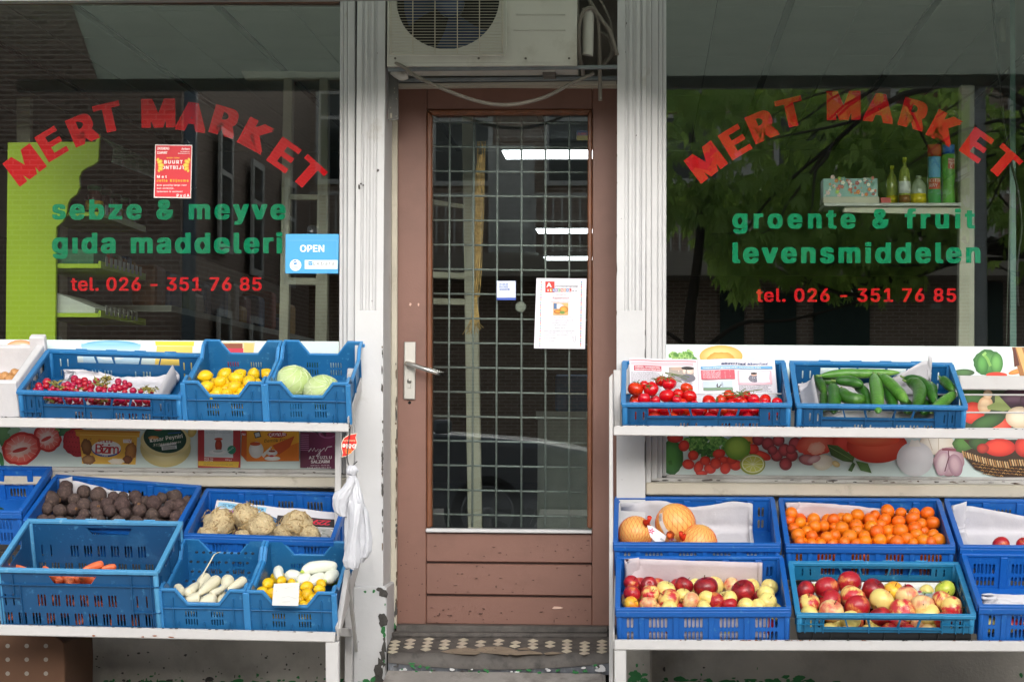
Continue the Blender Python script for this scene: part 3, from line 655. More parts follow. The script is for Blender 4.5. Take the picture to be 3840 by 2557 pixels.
# header canopy
a = P(*cg(712, 10), YG+.03); b = P(*cg(718, 215), YG+.03)
m = MB(); m.add([a, a+Vector((.02, .8, 0)), b+Vector((.12, .8, 0)), b+Vector((.06, 0, 0)), a.lerp(b, .5)+Vector((.07, 0, 0)), a.lerp(b, .5)+Vector((.1, .8, 0))], [(0, 4, 5, 1), (4, 3, 2, 5)], 0, True)
m.build('header', mat('header_green', '#7fa287', .25, .1, 4, c2='#c9d6c4', c2t=(.5, .6), c2s=3), gon)
m = MB(); a2 = P(*cg(600, 560), YG+.05)
white_card = mat('white_card', '#cfcfca', .6, .03)
s1 = MB(); p0 = P(*cg(415, 960), YG+.06); s1.box((p0.x, YG+.08, p0.z), (p0.x+.155, YG+.6, p0.z+.065)); s1.build('tray', mat('green_tray', '#2f6b4a', .5), gon)
s1 = MB(); p0 = P(*cg(415, 1318), YG+.06); q0 = P(*cg(740, 1270), YG+.06)
s1.add([(p0.x, YG+.07, p0.z), (p0.x+.165, YG+.07, p0.z), (p0.x+.165, YG+.07, p0.z+.02), (p0.x, YG+.07, p0.z+.085), (p0.x, YG+.5, p0.z), (p0.x+.165, YG+.5, p0.z), (p0.x+.165, YG+.5, p0.z+.02), (p0.x, YG+.5, p0.z+.085)], [(0, 1, 2, 3), (7, 6, 5, 4), (3, 2, 6, 7), (0, 3, 7, 4), (1, 5, 6, 2)]); s1.build('divider', white_card, gon)
# long aisle shelf running back
ais = empty('aisle_shelving', P(700, 1275, 2.2), 'long dim shelving receding behind the lime unit, stacked with groceries', 'shelving')
bx = P(*cg(722, 577), YG+.03).x
for z in (1.66, 1.30, .93): MB().box((bx-.35, 1.8, z-.03), (bx+.12, 7.5, z)).build('shelf', mat('pale_shelf', '#8b8d86', .6), ais)
MB().box((bx-.40, 1.75, .34), (bx-.36, 7.5, 2.1)).build('back_panel', mat('shelf_back', '#6b6358', .8), ais)
rd = random.Random(5)
pk = ['#7c3226', '#94702c', '#2f4c6c', '#7a756c', '#55622c', '#602c3a', '#8c8880', '#34543f', '#6f4422', '#8f8a60']
pkm = [mat('package_%d' % i, c, .5, .25, 22) for i, c in enumerate(pk)]
kinds = ['red', 'amber', 'blue', 'beige', 'olive', 'plum', 'white', 'green', 'orange brown', 'straw coloured']
for lvl, z in enumerate((1.66, 1.30, .93)):
    y = 1.9; n_ = 0
    while y < 5.4:
        w_ = rd.uniform(.16, .34); h_ = rd.uniform(.09, .24); i = rd.randrange(10)
        o = bev(MB().box((bx-.1, y, z), (bx+rd.uniform(.02, .10), y+w_*rd.uniform(.7, .95), z+h_)).build('package', pkm[i]), .025, 2); n_ += 1
        nth = ['first', 'second', 'third', 'fourth', 'fifth', 'sixth', 'seventh', 'eighth', 'ninth', 'tenth', 'eleventh', 'twelfth', 'thirteenth', 'fourteenth', 'fifteenth', 'sixteenth', 'seventeenth', 'eighteenth', 'nineteenth', 'twentieth', 'twenty first', 'twenty second', 'twenty third', 'twenty fourth', 'twenty fifth', 'twenty sixth', 'twenty seventh', 'twenty eighth', 'twenty ninth', 'thirtieth'][n_-1]
        tag(o, '%s grocery package, %s from the front on the %s shelf of the dim aisle' % (kinds[i], nth, ['upper', 'middle', 'lower'][lvl]), 'package', 'groceries on the aisle shelves'); y += w_+.01
# jars on first lime shelf
for i, (x, y, s_) in enumerate(((712, 572, 1.1), (790, 590, .95), (850, 600, .9), (900, 612, .85))):
    Yj = YG+.18+i*.17; p = P(*cg(690, 577), YG+.03); zz = p.z; j = empty('jar', (p.x-.04, Yj, zz), ['front', 'second', 'third', 'rearmost'][i]+' preserve jar with green lid on the upper lime shelf', 'jar', 'jars on the lime shelf')
    MB().lathe([(.035, 0), (.04, .01), (.04, .08), (.028, .1), (.028, .105)], 16, 0, Matrix.Translation(j.location)).build('body', mat('jar_preserve', '#3c1a14', .15, .2, 20), j)
    MB().lathe([(.031, .105), (.031, .125), (.029, .128)], 16, 0, Matrix.Translation(j.location)).build('lid', mat('jar_lid', '#1f5a3a', .4), j)
    MB().lathe([(.0405, .02), (.0405, .06)], 16, 0, Matrix.Translation(j.location)).build('label_band', mat('jar_label', '#c9a32c', .5, .3, 60), j)
# cream timber partition right part of left window and left of the door
pf = empty('partition_frame', P(1130, 1275, .9), 'cream timber window partition inside, behind the right part of the left window', 'partition')
dg_ = mat('dark_pane_board', '#23292b', .3, .1)
for pts in ([c1(1283, 325), c1(1325, 325), c1(1300, 1700), c1(1258, 1700)], [c1(1445, 325), c1(1485, 325), c1(1480, 1700), c1(1420, 1700)], [c1(1090, 322), c1(1560, 325), c1(1560, 362), c1(1110, 362)], [c1(1300, 878), c1(1470, 880), c1(1470, 905), c1(1300, 903)], [c1(1280, 1255), c1(1470, 1258), c1(1470, 1290), c1(1280, 1287)]):
    bev(slab(pts, .85, .9).build('timber', cream, pf), .003)
pf2 = empty('partition_frame', P(1720, 1900, .9), 'cream timber window post inside, seen through the left part of the door glass', 'partition')
for pts in ([c4(458, 400), c4(518, 400), c4(552, 2420), c4(488, 2420)], [c4(250, 890), c4(470, 925), c4(470, 945), c4(250, 915)], [c4(250, 1225), c4(480, 1235), c4(480, 1262), c4(250, 1255)], [c4(250, 1345), c4(485, 1352), c4(485, 1380), c4(250, 1375)]):
    bev(slab(pts, .86+.0004*len(pf2.children), .9).build('timber', cream, pf2), .003)
o = slab([c1(75, 445), c1(135, 440), c1(135, 660), c1(75, 660)], 1.5, 1.55).build('post', cream); tag(o, 'short cream post standing above the lime end panel', 'post')
# raffia bunch behind the door
raf = MB(); rd = random.Random(8); rm = mat('raffia', '#c9a368', .8, .3, 60)
for i in range(46):
    x = 545+rd.gauss(0, 9); y0 = rd.choice([640, 700, 760, 880]); a = []
    for k in range(7):
        y = y0+(1340-y0)*k/6; a.append(P(*c4(x+rd.gauss(0, 5)-k*4, y), .26+rd.gauss(0, .006)))
    a.append(P(*c4(520+rd.gauss(0, 4), 1345), .26)); a.append(P(*c4(520+rd.gauss(0, 8), 1430), .26)); a.append(P(*c4(516+rd.gauss(0, 20), 1490+rd.uniform(-30, 25)), .26+rd.gauss(0, .01)))
    raf.tube(smooth(a, 2), .0013, 4)
o = raf.build('raffia_bunch', rm); tag(o, 'long straw coloured raffia bunch hanging inside the door glass', 'raffia bunch')
# dim things deep in the shop, low through the door glass
fz = empty('chest_freezer', P(2120, 1720, 4.5), 'white chest freezer dimly seen through the lower right of the door glass', 'freezer')
a = P(*c5(800, 350), 4.5); b = P(*c5(1120, 640), 4.5); MB().box((a.x, 4.5, .34), (b.x, 5.1, a.z-.05)).build('body', mat('freezer_white', '#9a9c98', .4), fz); MB().box((a.x-.01, 4.48, a.z-.049), (b.x+.01, 5.12, a.z)).build('lid', mat('freezer_lid', '#aeb0ac', .35), fz)
o = bev(MB().box((a.x+.1, 4.55, a.z+.001), (b.x, 4.95, a.z+.22)).build('storage_bin', mat('bin_blue', '#2b5f8c', .5)), .01); tag(o, 'dark blue storage bin on the chest freezer deep inside the shop', 'bin')
# ---- right window interior
YR = .55
o = slab([(3604, 318), (3655, 320), (3654, 1330), (3594, 1330)], YR, YR+.06).build('post', cream); tag(bev(o, .003), 'tall cream post inside the right window, carrying the small shelf', 'post')
o = slab([(3790, -50), (3806, -50), (3812, 1330), (3788, 1330)], YR-.1, YR-.08).build('glass_edge_strip', mat('strip_green', '#5f7f78', .4)); tag(o, 'narrow greenish metal strip standing inside the right end of the window', 'strip')
sh_ = empty('wall_shelf', P(3300, 765, YR-.1), 'small chipped white shelf with bracket inside the right window', 'shelf')
a = P(*cs(350, 575), .38); b = P(*cs(1300, 590), .38)
bev(MB().box((a.x, .38, a.z-.012), (b.x, .60, a.z)).build('board', white2, sh_), .002)
bev(slab([cs(495, 590), cs(1290, 605), cs(1290, 690), cs(1240, 655), cs(480, 640)], .40, .43).build('bracket_board', cream, sh_), .002)
zS = a.z
def SX(x): return P(*cs(x, 570), .42).x
bxo = empty('flower_box', (SX(530), .42, zS), 'box with colourful flower pattern on a cream tray on the small shelf', 'box')
x0_, x1_ = SX(340), SX(728)
bev(MB().box((x0_, .395, zS+.001), (x1_, .54, zS+.026)).build('tray', cream, bxo), .002)
MB().box((x0_+.002, .402, zS+.0265), (x1_-.006, .52, zS+.098)).build('body', mat('box_teal', '#7fa9a6', .4), bxo)
pr = Print(lambda x, y: cs(x, y), lambda X, Y: P(X, Y, .4015))
rd = random.Random(77)
for _ in range(90):
    x = rd.uniform(352, 705); y = rd.uniform(394, 526); r_ = rd.uniform(4, 17); c_ = rd.choice(['#e8e4dc', '#c0354f', '#d8692f', '#e0b8c0', '#5d9ba0', '#8fb84a', '#b02a58', '#e8e4dc', '#3f8f8f'])
    for k in range(5): pr.el(x+math.cos(k*1.256)*r_*.55, y+math.sin(k*1.256)*r_*.55, r_*.42, r_*.42, c_, n=7); pr.n -= 1
    pr.el(x, y, r_*.25, r_*.25, '#e6c34a', n=6)
pr.build('flower_print', bxo)
def bottle(px, wpx, hpx, label, body, cap, fill=None, lab=None, prof=None, Yb=.42, hcap=.02):
    p = Vector((SX(px), Yb, zS+.0005)); k = (Yb-C.y)/F/1.845; r_ = wpx*k/2; h_ = hpx*k
    b_ = empty('bottle', p, label, 'bottle'); pf_ = prof or [(.9, 0), (1, .03), (1, .55), (.8, .72), (.35, .82), (.3, .9)]
    MB().lathe([(r_*a, h_*z) for a, z in pf_], 20, 0, Matrix.Translation(p)).build('body', body, b_)
    MB().lathe([(r_*pf_[-1][0]*1.15, h_*pf_[-1][1]+.0004), (r_*pf_[-1][0]*1.15, h_), (r_*pf_[-1][0], h_+.001)], 14, 0, Matrix.Translation(p)).build('cap', cap, b_)
    if fill: MB().lathe([(r_*1.01, h_*.02), (r_*1.01, h_*fill[0])], 20, 0, Matrix.Translation(p)).build('contents', fill[1], b_)
    if lab: MB().lathe([(r_*1.02, h_*lab[0]), (r_*1.02, h_*lab[1])], 20, 0, Matrix.Translation(p)).build('paper_label', lab[2], b_)
    return b_
clr = mat('clear_plastic_yellow', '#8f9440', .1, .15, 10); yl = mat('yellow_liquid', '#c9b31c', .2, .05); wl = mat('paper_white', '#d6d6d2', .6, .1, 60)
bottle(838, 78, 275, 'rounded yellow bottle standing leftmost behind the white-labelled bottle', clr, mat('yellow_cap', '#c8c832', .4), (.25, yl), Yb=.50)
bottle(908, 80, 318, 'slim pale green bottle with yellow cap and white paper label', clr, mat('yellow_cap', '#c8c832', .4), (.18, mat('amber_liquid', '#7a4a24', .2)), (.22, .48, wl))
bottle(1010, 108, 195, 'squat clear bottle a third full of yellow liquid', mat('clear_plastic', '#9a9f90', .1, .1, 10), mat('pale_cap', '#b8b8a8', .4), (.36, yl), prof=[(.85, 0), (1, .06), (1, .5), (.85, .7), (.5, .84), (.3, .9)], Yb=.44)
can1 = bottle(1115, 92, 405, 'spray can with red cap and red label on the small shelf', mat('can_green', '#2f8a4a', .3), mat('can_red', '#c2402a', .35), prof=[(.95, 0), (1, .02), (1, .78), (.9, .8)])
can2 = bottle(1212, 92, 405, 'green trigger spray can with blue cap beside the cream post', mat('can_lime', '#5aa03c', .3), mat('cap_blue', '#1f62c0', .35), prof=[(.95, 0), (1, .02), (.85, .3), (1, .5), (1, .82), (.8, .84)])
for can, px_, segs, txt in ((can1, 1115, [(.44, .79, '#5aa4d0'), (.24, .42, '#c23a28')], ['KTEN-', 'RAY']), (can2, 1212, [(.58, .76, '#b02c34')], ['Bayer', 'Garden'])):
    k = (.42-C.y)/F/1.845; r_ = 92*k/2*1.03; h_ = 405*k
    def cyl(x, y, r_=r_, can=can): th = x; return can.location+Vector((math.sin(th)*r_, -math.cos(th)*r_, y))
    pr = Print(lambda x, y: (x, y), cyl, step=3e-5)
    for a, b, c_ in segs:
        for i in range(10):
            t0 = -1.1+i*.2 if can is can1 else -.2+i*.11; dt = .2 if can is can1 else .11
            pr.poly([(t0, h_*b), (t0+dt, h_*b), (t0+dt, h_*a), (t0, h_*a)], c_); pr.n -= 1
    pr.n += 2
    for i, s_ in enumerate(txt):
        vs, fs = fit_text(s_, .013 if can is can1 else .009, None, 0); x0 = -.9 if can is can1 else -.1
        pr.mb.add([pr.q(x0+u/r_, h_*(.36 if can is can1 else .72)-i*(.02 if can is can1 else .012)+v) for u, v, _ in vs], fs, 0, False, lin('#e8e4dc'))
    if can is can2:
        pr.el(.28, h_*.625, .16, .009, '#e8e4dc', n=16); pr.el(.28, h_*.625, .12, .0065, '#b02c34', n=16)
    pr.build('printed_label', can)
o = bev(MB().box((SX(738), .39, zS+.001), (SX(805), .42, zS+.022)).build('matchbox', mat('match_red', '#a8262c', .5)), .001); tag(o, 'small red packet on the shelf between flower box and bottles', 'packet')
o = MB().tube(smooth([P(x, y, .25) for x, y in ((3720, -40), (3735, 150), (3760, 420), (3790, 600), (3818, 720), (3832, 850), (3815, 1000), (3818, 1150))]), .005, 6).build('cable', mat('black_cable', '#101211', .5)); tag(o, 'black cable hanging inside the right end of the right window', 'cable')
o = MB().tube([P(3778, 720, .3), P(3788, 730, .3), P(3774, 1290, .3)], .0025, 6).build('hook_rod', mat('rod', '#6b7068', .5)); tag(o, 'thin metal hook rod beside the cable in the right window', 'rod')
o = MB().tube([P(3762, 70, .6), P(3758, 160, .6)], .014, 12).build('spot_lamp', mat('lamp_off', '#8a8878', .5)); tag(o, 'unlit pale lamp tube near the ceiling in the right window', 'lamp')

# price tags along the lime rails, header print
tgm = mat('clear_tag', '#9a9c94', .3)
for (y0, n_) in ((957, 9), (1318, 8), (577, 4)):
    b_ = P(*cg(722, y0), YG+.03)
    for i in range(n_): MB().box((b_.x+.0125, YG+.10+i*.075, b_.z-.005), (b_.x+.0145, YG+.14+i*.075, b_.z+.035)).build('price_tag', tgm, gon)
rd = random.Random(19)
for lv, (y0, z_) in enumerate(((957, 0), (577, 0))):
    p0 = P(*cg(700, y0), YG+.03)
    for i in range(6):
        k_ = rd.randrange(10); hh = rd.uniform(.05, .10)
        o = bev(MB().box((p0.x-.07, YG+.30+i*.085, p0.z+.002), (p0.x-.01, YG+.37+i*.085, p0.z+hh)).build('packet', pkm[k_]), .008)
        tag(o, '%s packet, %s from the window on the %s lime shelf' % (kinds[k_], ['first', 'second', 'third', 'fourth', 'fifth', 'sixth'][i], ['middle', 'upper'][lv]), 'packet', 'packets on the lime shelves')
# ================================================================== WINDOW LETTERING (vinyl, inside the glass)
vr = mat('red_vinyl', '#dc101c', .6, .03, 4, spec=.1); vg = mat('green_vinyl', '#00885f', .6, .03, 4, spec=.1)
YL = .0085
def arched(cm, letters, label, h=104):
    t = empty('window_lettering', P(*cm(750, 650), YL), label, 'lettering', 'lettering on the shop windows')
    for ch, x, y, ang in letters:
        vs, fs = fit_text(ch, h, None, .09); x0 = min(v[0] for v in vs); x1 = max(v[0] for v in vs)
        X, Y = cm(x, y); A = math.radians(ang); kx = 1.06; out = []
        for u, v, l in vs:
            u = (u-(x0+x1)/2)*kx; v = v-h/2; out.append(P(X+u*math.cos(A)-v*math.sin(A), Y-(u*math.sin(A)+v*math.cos(A)), YL-l*4e-5))
        MB().add(out, fs).build('letter', vr, t)
arched(c1, [('M', 110, 745, 37), ('E', 232, 650, 31), ('R', 372, 583, 23), ('T', 490, 530, 13), ('M', 716, 510, 1), ('A', 868, 527, -7), ('R', 1018, 548, -16), ('K', 1158, 612, -28), ('E', 1286, 700, -35), ('T', 1396, 785, -42)], 'arched red capital letters of the shop name across the left window')
arched(c6, [('M', 248, 732, 37), ('E', 380, 641, 31), ('R', 503, 568, 23), ('T', 632, 507, 13), ('M', 873, 475, 1), ('A', 1035, 487, -7), ('R', 1192, 515, -16), ('K', 1330, 578, -28), ('E', 1476, 655, -35), ('T', 1598, 735, -42)], 'arched red capital letters of the shop name across the right window')
def line_letters(cm, s, x0, x1, yb, h, m, label, bold=.068):
    X0, Y0 = cm(x0, yb); X1, _ = cm(x1, yb); W_ = X1-X0; t = empty('window_lettering', P(X0+W_/2, Y0, YL), label, 'lettering', 'lettering on the shop windows')
    hv, _ = text_tris('H', bold); k = h/max(v[1] for v in hv); vs1, _ = text_tris(s, bold, 1.0); w1 = (max(v[0] for v in vs1)-min(v[0] for v in vs1))*k
    vs2, _ = text_tris(s, bold, 1.3); w2 = (max(v[0] for v in vs2)-min(v[0] for v in vs2))*k; sp = max(1.0, 1+.3*(W_-w1)/(w2-w1))
    sp = round(sp, 3); vs, fs = text_tris(s, bold, sp); xs0 = min(v[0] for v in vs); xs1 = max(v[0] for v in vs); kx = W_/(xs1-xs0)
    # split into letters by prefix extents
    ends = []; pre = ''
    for ch in s:
        pre += ch
        if ch == ' ': continue
        v_, _ = text_tris(pre, bold, sp); ends.append(max(v[0] for v in v_))
    groups = [[] for _ in ends]
    for f in fs:
        cx_ = sum(vs[i][0] for i in f)/len(f)
        for gi, e in enumerate(ends):
            if cx_ <= e+1e-4: groups[gi].append(f); break
        else: groups[-1].append(f)
    for g in groups:
        ids = sorted({i for f in g for i in f}); mp = {i: n for n, i in enumerate(ids)}
        MB().add([P(X0+(vs[i][0]-xs0)*kx, Y0-vs[i][1]*k, YL-vs[i][2]*4e-5) for i in ids], [tuple(mp[i] for i in f) for f in g]).build('letter', m, t)
line_letters(c1, 'sebze & meyve', 235, 1293, 990, 72, vg, 'upper line of green letters on the left window, above the other green line')
line_letters(c1, 'g\u0131da maddeleri', 235, 1278, 1143, 74, vg, 'lower line of green letters on the left window, next to the blue open sign')
line_letters(c1, 'tel. 026 - 351 76 85', 320, 1184, 1314, 49, vr, 'red telephone number across the lower left window', .04)
line_letters(c6, 'groente & fruit', 370, 1468, 1031, 70, vg, 'upper line of green letters on the right window, just below the small shelf')
line_letters(c6, 'levensmiddelen', 370, 1492, 1187, 74, vg, 'lower line of green letters on the right window, one long word')
line_letters(c6, 'tel. 026 - 351 76 85', 478, 1382, 1364, 49, vr, 'red telephone number across the lower right window', .04)
# ---- posters
pr = Print(c1, lambda X, Y: P(X, Y, -.002))
pr.poly([(702, 655), (870, 657), (864, 898), (696, 895)], '#e8e0dc'); pr.poly([(705, 659), (866, 661), (861, 893), (700, 891)], '#d3202e')
pr.text('ZATERDAG', 711, 678, 11, '#f4e6e4', 55, 0, .03); pr.text('11 MAART', 710, 697, 11, '#f4e6e4', 48, 0, .03)
pr.text('Arnhem', 821, 679, 9, '#f4e6e4', 38, 0, .02); pr.text('De Wereldkeuken', 817, 689, 4.5, '#f4e6e4', 42, 0, .01); pr.text('Klarendalseweg 472 c', 806, 697, 4.5, '#f4e6e4', 53, 0, .01)
pr.text('Van 10.00 - 11.00 uur', 753, 718, 6, '#f0c030', 60, 0, .02); pr.text('BUURT', 743, 741, 15, '#f7ecea', 84, 0, .05); pr.text('ONTBIJT', 732, 766, 15, '#f7ecea', 104, 0, .05)
for cx, s_ in ((721, 1), (850, -1)):
    for k, (dx, dy, r_) in enumerate(((12, -24, 8), (3, -14, 13), (-2, 2, 14), (0, 17, 12), (8, 27, 7))): pr.el(cx+dx*s_*-1+s_*6, 747+dy, r_, r_*.72, '#d99a1c', '#f6d54a', 30*s_*(k-2))
pr.text('Met', 711, 806, 12, '#f7ecea', 44, 0, .05); pr.text('Jetta Klijnsma', 709, 823, 11, '#f0b81e', 144, 0, .05)
pr.text('Kom gezellig langs voor', 711, 842, 7, '#f7ecea', 134, 0, .03); pr.text('een ontbijtje.', 711, 856, 7, '#f7ecea', 78, 0, .03); pr.text('Iedereen is welkom!', 710, 871, 7, '#f7ecea', 116, 0, .03); pr.text('PvdA', 800, 892, 13, '#f7ecea', 58, 0, .04)
tag(pr.build('poster'), 'small red poster with yellow croissants and white lettering taped to the left window', 'poster')
m = MB()
for pts in ([(725, 640), (738, 620), (752, 626), (738, 650)], [(830, 634), (842, 628), (858, 652), (848, 658)], [(672, 700), (690, 678), (700, 684), (684, 715)], [(868, 858), (885, 842), (890, 852), (874, 872)]): slab([c1(*p) for p in pts], -.002, -.0014, m)
o = m.build('tape_pieces', glass('clear_tape', 1.9, (.75, .76, .76))); tag(o, 'bits of clear tape around the red poster on the left window', 'tape'); o['kind'] = 'stuff'
osg = empty('open_sign', P(*c1(1410, 1240), -.012), 'light blue hanging sign reading OPEN at the right edge of the left window', 'sign')
bev(slab([c1(1292, 1059), c1(1533, 1059), c1(1530, 1238), c1(1290, 1237)], -.014, -.010).build('board', mat('sign_blue', '#3f9fdc', .35, .03), osg), .001)
pr = Print(c1, lambda X, Y: P(X, Y, -.0143))
pr.text('OPEN', 1357, 1139, 30, '#f4f8fb', 110, 0, .04); pr.el(1337, 1200, 26, 26, '#f4f8fb', n=30); pr.el(1337, 1200, 24, 24, '#dceaf4', n=30)
pr.poly([(1327, 1180), (1340, 1177), (1343, 1195), (1330, 1198)], '#2f7fbf'); pr.poly([(1330, 1184), (1339, 1182), (1340, 1188), (1331, 1190)], '#dceaf4')
for i, s_ in enumerate(('Prepaid', 'telefoonkaarten', 'verkrijgbaar')): pr.text(s_, 1318+i*1, 1207+i*6, 3.6, '#2f7fbf', 32, 12, .01)
pr.rect(1379, 1177, 1527, 1217, '#eef4f8'); pr.rect(1395, 1182, 1414, 1200, '#2f8fd0'); pr.line([(1398, 1188), (1404, 1193), (1411, 1188)], 2, '#f4f8fb')
pr.text('Lebara', 1418, 1200, 17, '#2b3a48', 94, 0, .0); pr.text('mobile', 1469, 1213, 8, '#5aa0c8', 42, 0, 0)
pr.line([(1302, 1088), (1525, 1088)], 1, '#7fbfe6'); pr.line([(1525, 1088), (1525, 1160)], 1, '#7fbfe6')
pr.build('print', osg)
m = MB(); c_ = P(*c1(1413, 1040), -.006); m.lathe([(.02, .012), (.021, .010), (.014, .003), (.005, .0), (.005, -.01), (.0, -.011)], 18, 0, Matrix.Translation(c_)@Matrix.Rotation(math.pi/2, 4, 'X')@Matrix.Rotation(math.pi, 4, 'X')@Matrix.Translation((0, 0, -.007)))
m.build('suction_cup', glass('clear_rubber', 1.5, (.8, .8, .8)), osg)
# door flyer and sticker
pr = Print(c4, lambda X, Y: P(X, Y, D+.0185)); f5 = lambda x, y: (x, y)
pr.poly([(798, 1258), (1025, 1260), (1018, 1578), (787, 1575)], '#e6e4ee')
cl = ['#c8402f', '#e0a030', '#3a7fc0', '#58a050', '#8050a0']
rd = random.Random(2)
for i in range(40):
    y = 1275+i*7.4; pr.el(820-(i*.17), y, 3, 3, cl[i % 5], n=6); pr.n -= 1; pr.el(1002-(i*.12), y, 3, 3, cl[(i+2) % 5], n=6); pr.n -= 1
pr.n += 1
pr.rect(838, 1273, 880, 1323, '#c8281f'); pr.text('A', 843, 1299, 20, '#f4f0f0', 24, 0, .04); pr.text('ctiviteitengroep', 882, 1299, 10, '#3c3c44', 103, 0, .01)
for i, (ch, c_) in enumerate(zip('KLARENDAL', ['#c8281f', '#e0a030', '#3a7fc0', '#7a3fa0', '#58a050', '#c8281f', '#e08030', '#3a7fc0', '#c8281f'])): pr.rect(846+i*12.4, 1305, 857+i*12.4, 1320, c_); pr.n -= 1
pr.n += 1
for i, ch in enumerate('KLARENDAL'): pr.text(ch, 848+i*12.4, 1317, 9, '#f4f0f0', 7.5, 0, .03)
pr.text('e.o.', 961, 1319, 9, '#3c3c44', 24, 0, .01); pr.text('Organiseert een:', 882, 1334, 5, '#b04848', 55, 0, 0); pr.text('Paasbrunch', 872, 1352, 9, '#a83a48', 74, 0, .01); pr.text('Donderdag 13 april 2017', 863, 1367, 5, '#b04848', 90, 0, 0)
pr.rect(874, 1370, 942, 1425, '#d8b070'); pr.el(900, 1385, 22, 12, '#c8c8d8', '#e8e8f0'); pr.el(922, 1400, 20, 16, '#b86a20', '#e8b040'); pr.el(895, 1410, 18, 10, '#a03a20', '#e0a030'); pr.rect(876, 1372, 890, 1398, '#4a6fa0'); pr.el(915, 1413, 12, 7, '#6a8f3a')
for y, x0, x1, s_ in ((1437, 850, 964, 'In MFC Klarendal, Kazerneplein 2'), (1451, 848, 966, 'Voor alle wijkbewoners van Klarendal'), (1461, 868, 942, 'Gebruikers van het MFC'), (1473, 878, 936, 'Tijd: 10.00-12.00uur'), (1485, 884, 928, 'Kosten: €2,50'), (1498, 831, 975, 'Kaarten zijn verkrijgbaar bij de balie van MFC,'), (1506, 831, 960, 'en de wijkwinkel t/m 10 april. Op is op!'), (1518, 831, 944, 'Contact persoon : Rosa Slotenboom'), (1531, 831, 885, 'tel: 06-22301388'), (1543, 829, 880, 'info: e.groep@')): pr.text(s_, x0, y, 4.4, '#55555f', x1-x0, 0, 0)
pr.line([(965, 1545), (962, 1520), (968, 1530), (974, 1518), (975, 1540), (968, 1550)], 1.5, '#8a8a92')
tag(pr.build('flyer'), 'white paper flyer with a coloured border taped to the right of the door glass', 'flyer')
pr = Print(c4, lambda X, Y: P(X, Y, D+.0185))
pr.rect(618, 1270, 705, 1357, '#2b4fae'); pr.rect(619, 1271, 704, 1346, '#dde2ea')
for i, s_ in enumerate(('VOOR UW', 'EN ONZE', 'VEILIGHEID')): pr.text(s_, 629, 1290+i*12, 9, '#3f68b8', (42, 42, 50)[i], 0, .02)
tag(pr.build('sticker'), 'small square white and blue safety sticker in the middle of the door glass', 'sticker')
pr = Print(c4, lambda X, Y: P(X, Y, D+.03)); pr.rect(980, 592, 1030, 614, '#2a3f7a'); pr.rect(980, 614, 1030, 636, '#8a7a2a'); pr.text('ALARM', 984, 611, 10, '#a83030', 40, 0, .02)
tag(pr.build('sticker'), 'small dark blue and yellow sticker at the top right of the door glass', 'sticker')
pr = Print(c4, lambda X, Y: P(X, Y, D+.028)); pr.el(727, 1388, 24, 24, '#6f7068', '#8a8a80'); tag(pr.build('sticker'), 'faded round grey sticker inside the door glass beside the flyer', 'sticker')

# ================================================================== PRINTED STRIPS ON THE WINDOWS
YPR = -.0012
pr = Print(c2, lambda X, Y: P(X, Y, YPR), step=4e-5)
pr.poly([(-600, 119), (2137, 135), (2132, 942), (-600, 913)], '#d3e2df')
pr.el(130, 200, 110, 75, '#d88a4a', '#f0d8c0', n=20); pr.el(150, 210, 70, 60, '#e4ebe8')
pr.el(700, 165, 188, 36, '#5fa8cc', '#9fd4e8'); pr.poly([(512, 150), (888, 152), (880, 190), (870, 420), (540, 420), (520, 190)], '#9cc9e0', ['#7fc0dc']*2+['#b9d6e6']*4)
pr.el(700, 220, 100, 26, '#2d3a4a'); pr.el(700, 226, 92, 24, '#e8c8a0'); pr.el(700, 232, 84, 22, '#dfe7ea')
pr.poly([(978, 134), (1226, 136), (1222, 165), (982, 160)], '#f0d03a'); pr.poly([(990, 163), (1215, 167), (1205, 420), (960, 420)], '#e8c860'); pr.line([(1010, 222), (1080, 224)], 3, '#b08a40')
pr.poly([(1362, 138), (1610, 140), (1600, 200), (1600, 500), (1390, 500), (1390, 190)], '#e0c8a0'); pr.rect(1400, 148, 1530, 195, '#8a4a30'); pr.rect(1410, 178, 1535, 500, '#c8324a'); pr.poly([(1540, 145), (1600, 150), (1600, 500), (1535, 500)], '#e0c070')
pr.rect(1900, 140, 2130, 520, '#c9dad8'); pr.rect(1915, 250, 2080, 520, '#245a48')
# strawberries
def strawhalf(cx, cy, rx, ry, ang):
    pr.el(cx, cy, rx, ry, '#c01f1c', '#e04030', ang, wob=.05); pr.el(cx, cy, rx*.86, ry*.84, '#e8584a', '#f2a898', ang, wob=.06); pr.el(cx-5, cy+5, rx*.55, ry*.45, '#f0b8a8', '#f8e0d4', ang, wob=.2)
    pr.el(cx-8, cy+8, rx*.4, ry*.12, '#d03a30', None, ang+5); 
    for k in range(14): a = k*.449; pr.line([(cx+math.cos(a)*rx*.5, cy+math.sin(a)*ry*.45), (cx+math.cos(a)*rx*.8, cy+math.sin(a)*ry*.78)], 2.5, '#f4c8bc')
pr.el(20, 720, 90, 70, '#3a7040', '#6fa060', 20, wob=.2); pr.el(90, 700, 40, 30, '#8fb890', None, -30, wob=.3)
strawhalf(300, 740, 88, 92, -30); pr.el(395, 695, 40, 20, '#7aa850', '#b8d090', 30, wob=.3); pr.el(375, 680, 30, 12, '#5f9040', None, -20, wob=.3)
strawhalf(135, 810, 125, 102, -20); pr.el(10, 880, 14, 50, '#3a8048', None, -10)
pr.el(430, 700, 60, 45, '#2c5a38', '#4a8050', 0, wob=.25)
pr.el(490, 770, 95, 90, '#a81828', '#d03a40', 30, wob=.06)
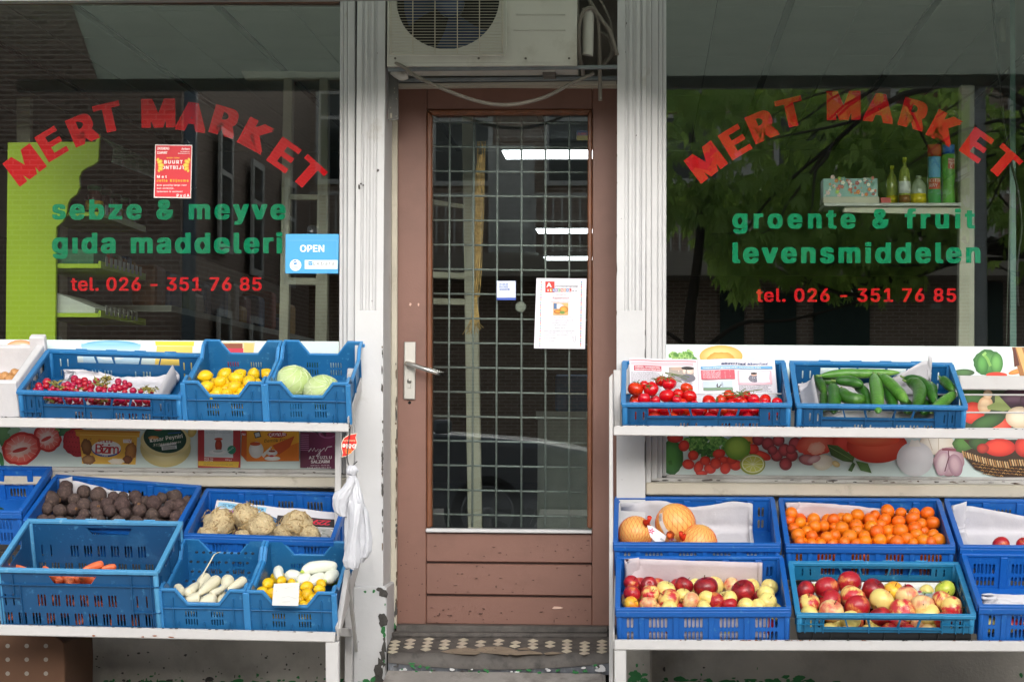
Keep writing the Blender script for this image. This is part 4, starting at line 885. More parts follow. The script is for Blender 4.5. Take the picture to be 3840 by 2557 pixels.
for k in range(40): pr.el(420+(k % 8)*20+(k//8 % 2)*10, 705+(k//8)*30+(k % 8)*2, 3, 4, '#6f0f1a', n=6); pr.n -= 1
pr.n += 1
# margarine tub
pr.poly([(478, 690), (882, 700), (880, 738), (866, 740), (856, 910), (520, 905), (502, 736), (480, 728)], '#e8a838', ['#d89028', '#e0a030', '#e8b040', '#e8b040', '#e8b848', '#f0c050', '#e0a030', '#d89028'])
pr.poly([(472, 692), (884, 702), (884, 712), (472, 702)], '#c07a20'); pr.line([(505, 722), (868, 732)], 4, '#f2c868')
pr.el(548, 800, 34, 52, '#6a3a1c', '#a06a38', -10, wob=.1); pr.el(560, 880, 42, 30, '#7a4a28', '#b88a58', 0, wob=.1); pr.el(825, 830, 36, 60, '#8a5020', '#c88a48', 10, wob=.12); pr.el(805, 880, 30, 26, '#5a2c14', '#8a5028', 0, wob=.1); pr.el(735, 890, 50, 18, '#e8dcc8', '#f8f0e4', 0, wob=.15)
pr.el(672, 815, 92, 48, '#1f4a9a'); pr.el(672, 806, 92, 46, '#f2eee8')
pr.text('ÜLKER', 622, 768, 15, '#c0202c', 88, -3, .05); pr.text('Bizim', 602, 838, 58, '#c8202c', 148, -2, .02); pr.text('YAG', 645, 858, 11, '#f2eee8', 36, -2, .02); pr.text('e', 568, 752, 10, '#7a3a10', 10, 0, 0)
pr.rect(778, 752, 830, 774, '#f2e8dc'); pr.text('Sertifika', 782, 762, 6, '#c03030', 34, 0, 0); pr.line([(812, 758), (818, 770), (830, 744)], 3, '#b82020')
# cheese
pr.el(1045, 805, 160, 122, '#c8b878', '#f0e4b0', 0, off=(0, .3)); pr.el(1045, 760, 158, 100, '#e0d090', '#f2e8bc')
pr.el(1042, 745, 136, 92, '#0f3a2c', '#1f5a40', 8, n=36); pr.rect(905, 640, 1180, 688, '#1f4a38')
pr.el(1000, 690, 26, 8, '#c03030'); pr.line([(1060, 715), (1140, 708)], 6, '#2a5aa0'); pr.el(970, 742, 34, 12, '#c07a30', '#e0a860')
pr.text('Kasar Peyniri', 948, 770, 24, '#f2f0e4', 208, 8, .03); pr.text('Kashkaval Cheese', 972, 790, 12, '#e8e4d0', 172, 6, .01); pr.poly([(1008, 785), (1112, 770), (1114, 782), (1010, 798)], '#e8e8e4'); pr.text('25.06.2016', 1012, 796, 8, '#444444', 96, 8, 0)
pr.poly([(1020, 798), (1115, 788), (1117, 810), (1023, 820)], '#e4e8e4')
for k in range(16): pr.line([(1030+k*5, 800-k*.5), (1032+k*5, 816-k*.5)], 2, '#222222')
pr.text('Net 350g', 968, 798, 6, '#e8e4d0', 38, 4, 0)
pr.el(1215, 700, 26, 40, '#c8a850', '#e8d080', 20)
# tea box
pr.rect(1250, 640, 1518, 930, '#b8363a'); pr.poly([(1290, 640), (1472, 640), (1472, 868), (1290, 862)], '#dbe4e6'); pr.el(1380, 790, 22, 42, '#8a2418', '#c04a30'); pr.rect(1358, 690, 1402, 752, '#e4ecee'); pr.el(1380, 750, 26, 9, '#c04a30'); pr.el(1376, 832, 56, 16, '#e8ecec', '#f8f8f8')
pr.el(1376, 826, 30, 8, '#c8d0d0'); pr.el(1463, 818, 27, 27, '#2f8a6a'); pr.text('KALITE', 1442, 830, 8, '#e8f0ec', 42, 35, .02)
pr.text('Ay rengi Siyah Cay bahceden', 1300, 712, 7, '#8a8a90', 160, 0, 0); pr.poly([(1252, 888), (1510, 892), (1504, 928), (1252, 918)], '#e0b838'); pr.text('Çay İşletmeleri Genel Müdürlüğü-RIZE', 1285, 912, 7, '#5a6a4a', 185, -1, 0)
pr.text('Black Tea', 1290, 876, 9, '#f2e8e4', 56, -1, .02); pr.text('Siyah Çay', 1290, 888, 9, '#f2e8e4', 56, -1, .02); pr.text('500 g e', 1422, 884, 9, '#f2e8e4', 42, -1, .01)
# tea bag box
pr.poly([(1528, 690), (1888, 700), (1888, 885), (1560, 888), (1522, 850)], '#e8a020', ['#f0b030', '#f0b030', '#e89820', '#e07818', '#c86018']); pr.poly([(1545, 870), (1700, 840), (1888, 770), (1888, 888), (1560, 890)], '#e07818')
pr.poly([(1528, 690), (1560, 700), (1556, 888), (1524, 850)], '#d06018'); pr.poly([(1522, 700), (1552, 706), (1552, 730), (1522, 724)], '#b82830'); pr.text('ÇAYKUR', 1524, 724, 12, '#f2e4e0', 26, -6, .03)
pr.el(1750, 722, 62, 19, '#b8202c'); pr.text('ÇAYKUR', 1698, 733, 20, '#f4e8e4', 106, 2, .03); pr.text('Demlik Poset', 1668, 772, 20, '#6a4a20', 170, 4, 0, .25)
pr.poly([(1602, 710), (1640, 700), (1650, 735), (1612, 745)], '#3a3a3a'); pr.poly([(1608, 714), (1636, 707), (1643, 730), (1616, 738)], '#c8ccd0')
pr.poly([(1720, 790), (1860, 730), (1830, 800), (1760, 850)], '#c8501c'); pr.el(1618, 818, 46, 52, '#d8d4cc', '#f6f4f0'); pr.el(1612, 780, 34, 12, '#c04a20'); pr.poly([(1650, 850), (1712, 795), (1716, 802), (1665, 868)], '#e8e4dc'); pr.el(1718, 836, 34, 20, '#d8d8d4', '#f4f2ee'); pr.el(1718, 826, 22, 7, '#a04418'); pr.el(1720, 872, 50, 14, '#dcdcd8', '#f6f4f0'); pr.el(1715, 856, 16, 6, '#c02030')
pr.line([(1708, 800), (1716, 824)], 3, '#a04418')
# salt can
pr.poly([(1895, 705), (2130, 712), (2126, 938), (1895, 930)], '#7a2450', ['#5a1838', '#8a3060', '#6a2048', '#5a1838'])
for k in range(9): pr.line([(1896, 722+k*12), (1950, 724+k*12)], 4, '#b87aa0')
pr.el(2070, 712, 60, 34, '#a05080', '#c890b0', a0=0, a1=180); pr.el(2070, 712, 48, 26, '#7a2450', a0=0, a1=180); pr.poly([(1990, 705), (2020, 735), (2005, 708)], '#3a1028'); pr.poly([(2030, 708), (2055, 738), (2060, 708)], '#3a1028')
pr.line([(1948, 830), (1965, 808), (1972, 826), (1985, 805), (1992, 828), (2010, 812), (2008, 832), (2022, 812), (2018, 850), (1995, 858), (2030, 822), (2048, 806), (2052, 826), (2068, 800), (2096, 796)], 5, '#e8dce4')
pr.text('AZ TUZLU', 1950, 876, 19, '#f0e8ec', 144, 1, .04); pr.text('SALZARM', 1963, 902, 19, '#f0e8ec', 118, 1, .04); pr.text('LESS SALTY - PEU DE SEL', 1960, 920, 8, '#e0c8d4', 122, 1, .01); pr.text('BAHR ADEN 001.032', 1940, 936, 9, '#f0e8ec', 150, 1, .02)
o = pr.build('printed_window_strip'); tag(o, 'glossy printed strip of strawberries, cheese, tea and cans along the bottom of the left window', 'window print')
# right strip
pr = Print(c7, lambda X, Y: P(X, Y, YPR), step=4e-5)
pr.poly([(328, 62), (2700, 78), (2700, 820), (328, 797)], '#d3e2df')
rd = random.Random(10)
def leafy(cx, cy, rx, ry, n, cs_, s_):
    for _ in range(n):
        a = rd.uniform(0, 6.28); r_ = math.sqrt(rd.random()); pr.el(cx+math.cos(a)*r_*rx, cy+math.sin(a)*r_*ry, s_*rd.uniform(.6, 1.3), s_*rd.uniform(.5, 1), rd.choice(cs_), rd.choice(cs_), rd.uniform(0, 180), n=9, wob=.2); pr.n -= .6
leafy(430, 130, 85, 30, 40, ['#8fb85a', '#5f9a3a', '#b0d080', '#4a8030'], 16)
pr.el(640, 130, 122, 62, '#e0a848', '#f6dc90'); pr.el(640, 142, 78, 36, '#e89838', '#f0b858', wob=.1)
pr.el(630, 160, 58, 18, '#d87820', '#e8a850', wob=.15)
pr.el(2150, 165, 82, 74, '#1f5a20', '#58984a', wob=.06); pr.el(2200, 170, 36, 60, '#2f6f2a', '#6fae58'); pr.el(2120, 175, 34, 60, '#256422', '#5aa04a'); pr.line([(2128, 120), (2148, 145), (2165, 185)], 16, '#79ad50'); pr.line([(2120, 125), (2140, 108)], 14, '#8fbf68')
pr.el(2015, 222, 60, 20, '#2f4a2a', '#4f7a40'); pr.el(2200, 235, 60, 16, '#d03a24'); pr.el(2315, 215, 50, 14, '#d8702a', '#f09848', -15)
pr.poly([(2285, 78), (2700, 80), (2700, 240), (2330, 240)], '#a06a38'); pr.poly([(2310, 80), (2340, 80), (2400, 240), (2360, 240)], '#e0a868'); pr.poly([(2290, 80), (2305, 80), (2330, 180), (2300, 190)], '#5a2818')
# middle band veg at right
pr.poly([(1985, 320), (2700, 325), (2700, 545), (2010, 540)], '#34402a')
pr.el(2060, 340, 70, 60, '#2c5a26', '#4a7a38'); pr.el(2065, 450, 66, 62, '#b81c14', '#ec5038'); pr.el(2215, 520, 70, 44, '#b81c14', '#f06048'); pr.el(2150, 500, 100, 40, '#1f3a18', '#3f6a30', -18); pr.el(2330, 350, 120, 60, '#2a1420', '#5a3a50', -20)
pr.el(2135, 405, 42, 50, '#c89a70', '#ecd0a8', 20); pr.el(2150, 345, 26, 26, '#d8b088', '#f0dcbc'); pr.poly([(2190, 340), (2215, 355), (2285, 430), (2240, 440), (2150, 430), (2145, 412), (2190, 390)], '#8a9a58'); pr.el(2330, 475, 80, 62, '#c0a888', '#ece0c8'); pr.el(2500, 450, 90, 80, '#b02018', '#e85840'); pr.el(2420, 380, 90, 60, '#3a1a2c', '#5a3050')
# lower band
pr.el(360, 700, 66, 100, '#1f5a20', '#5aa048', wob=.05); pr.line([(350, 720), (356, 745)], 20, '#3f7a2c'); pr.el(380, 590, 46, 28, '#b81c1c', '#e84838')
leafy(560, 620, 130, 50, 110, ['#4a8a34', '#6aa84a', '#2f6a24', '#8fc060'], 17); leafy(540, 680, 70, 20, 26, ['#2a5a20', '#3f7a2c'], 16)
for (x, y, a, b, g_) in ((430, 635, 30, 32, 20), (482, 690, 30, 28, 0), (455, 740, 34, 28, 10), (513, 755, 26, 36, 20), (550, 720, 30, 26, 0), (577, 765, 34, 28, 10), (610, 735, 32, 32, 0), (628, 680, 36, 26, -10), (665, 760, 30, 36, 15), (722, 745, 34, 30, 0), (655, 715, 26, 20, 0), (530, 790, 34, 14, 0), (870, 690, 54, 24, 20), (820, 655, 34, 30, 0), (700, 715, 30, 24, 0)):
    pr.el(x, y, a, b, '#b81812', '#f04a34', g_)
pr.el(785, 600, 50, 30, '#d8702a', '#f09848'); pr.el(732, 648, 74, 68, '#5a8a20', '#a8cc50', n=36); pr.el(800, 618, 8, 8, '#6a7a20')
pr.el(818, 740, 72, 58, '#8f9a30', '#c8c850', n=36); pr.el(820, 738, 64, 50, '#e8ecc0', '#f4f4d8', n=36); pr.el(820, 738, 57, 44, '#c8cc50', '#dce07a', n=36)
for k in range(10): a = k*.628; pr.line([(820, 740), (820+57*math.cos(a), 738+44*math.sin(a))], 2.5, '#eef0cc')
for (x, y, r_) in ((850, 600, 34), (905, 625, 36), (965, 605, 34), (955, 690, 34), (1000, 660, 36), (1040, 690, 34), (1060, 625, 38), (1005, 738, 36), (930, 660, 28), (1035, 655, 28)): pr.el(x, y, r_, r_, '#6a1420', '#c04a50')
pr.el(1180, 625, 115, 66, '#c83424', '#f07a60', -10, wob=.06); pr.el(1180, 650, 50, 36, '#f0a088', '#f8c8b0', -10, wob=.1); pr.el(1330, 620, 60, 56, '#c02c1c', '#e85040')
pr.el(1522, 635, 172, 98, '#b82410', '#f26a48', n=44, off=(-.2, -.6)); pr.el(1500, 600, 150, 40, '#e04a2c', '#f07850')
pr.poly([(1240, 628), (1300, 634), (1395, 700), (1385, 730), (1330, 722), (1262, 690)], '#3a5a24', ['#2f4a1c', '#5a7a3a', '#4a6a2c', '#2f4a1c', '#4a6a2c', '#2f4a1c']); pr.poly([(1400, 720), (1470, 735), (1492, 790), (1430, 775)], '#4a7030'); pr.poly([(1385, 725), (1358, 775), (1380, 782), (1400, 740)], '#3a5a24'); pr.line([(1250, 640), (1380, 715)], 3, '#7a9a58')
pr.el(1130, 715, 52, 30, '#8a4048', '#c88888', 10); pr.el(1215, 730, 58, 44, '#d8d0b8', '#f6f2e6', -10); pr.el(1165, 712, 40, 20, '#b88088', '#e0c0c0', -20); pr.el(1290, 738, 24, 16, '#c8a868', '#e8d8a0', 30)
pr.el(1860, 625, 100, 62, '#d8ccb8', '#f2ece0'); pr.line([(1810, 590), (1835, 660)], 4, '#c8b8a0'); pr.line([(1870, 590), (1870, 660)], 4, '#c8b8a0')
pr.el(1737, 710, 104, 98, '#cfcdd0', '#f8f8fa', n=40, off=(-.1, -.2)); pr.poly([(1715, 600), (1735, 608), (1755, 600), (1770, 640), (1700, 640)], '#e8e4dc')
pr.el(1928, 725, 88, 82, '#a8808a', '#e4d0d4', n=36, wob=.03); pr.el(1895, 735, 42, 70, '#b890a0', '#ecdcdc', 12); pr.el(1965, 745, 40, 64, '#a07888', '#d8b8c0', -12); pr.line([(1925, 660), (1928, 700), (1905, 780)], 6, '#6a3a48'); pr.line([(1890, 655), (1975, 660)], 14, '#8a4a58')
pr.el(2010, 625, 60, 50, '#3a5a28', '#5a8a40', wob=.1)
pr.poly([(2010, 600), (2700, 600), (2700, 815), (2200, 812), (2080, 770), (2020, 700), (2005, 670), (2060, 650)], '#3a2412')
pr.el(2100, 620, 60, 40, '#1f3a18', '#3f6030'); pr.el(2215, 645, 90, 50, '#b81c14', '#f04a34'); pr.el(2120, 650, 34, 28, '#8a1a14', '#c03a28'); pr.el(2360, 640, 60, 60, '#a01a14', '#e04030')
pts = [(2005+u*1.0, 680+62*math.sin(min(1, u/260)*1.4)) for u in range(0, 700, 14)]
for i, (x, y) in enumerate(pts): pr.line([(x, y-16-(i > 18)*12), (x+10, y+20-(i > 18)*12)], 8, ['#c8a070', '#a87a48', '#d8b888'][i % 3]); pr.n -= .7
for r_ in range(5):
    for k in range(26):
        x = 2060+k*24+r_*12; y = 742+r_*16+min(40, (x-2060)*.14)-(x > 2200)*((x-2200)*.05)
        if y < 812 and x-2040 > r_*26: pr.line([(x, y-5), (x+9, y-9), (x+19, y-3)], 5, ['#a87a40', '#8a5e30', '#c09458'][(k+r_) % 3]); pr.n -= .7
o = pr.build('printed_window_strip'); tag(o, 'glossy printed strip of vegetables, garlic and a wicker basket along the bottom of the right window', 'window print')
# ================================================================== RACKS
wmetal = mat('white_painted_steel', '#bebcbb', .45, .05, 4, .2, 50, c2='#b3aea8', c2t=(.62, .8), c2s=7, c3='#4a423c', c3t=(.735, .75), c3s=55)
YT, YB_ = -.43, -.80      # front planes of the upper and lower shelf lips
TT, TB = math.radians(24), math.radians(22)
def rail(rk, pts, Y, th=.022, nm='shelf_lip'): return bev(slab(pts, Y, Y+th).build(nm, wmetal, rk), .003)
rkL = empty('display_rack', (P(600, 2500, -.5).x, -.45, G0), 'white painted steel two-tier display rack left of the door, hung with a plastic bag', 'rack', 'display racks beside the door')
rkR = empty('display_rack', (P(3100, 2500, -.5).x, -.45, G0), 'white painted steel two-tier display rack right of the door, full of fruit crates', 'rack', 'display racks beside the door')
rail(rkL, [(-500, c2(0, 598)[1]), c2(2205, 650), c2(2203, 706), (-500, c2(0, 663)[1])], YT)
rail(rkL, [(-500, c3(0, 976)[1]), c3(2115, 1043), c3(2110, 1106), (-500, c3(0, 1044)[1])], YB_)
rail(rkR, [c7(30, 520), c7(3300, 547), c7(3300, 606), c7(30, 577)], YT)
rail(rkR, [c8(35, 932), c8(3300, 944), c8(3300, 1004), c8(35, 990)], YB_)
def bx_(rk, a, b, w_, h_, nm): return bev(MB().beam(a, b, w_, h_).build(nm, wmetal, rk), .002)
# legs
leg = slab([c3(2052, 1107), c3(2136, 1103), c3(2136, 1900), c3(2060, 1900)], YB_+.004, YB_+.04).build('leg', wmetal, rkL); bev(leg)
leg = slab([c8(36, 992), c8(103, 992), c8(103, 1900), c8(36, 1900)], YB_+.004, YB_+.04).build('leg', wmetal, rkR); bev(leg)
for rk, px_ in ((rkL, -480), (rkR, 4480)):      # far legs, outside the photograph
    xq = P(px_, 1500, YB_).x; zq = P(px_, 2380, YB_).z
    bx_(rk, (xq, YB_+.02, G0), (xq, YB_+.02, zq), .05, .035, 'leg'); bx_(rk, (xq, -.14, G0), (xq, -.14, zq+.75), .04, .035, 'leg')
def tiltp(p, L, t): return p+Vector((0, math.cos(t)*L, math.sin(t)*L))
aT = P(*c2(2195, 678), YT); bT = tiltp(aT, .46, TT); aB = P(*c3(2125, 1070), YB_); bB = tiltp(aB, .82, TB)
bx_(rkL, aT+Vector((0, .01, .012)), tiltp(aT, .40, TT)+Vector((0, 0, .012)), .006, .05, 'side_rail')
bx_(rkL, aB+Vector((0, .01, .012)), tiltp(aB, .76, TB)+Vector((0, 0, .012)), .006, .06, 'side_rail')
xbk = P(1333, 2400, -.12).x
bk0 = Vector((P(1316, 2000, -.1).x, -.10, 0))
xl = P(1311, 2300, -.12).x
bx_(rkL, (xl, -.13, G0), (xl, -.13, P(1330, 1400, -.12).z), .028, .028, 'back_post')
bx_(rkL, (xl-.035, -.20, G0), (xl-.035, -.20, 1.12), .022, .022, 'back_post')
bx_(rkL, P(*ct(255, 905), -.62), P(*ct(305, 1370), -.16), .012, .02, 'brace')
bx_(rkL, P(*ct(252, 890), -.60), P(*ct(193, 1255), -.78), .018, .03, 'brace')
bx_(rkL, P(*ct(290, 250), -.3), P(*ct(312, 380), -.16), .012, .016, 'brace')
bx_(rkL, P(*ct(195, 1258), -.5), P(*ct(285, 1262), -.16), .014, .03, 'brace')
aT2 = P(*c7(33, 548), YT); aB2 = P(*c8(38, 962), YB_)
bx_(rkR, aT2+Vector((-.004, .01, .012)), tiltp(aT2, .40, TT)+Vector((-.004, 0, .012)), .006, .05, 'side_rail')
bx_(rkR, aB2+Vector((-.004, .01, .012)), tiltp(aB2, .76, TB)+Vector((-.004, 0, .012)), .006, .06, 'side_rail')
m = slab([(2284, 1415), (2297, 1400), (2299, 1900), (2300, 2900), (2284, 2900)], -.44, -.40); bev(m.build('back_post', wmetal, rkR), .002)
m = slab([c7(31, 206), c7(72, 207), c7(72, 522), c7(35, 522)], -.36, -.34); bev(m.build('end_plate', wmetal, rkR), .002)
for rk, x0, x1 in ((rkL, P(-500, 0, 0).x, aT.x-.01), (rkR, aT2.x+.01, P(4500, 0, 0).x)):
    zT, zB = (aT.z if rk is rkL else aT2.z), (aB.z if rk is rkL else aB2.z)
    for L in (.06, .20, .36): p = tiltp(Vector((0, YT, zT-.012)), L, TT); bx_(rk, (x0, p.y, p.z), (x1, p.y, p.z), .03, .006, 'slat')
    for L in (.06, .24, .44, .66): p = tiltp(Vector((0, YB_, zB-.012)), L, TB); bx_(rk, (x0, p.y, p.z), (x1, p.y, p.z), .03, .006, 'slat')
m = slab([c7(1985, 238), c7(3300, 248), c7(3300, 328), c7(1995, 318)], -.06, -.045); bev(m.build('back_rail', wmetal, rkR), .003)
bx_(rkL, (xl-2.4, -.05, P(600, 1470, -.05).z), (xl-.03, -.05, P(1300, 1480, -.05).z), .012, .06, 'back_rail')

m = MB(); rd = random.Random(18); sp = []
for (x, y, w_) in ((590, 1064, 14), (900, 1071, 12), (975, 1064, 26), (1080, 1073, 30)): X, Y = c3(x, y); sp.append((X, Y, w_, 6, 0))
for _ in range(46): x = rd.uniform(0, 2100); X, Y = c3(x, 989+x*.0262+rd.uniform(-1, 1.5)); sp.append((X, Y, rd.uniform(4, 16), rd.uniform(1.5, 3.5), 1))
for _ in range(46): x = rd.uniform(40, 2350); X, Y = c8(x, 933.5+x*.002); sp.append((X, Y, rd.uniform(4, 16), rd.uniform(1.5, 3.5), rd.choice([1, 1, 0])))
chips(m, None, sp, YB_, 20); sp = []
for _ in range(50): x = rd.uniform(0, 2200); X, Y = c2(x, 609+x*.0197); sp.append((X, Y, rd.uniform(3, 14), rd.uniform(1.5, 3.5), 1))
for _ in range(50): x = rd.uniform(35, 2350); X, Y = c7(x, 521.5+x*.0085); sp.append((X, Y, rd.uniform(3, 14), rd.uniform(1.5, 3.5), 1))
chips(m, None, sp, YT, 21)
X, Y = c2(2205, 640); sp = [(c2(2203, y)[0], c2(0, y)[1], 4, 12, 1) for y in (655, 668, 690)]; chips(m, None, sp, YT, 22)
o = m.build('paint_flakes', [mat('rust', '#8a4a1c', .9), chipdark], rkL); o['kind'] = 'stuff'

# ================================================================== CRATES
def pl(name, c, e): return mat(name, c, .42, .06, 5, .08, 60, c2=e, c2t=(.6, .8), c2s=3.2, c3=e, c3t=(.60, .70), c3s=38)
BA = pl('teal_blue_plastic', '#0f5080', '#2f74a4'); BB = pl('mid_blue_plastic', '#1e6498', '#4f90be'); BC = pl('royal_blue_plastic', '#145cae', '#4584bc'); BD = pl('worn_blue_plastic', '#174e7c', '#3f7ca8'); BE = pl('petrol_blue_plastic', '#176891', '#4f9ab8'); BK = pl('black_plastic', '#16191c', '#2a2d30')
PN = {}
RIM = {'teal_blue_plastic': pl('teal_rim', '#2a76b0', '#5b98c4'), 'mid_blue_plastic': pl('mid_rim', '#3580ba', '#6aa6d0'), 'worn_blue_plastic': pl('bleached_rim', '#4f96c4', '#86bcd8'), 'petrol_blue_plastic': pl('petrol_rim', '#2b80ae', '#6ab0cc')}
def panel(key, outline, holes, t=.004):
    """flat plastic wall with real openings: (verts in x,z with y thickness, faces)"""
    if key in PN: return PN[key]
    cu = bpy.data.curves.new('p', 'CURVE'); cu.dimensions = '2D'; cu.fill_mode = 'BOTH'; cu.extrude = t/2
    for pts in [outline]+holes:
        s = cu.splines.new('POLY'); s.points.add(len(pts)-1); s.use_cyclic_u = True
        for i, (x, y) in enumerate(pts): s.points[i].co = (x, y, 0, 1)
    o = bpy.data.objects.new('p', cu); col.objects.link(o); me = bpy.data.meshes.new_from_object(o.evaluated_get(bpy.context.evaluated_depsgraph_get()))
    r_ = ([Vector((v.co.x, -v.co.z, v.co.y)) for v in me.vertices], [tuple(p.vertices) for p in me.polygons])
    bpy.data.objects.remove(o); bpy.data.curves.remove(cu); bpy.data.meshes.remove(me); PN[key] = r_; return r_
def slot(x, z0, z1, w_=.0055):
    r_ = w_/2; return [(x-r_, z0+r_), (x-r_*.5, z0), (x+r_*.5, z0), (x+r_, z0+r_), (x+r_, z1-r_), (x+r_*.5, z1), (x-r_*.5, z1), (x-r_, z1-r_)]
def rc(x0, z0, x1, z1): return [(x0, z0), (x1, z0), (x1, z1), (x0, z1)]
CR_ = {}
def crate_proto(kind, m):
    """dict part -> mesh; local frame: x centred, y 0 (front)..Dp, z up"""
    key = (kind, m.name)
    if key in CR_: return CR_[key]
    W, Dp, H = {'A': (.6, .4, .116), 'A2': (.6, .4, .068), 'B': (.3, .4, .155), 'C': (.6, .4, .135), 'D': (.6, .4, .24), 'W': (.5, .4, .14)}[kind]
    w2 = W/2; T = .004; parts = {}
    holes = []; ribs = []; out = rc(-w2+.012, 0, w2-.012, H-.001); sholes = []; sout = rc(.012, 0, Dp-.012, H-.001); top = None; stop = None
    if kind in ('A', 'A2'):
        zb = H-.05
        xs = [(-.205, -.137, .0, -.008), (-.132, -.063, -.008, -.010), (-.056, .046, -.010, .010), (.053, .112, .010, .008), (.120, .185, .008, 0)]
        for a, b, sa, sb in xs: holes.append([(a-sa if 0 else a+(.008 if sa < 0 else (-.008 if sa > 0 else 0)), zb), (b+(.008 if sb < 0 else (-.008 if sb > 0 else 0)), zb), (b, H-.022), (a, H-.022)])
        for s_ in (-1, 1):
            for dx in (.222, .25): holes += [slot(s_*dx, H-.066, H-.034), slot(s_*dx, .012, .038)] if kind == 'A' else [slot(s_*dx, .016, H-.024)]
        if kind == 'A':
            for g_ in ((-.09, -.078, -.066), (-.035,), (.058, .070, .082), (.106, .118, .130), (.155, .167, .179)): holes += [slot(x, .012, .040, .006) for x in g_]
        ribs = [(x, .0, H-.02) for x in (-.27, -.247+.012, -.209, -.055, .046, .19, .236, .262)]
        hr = [(-.29, -.209, max(H-.08, .03)), (.19, .29, max(H-.08, .03)), (-.209, .19, zb-.003)]
        sholes = [[(.08, H-.05), (.14, H-.05), (.148, H-.022), (.08, H-.022)], [(.16, H-.05), (.24, H-.05), (.232, H-.022), (.168, H-.022)], [(.26, H-.05), (.32, H-.05), (.32, H-.022), (.252, H-.022)]]+([slot(x, .02, .05) for x in (.05, .1, .15, .2, .25, .3, .35)] if kind == 'A' else [])
    elif kind == 'B':
        out = [(-w2+.008, 0), (w2-.008, 0), (w2-.008, H), (w2-.055, H), (w2-.095, H-.052), (-w2+.095, H-.052), (-w2+.055, H), (-w2+.008, H)]
        for g_ in (-1, 1):
            for k in range(5): x = g_*.045+(k-2)*.0095; holes += [slot(x, .022, .045, .0045), slot(x, .052, .074, .0045)]
        ribs = [(-w2+.045, .0, H-.03), (w2-.045, 0, H-.03)]+[(x, 0, .035) for x in (-w2+.06, -.0, w2-.06)]
        hr = [(-w2, w2, H-.068)]
        sout = [(.008, 0), (Dp-.008, 0), (Dp-.008, H), (Dp-.06, H), (Dp-.10, H-.035), (.10, H-.035), (.06, H), (.008, H)]
    elif kind == 'C':
        bays = [(-.252, 2), (-.155, 5), (-.033, 5), (.089, 5), (.218, 6)]
        for bx, n in bays:
            for k in range(n): x = bx+(k-(n-1)/2)*.0135; holes += [slot(x, .014, .048, .009), slot(x, .060, .098, .009)]
        ribs = []; hr = [(-w2, w2, H-.03)]
        for k in range(5): y = .06+k*.07; sholes += [slot(y+j*.012, .02, .09, .006) for j in range(3)]
    elif kind == 'D':
        holes.append([(-.085, H-.055), (.05, H-.055), (.072, H-.026), (-.105, H-.026)])
        for g_ in range(-5, 6):
            for k in range(3): x = g_*.052+(k-1)*.0115-.005; holes.append(slot(x, .03, .075, .007))
        for g_ in range(-3, 3):
            for k in range(3): x = g_*.052+(k-1)*.0115+.02; holes.append(slot(x, .10, .145, .007))
        for x in (-.27, -.24, .215, .25): holes.append(slot(x, .10, .145, .0055))
        ribs = [(-.285, 0, H-.02), (-.265+.03, H-.1, H-.02), (.20, 0, H-.1), (.27, 0, H-.02), (.20, H-.1, H-.02), (-.21, 0, H-.06)]
        hr = [(-w2, w2, H-.058), (-w2, -.21, H-.125+.02), (.20, w2, H-.155)]
        sholes = [[(.13, H-.055), (.27, H-.055), (.29, H-.026), (.11, H-.026)]]+[slot(.05+j*.03, .05, .1, .006) for j in range(11)]
    if kind == 'W':
        parts['wall'] = None
    def wallmesh(nm, key, o_, h_, M, rb=(), hrs=(), outw=-1, mm=m):
        vs, fs = panel((kind, key), o_, h_, T); q = MB(); q.add([M@v for v in vs], fs)
        for (x, a, b) in rb: q.box((x-.0015, -.010, a), (x+.0015, -.0021, b), 0, M)
        for (a, b, z) in hrs: q.box((a, -.0098, z-.0015), (b, -.0022, z+.0015), 0, M)
        if kind == 'C' and key[0] == 'f':
            for x in (-.212, -.094, .028, .150): q.box((x-.009, -.007, 0), (x+.009, -.0023, H-.03), 0, M); q.box((x-.012, .0023, 0), (x+.012, .010, H-.01), 0, M)
        return (nm, q.mesh(nm, [mm]))
    L_ = []
    Mf = Matrix.Translation((0, .008, 0)); Mb = Matrix.Translation((0, Dp-.008, 0))@Matrix.Rotation(math.pi, 4, 'Z')
    L_.append(wallmesh('front_wall', 'f', out, holes, Mf, ribs, hr)); L_.append(wallmesh('back_wall', 'f', out, holes, Mb, ribs, hr))
    for s_ in (-1, 1):
        M = Matrix.Translation((s_*(w2-.010), 0, 0))@Matrix.Rotation(math.pi/2, 4, 'Z')
        srb = [(y, 0, H-.05) for y in ((.1, .2, .3) if kind != 'C' else (.045, .115, .185, .255, .325))] if s_ < 0 else []
        vs, fs = panel((kind, 's'), sout, sholes, T); q = MB(); q.add([M@v for v in vs], fs)
        for y in (.06, .2, .34): q.box((s_*(w2-.0078), y-.0015, 0), (s_*(w2), y+.0015, H-.045))
        L_.append(('side_wall', q.mesh('side_wall', [m])))
    fl = MB(); fl.box((-w2+.012, .010, 0), (w2-.012, Dp-.010, .005))
    if kind != 'A2': L_.append(('base', fl.mesh('base', [m])))
    if kind == 'B' or kind == 'P':
        q = MB(); hh = [(Dp*.2+i*.06-.04, 0) for i in range(5)]
    # rim: profile following the top edge
    q = MB(); rw = .0075
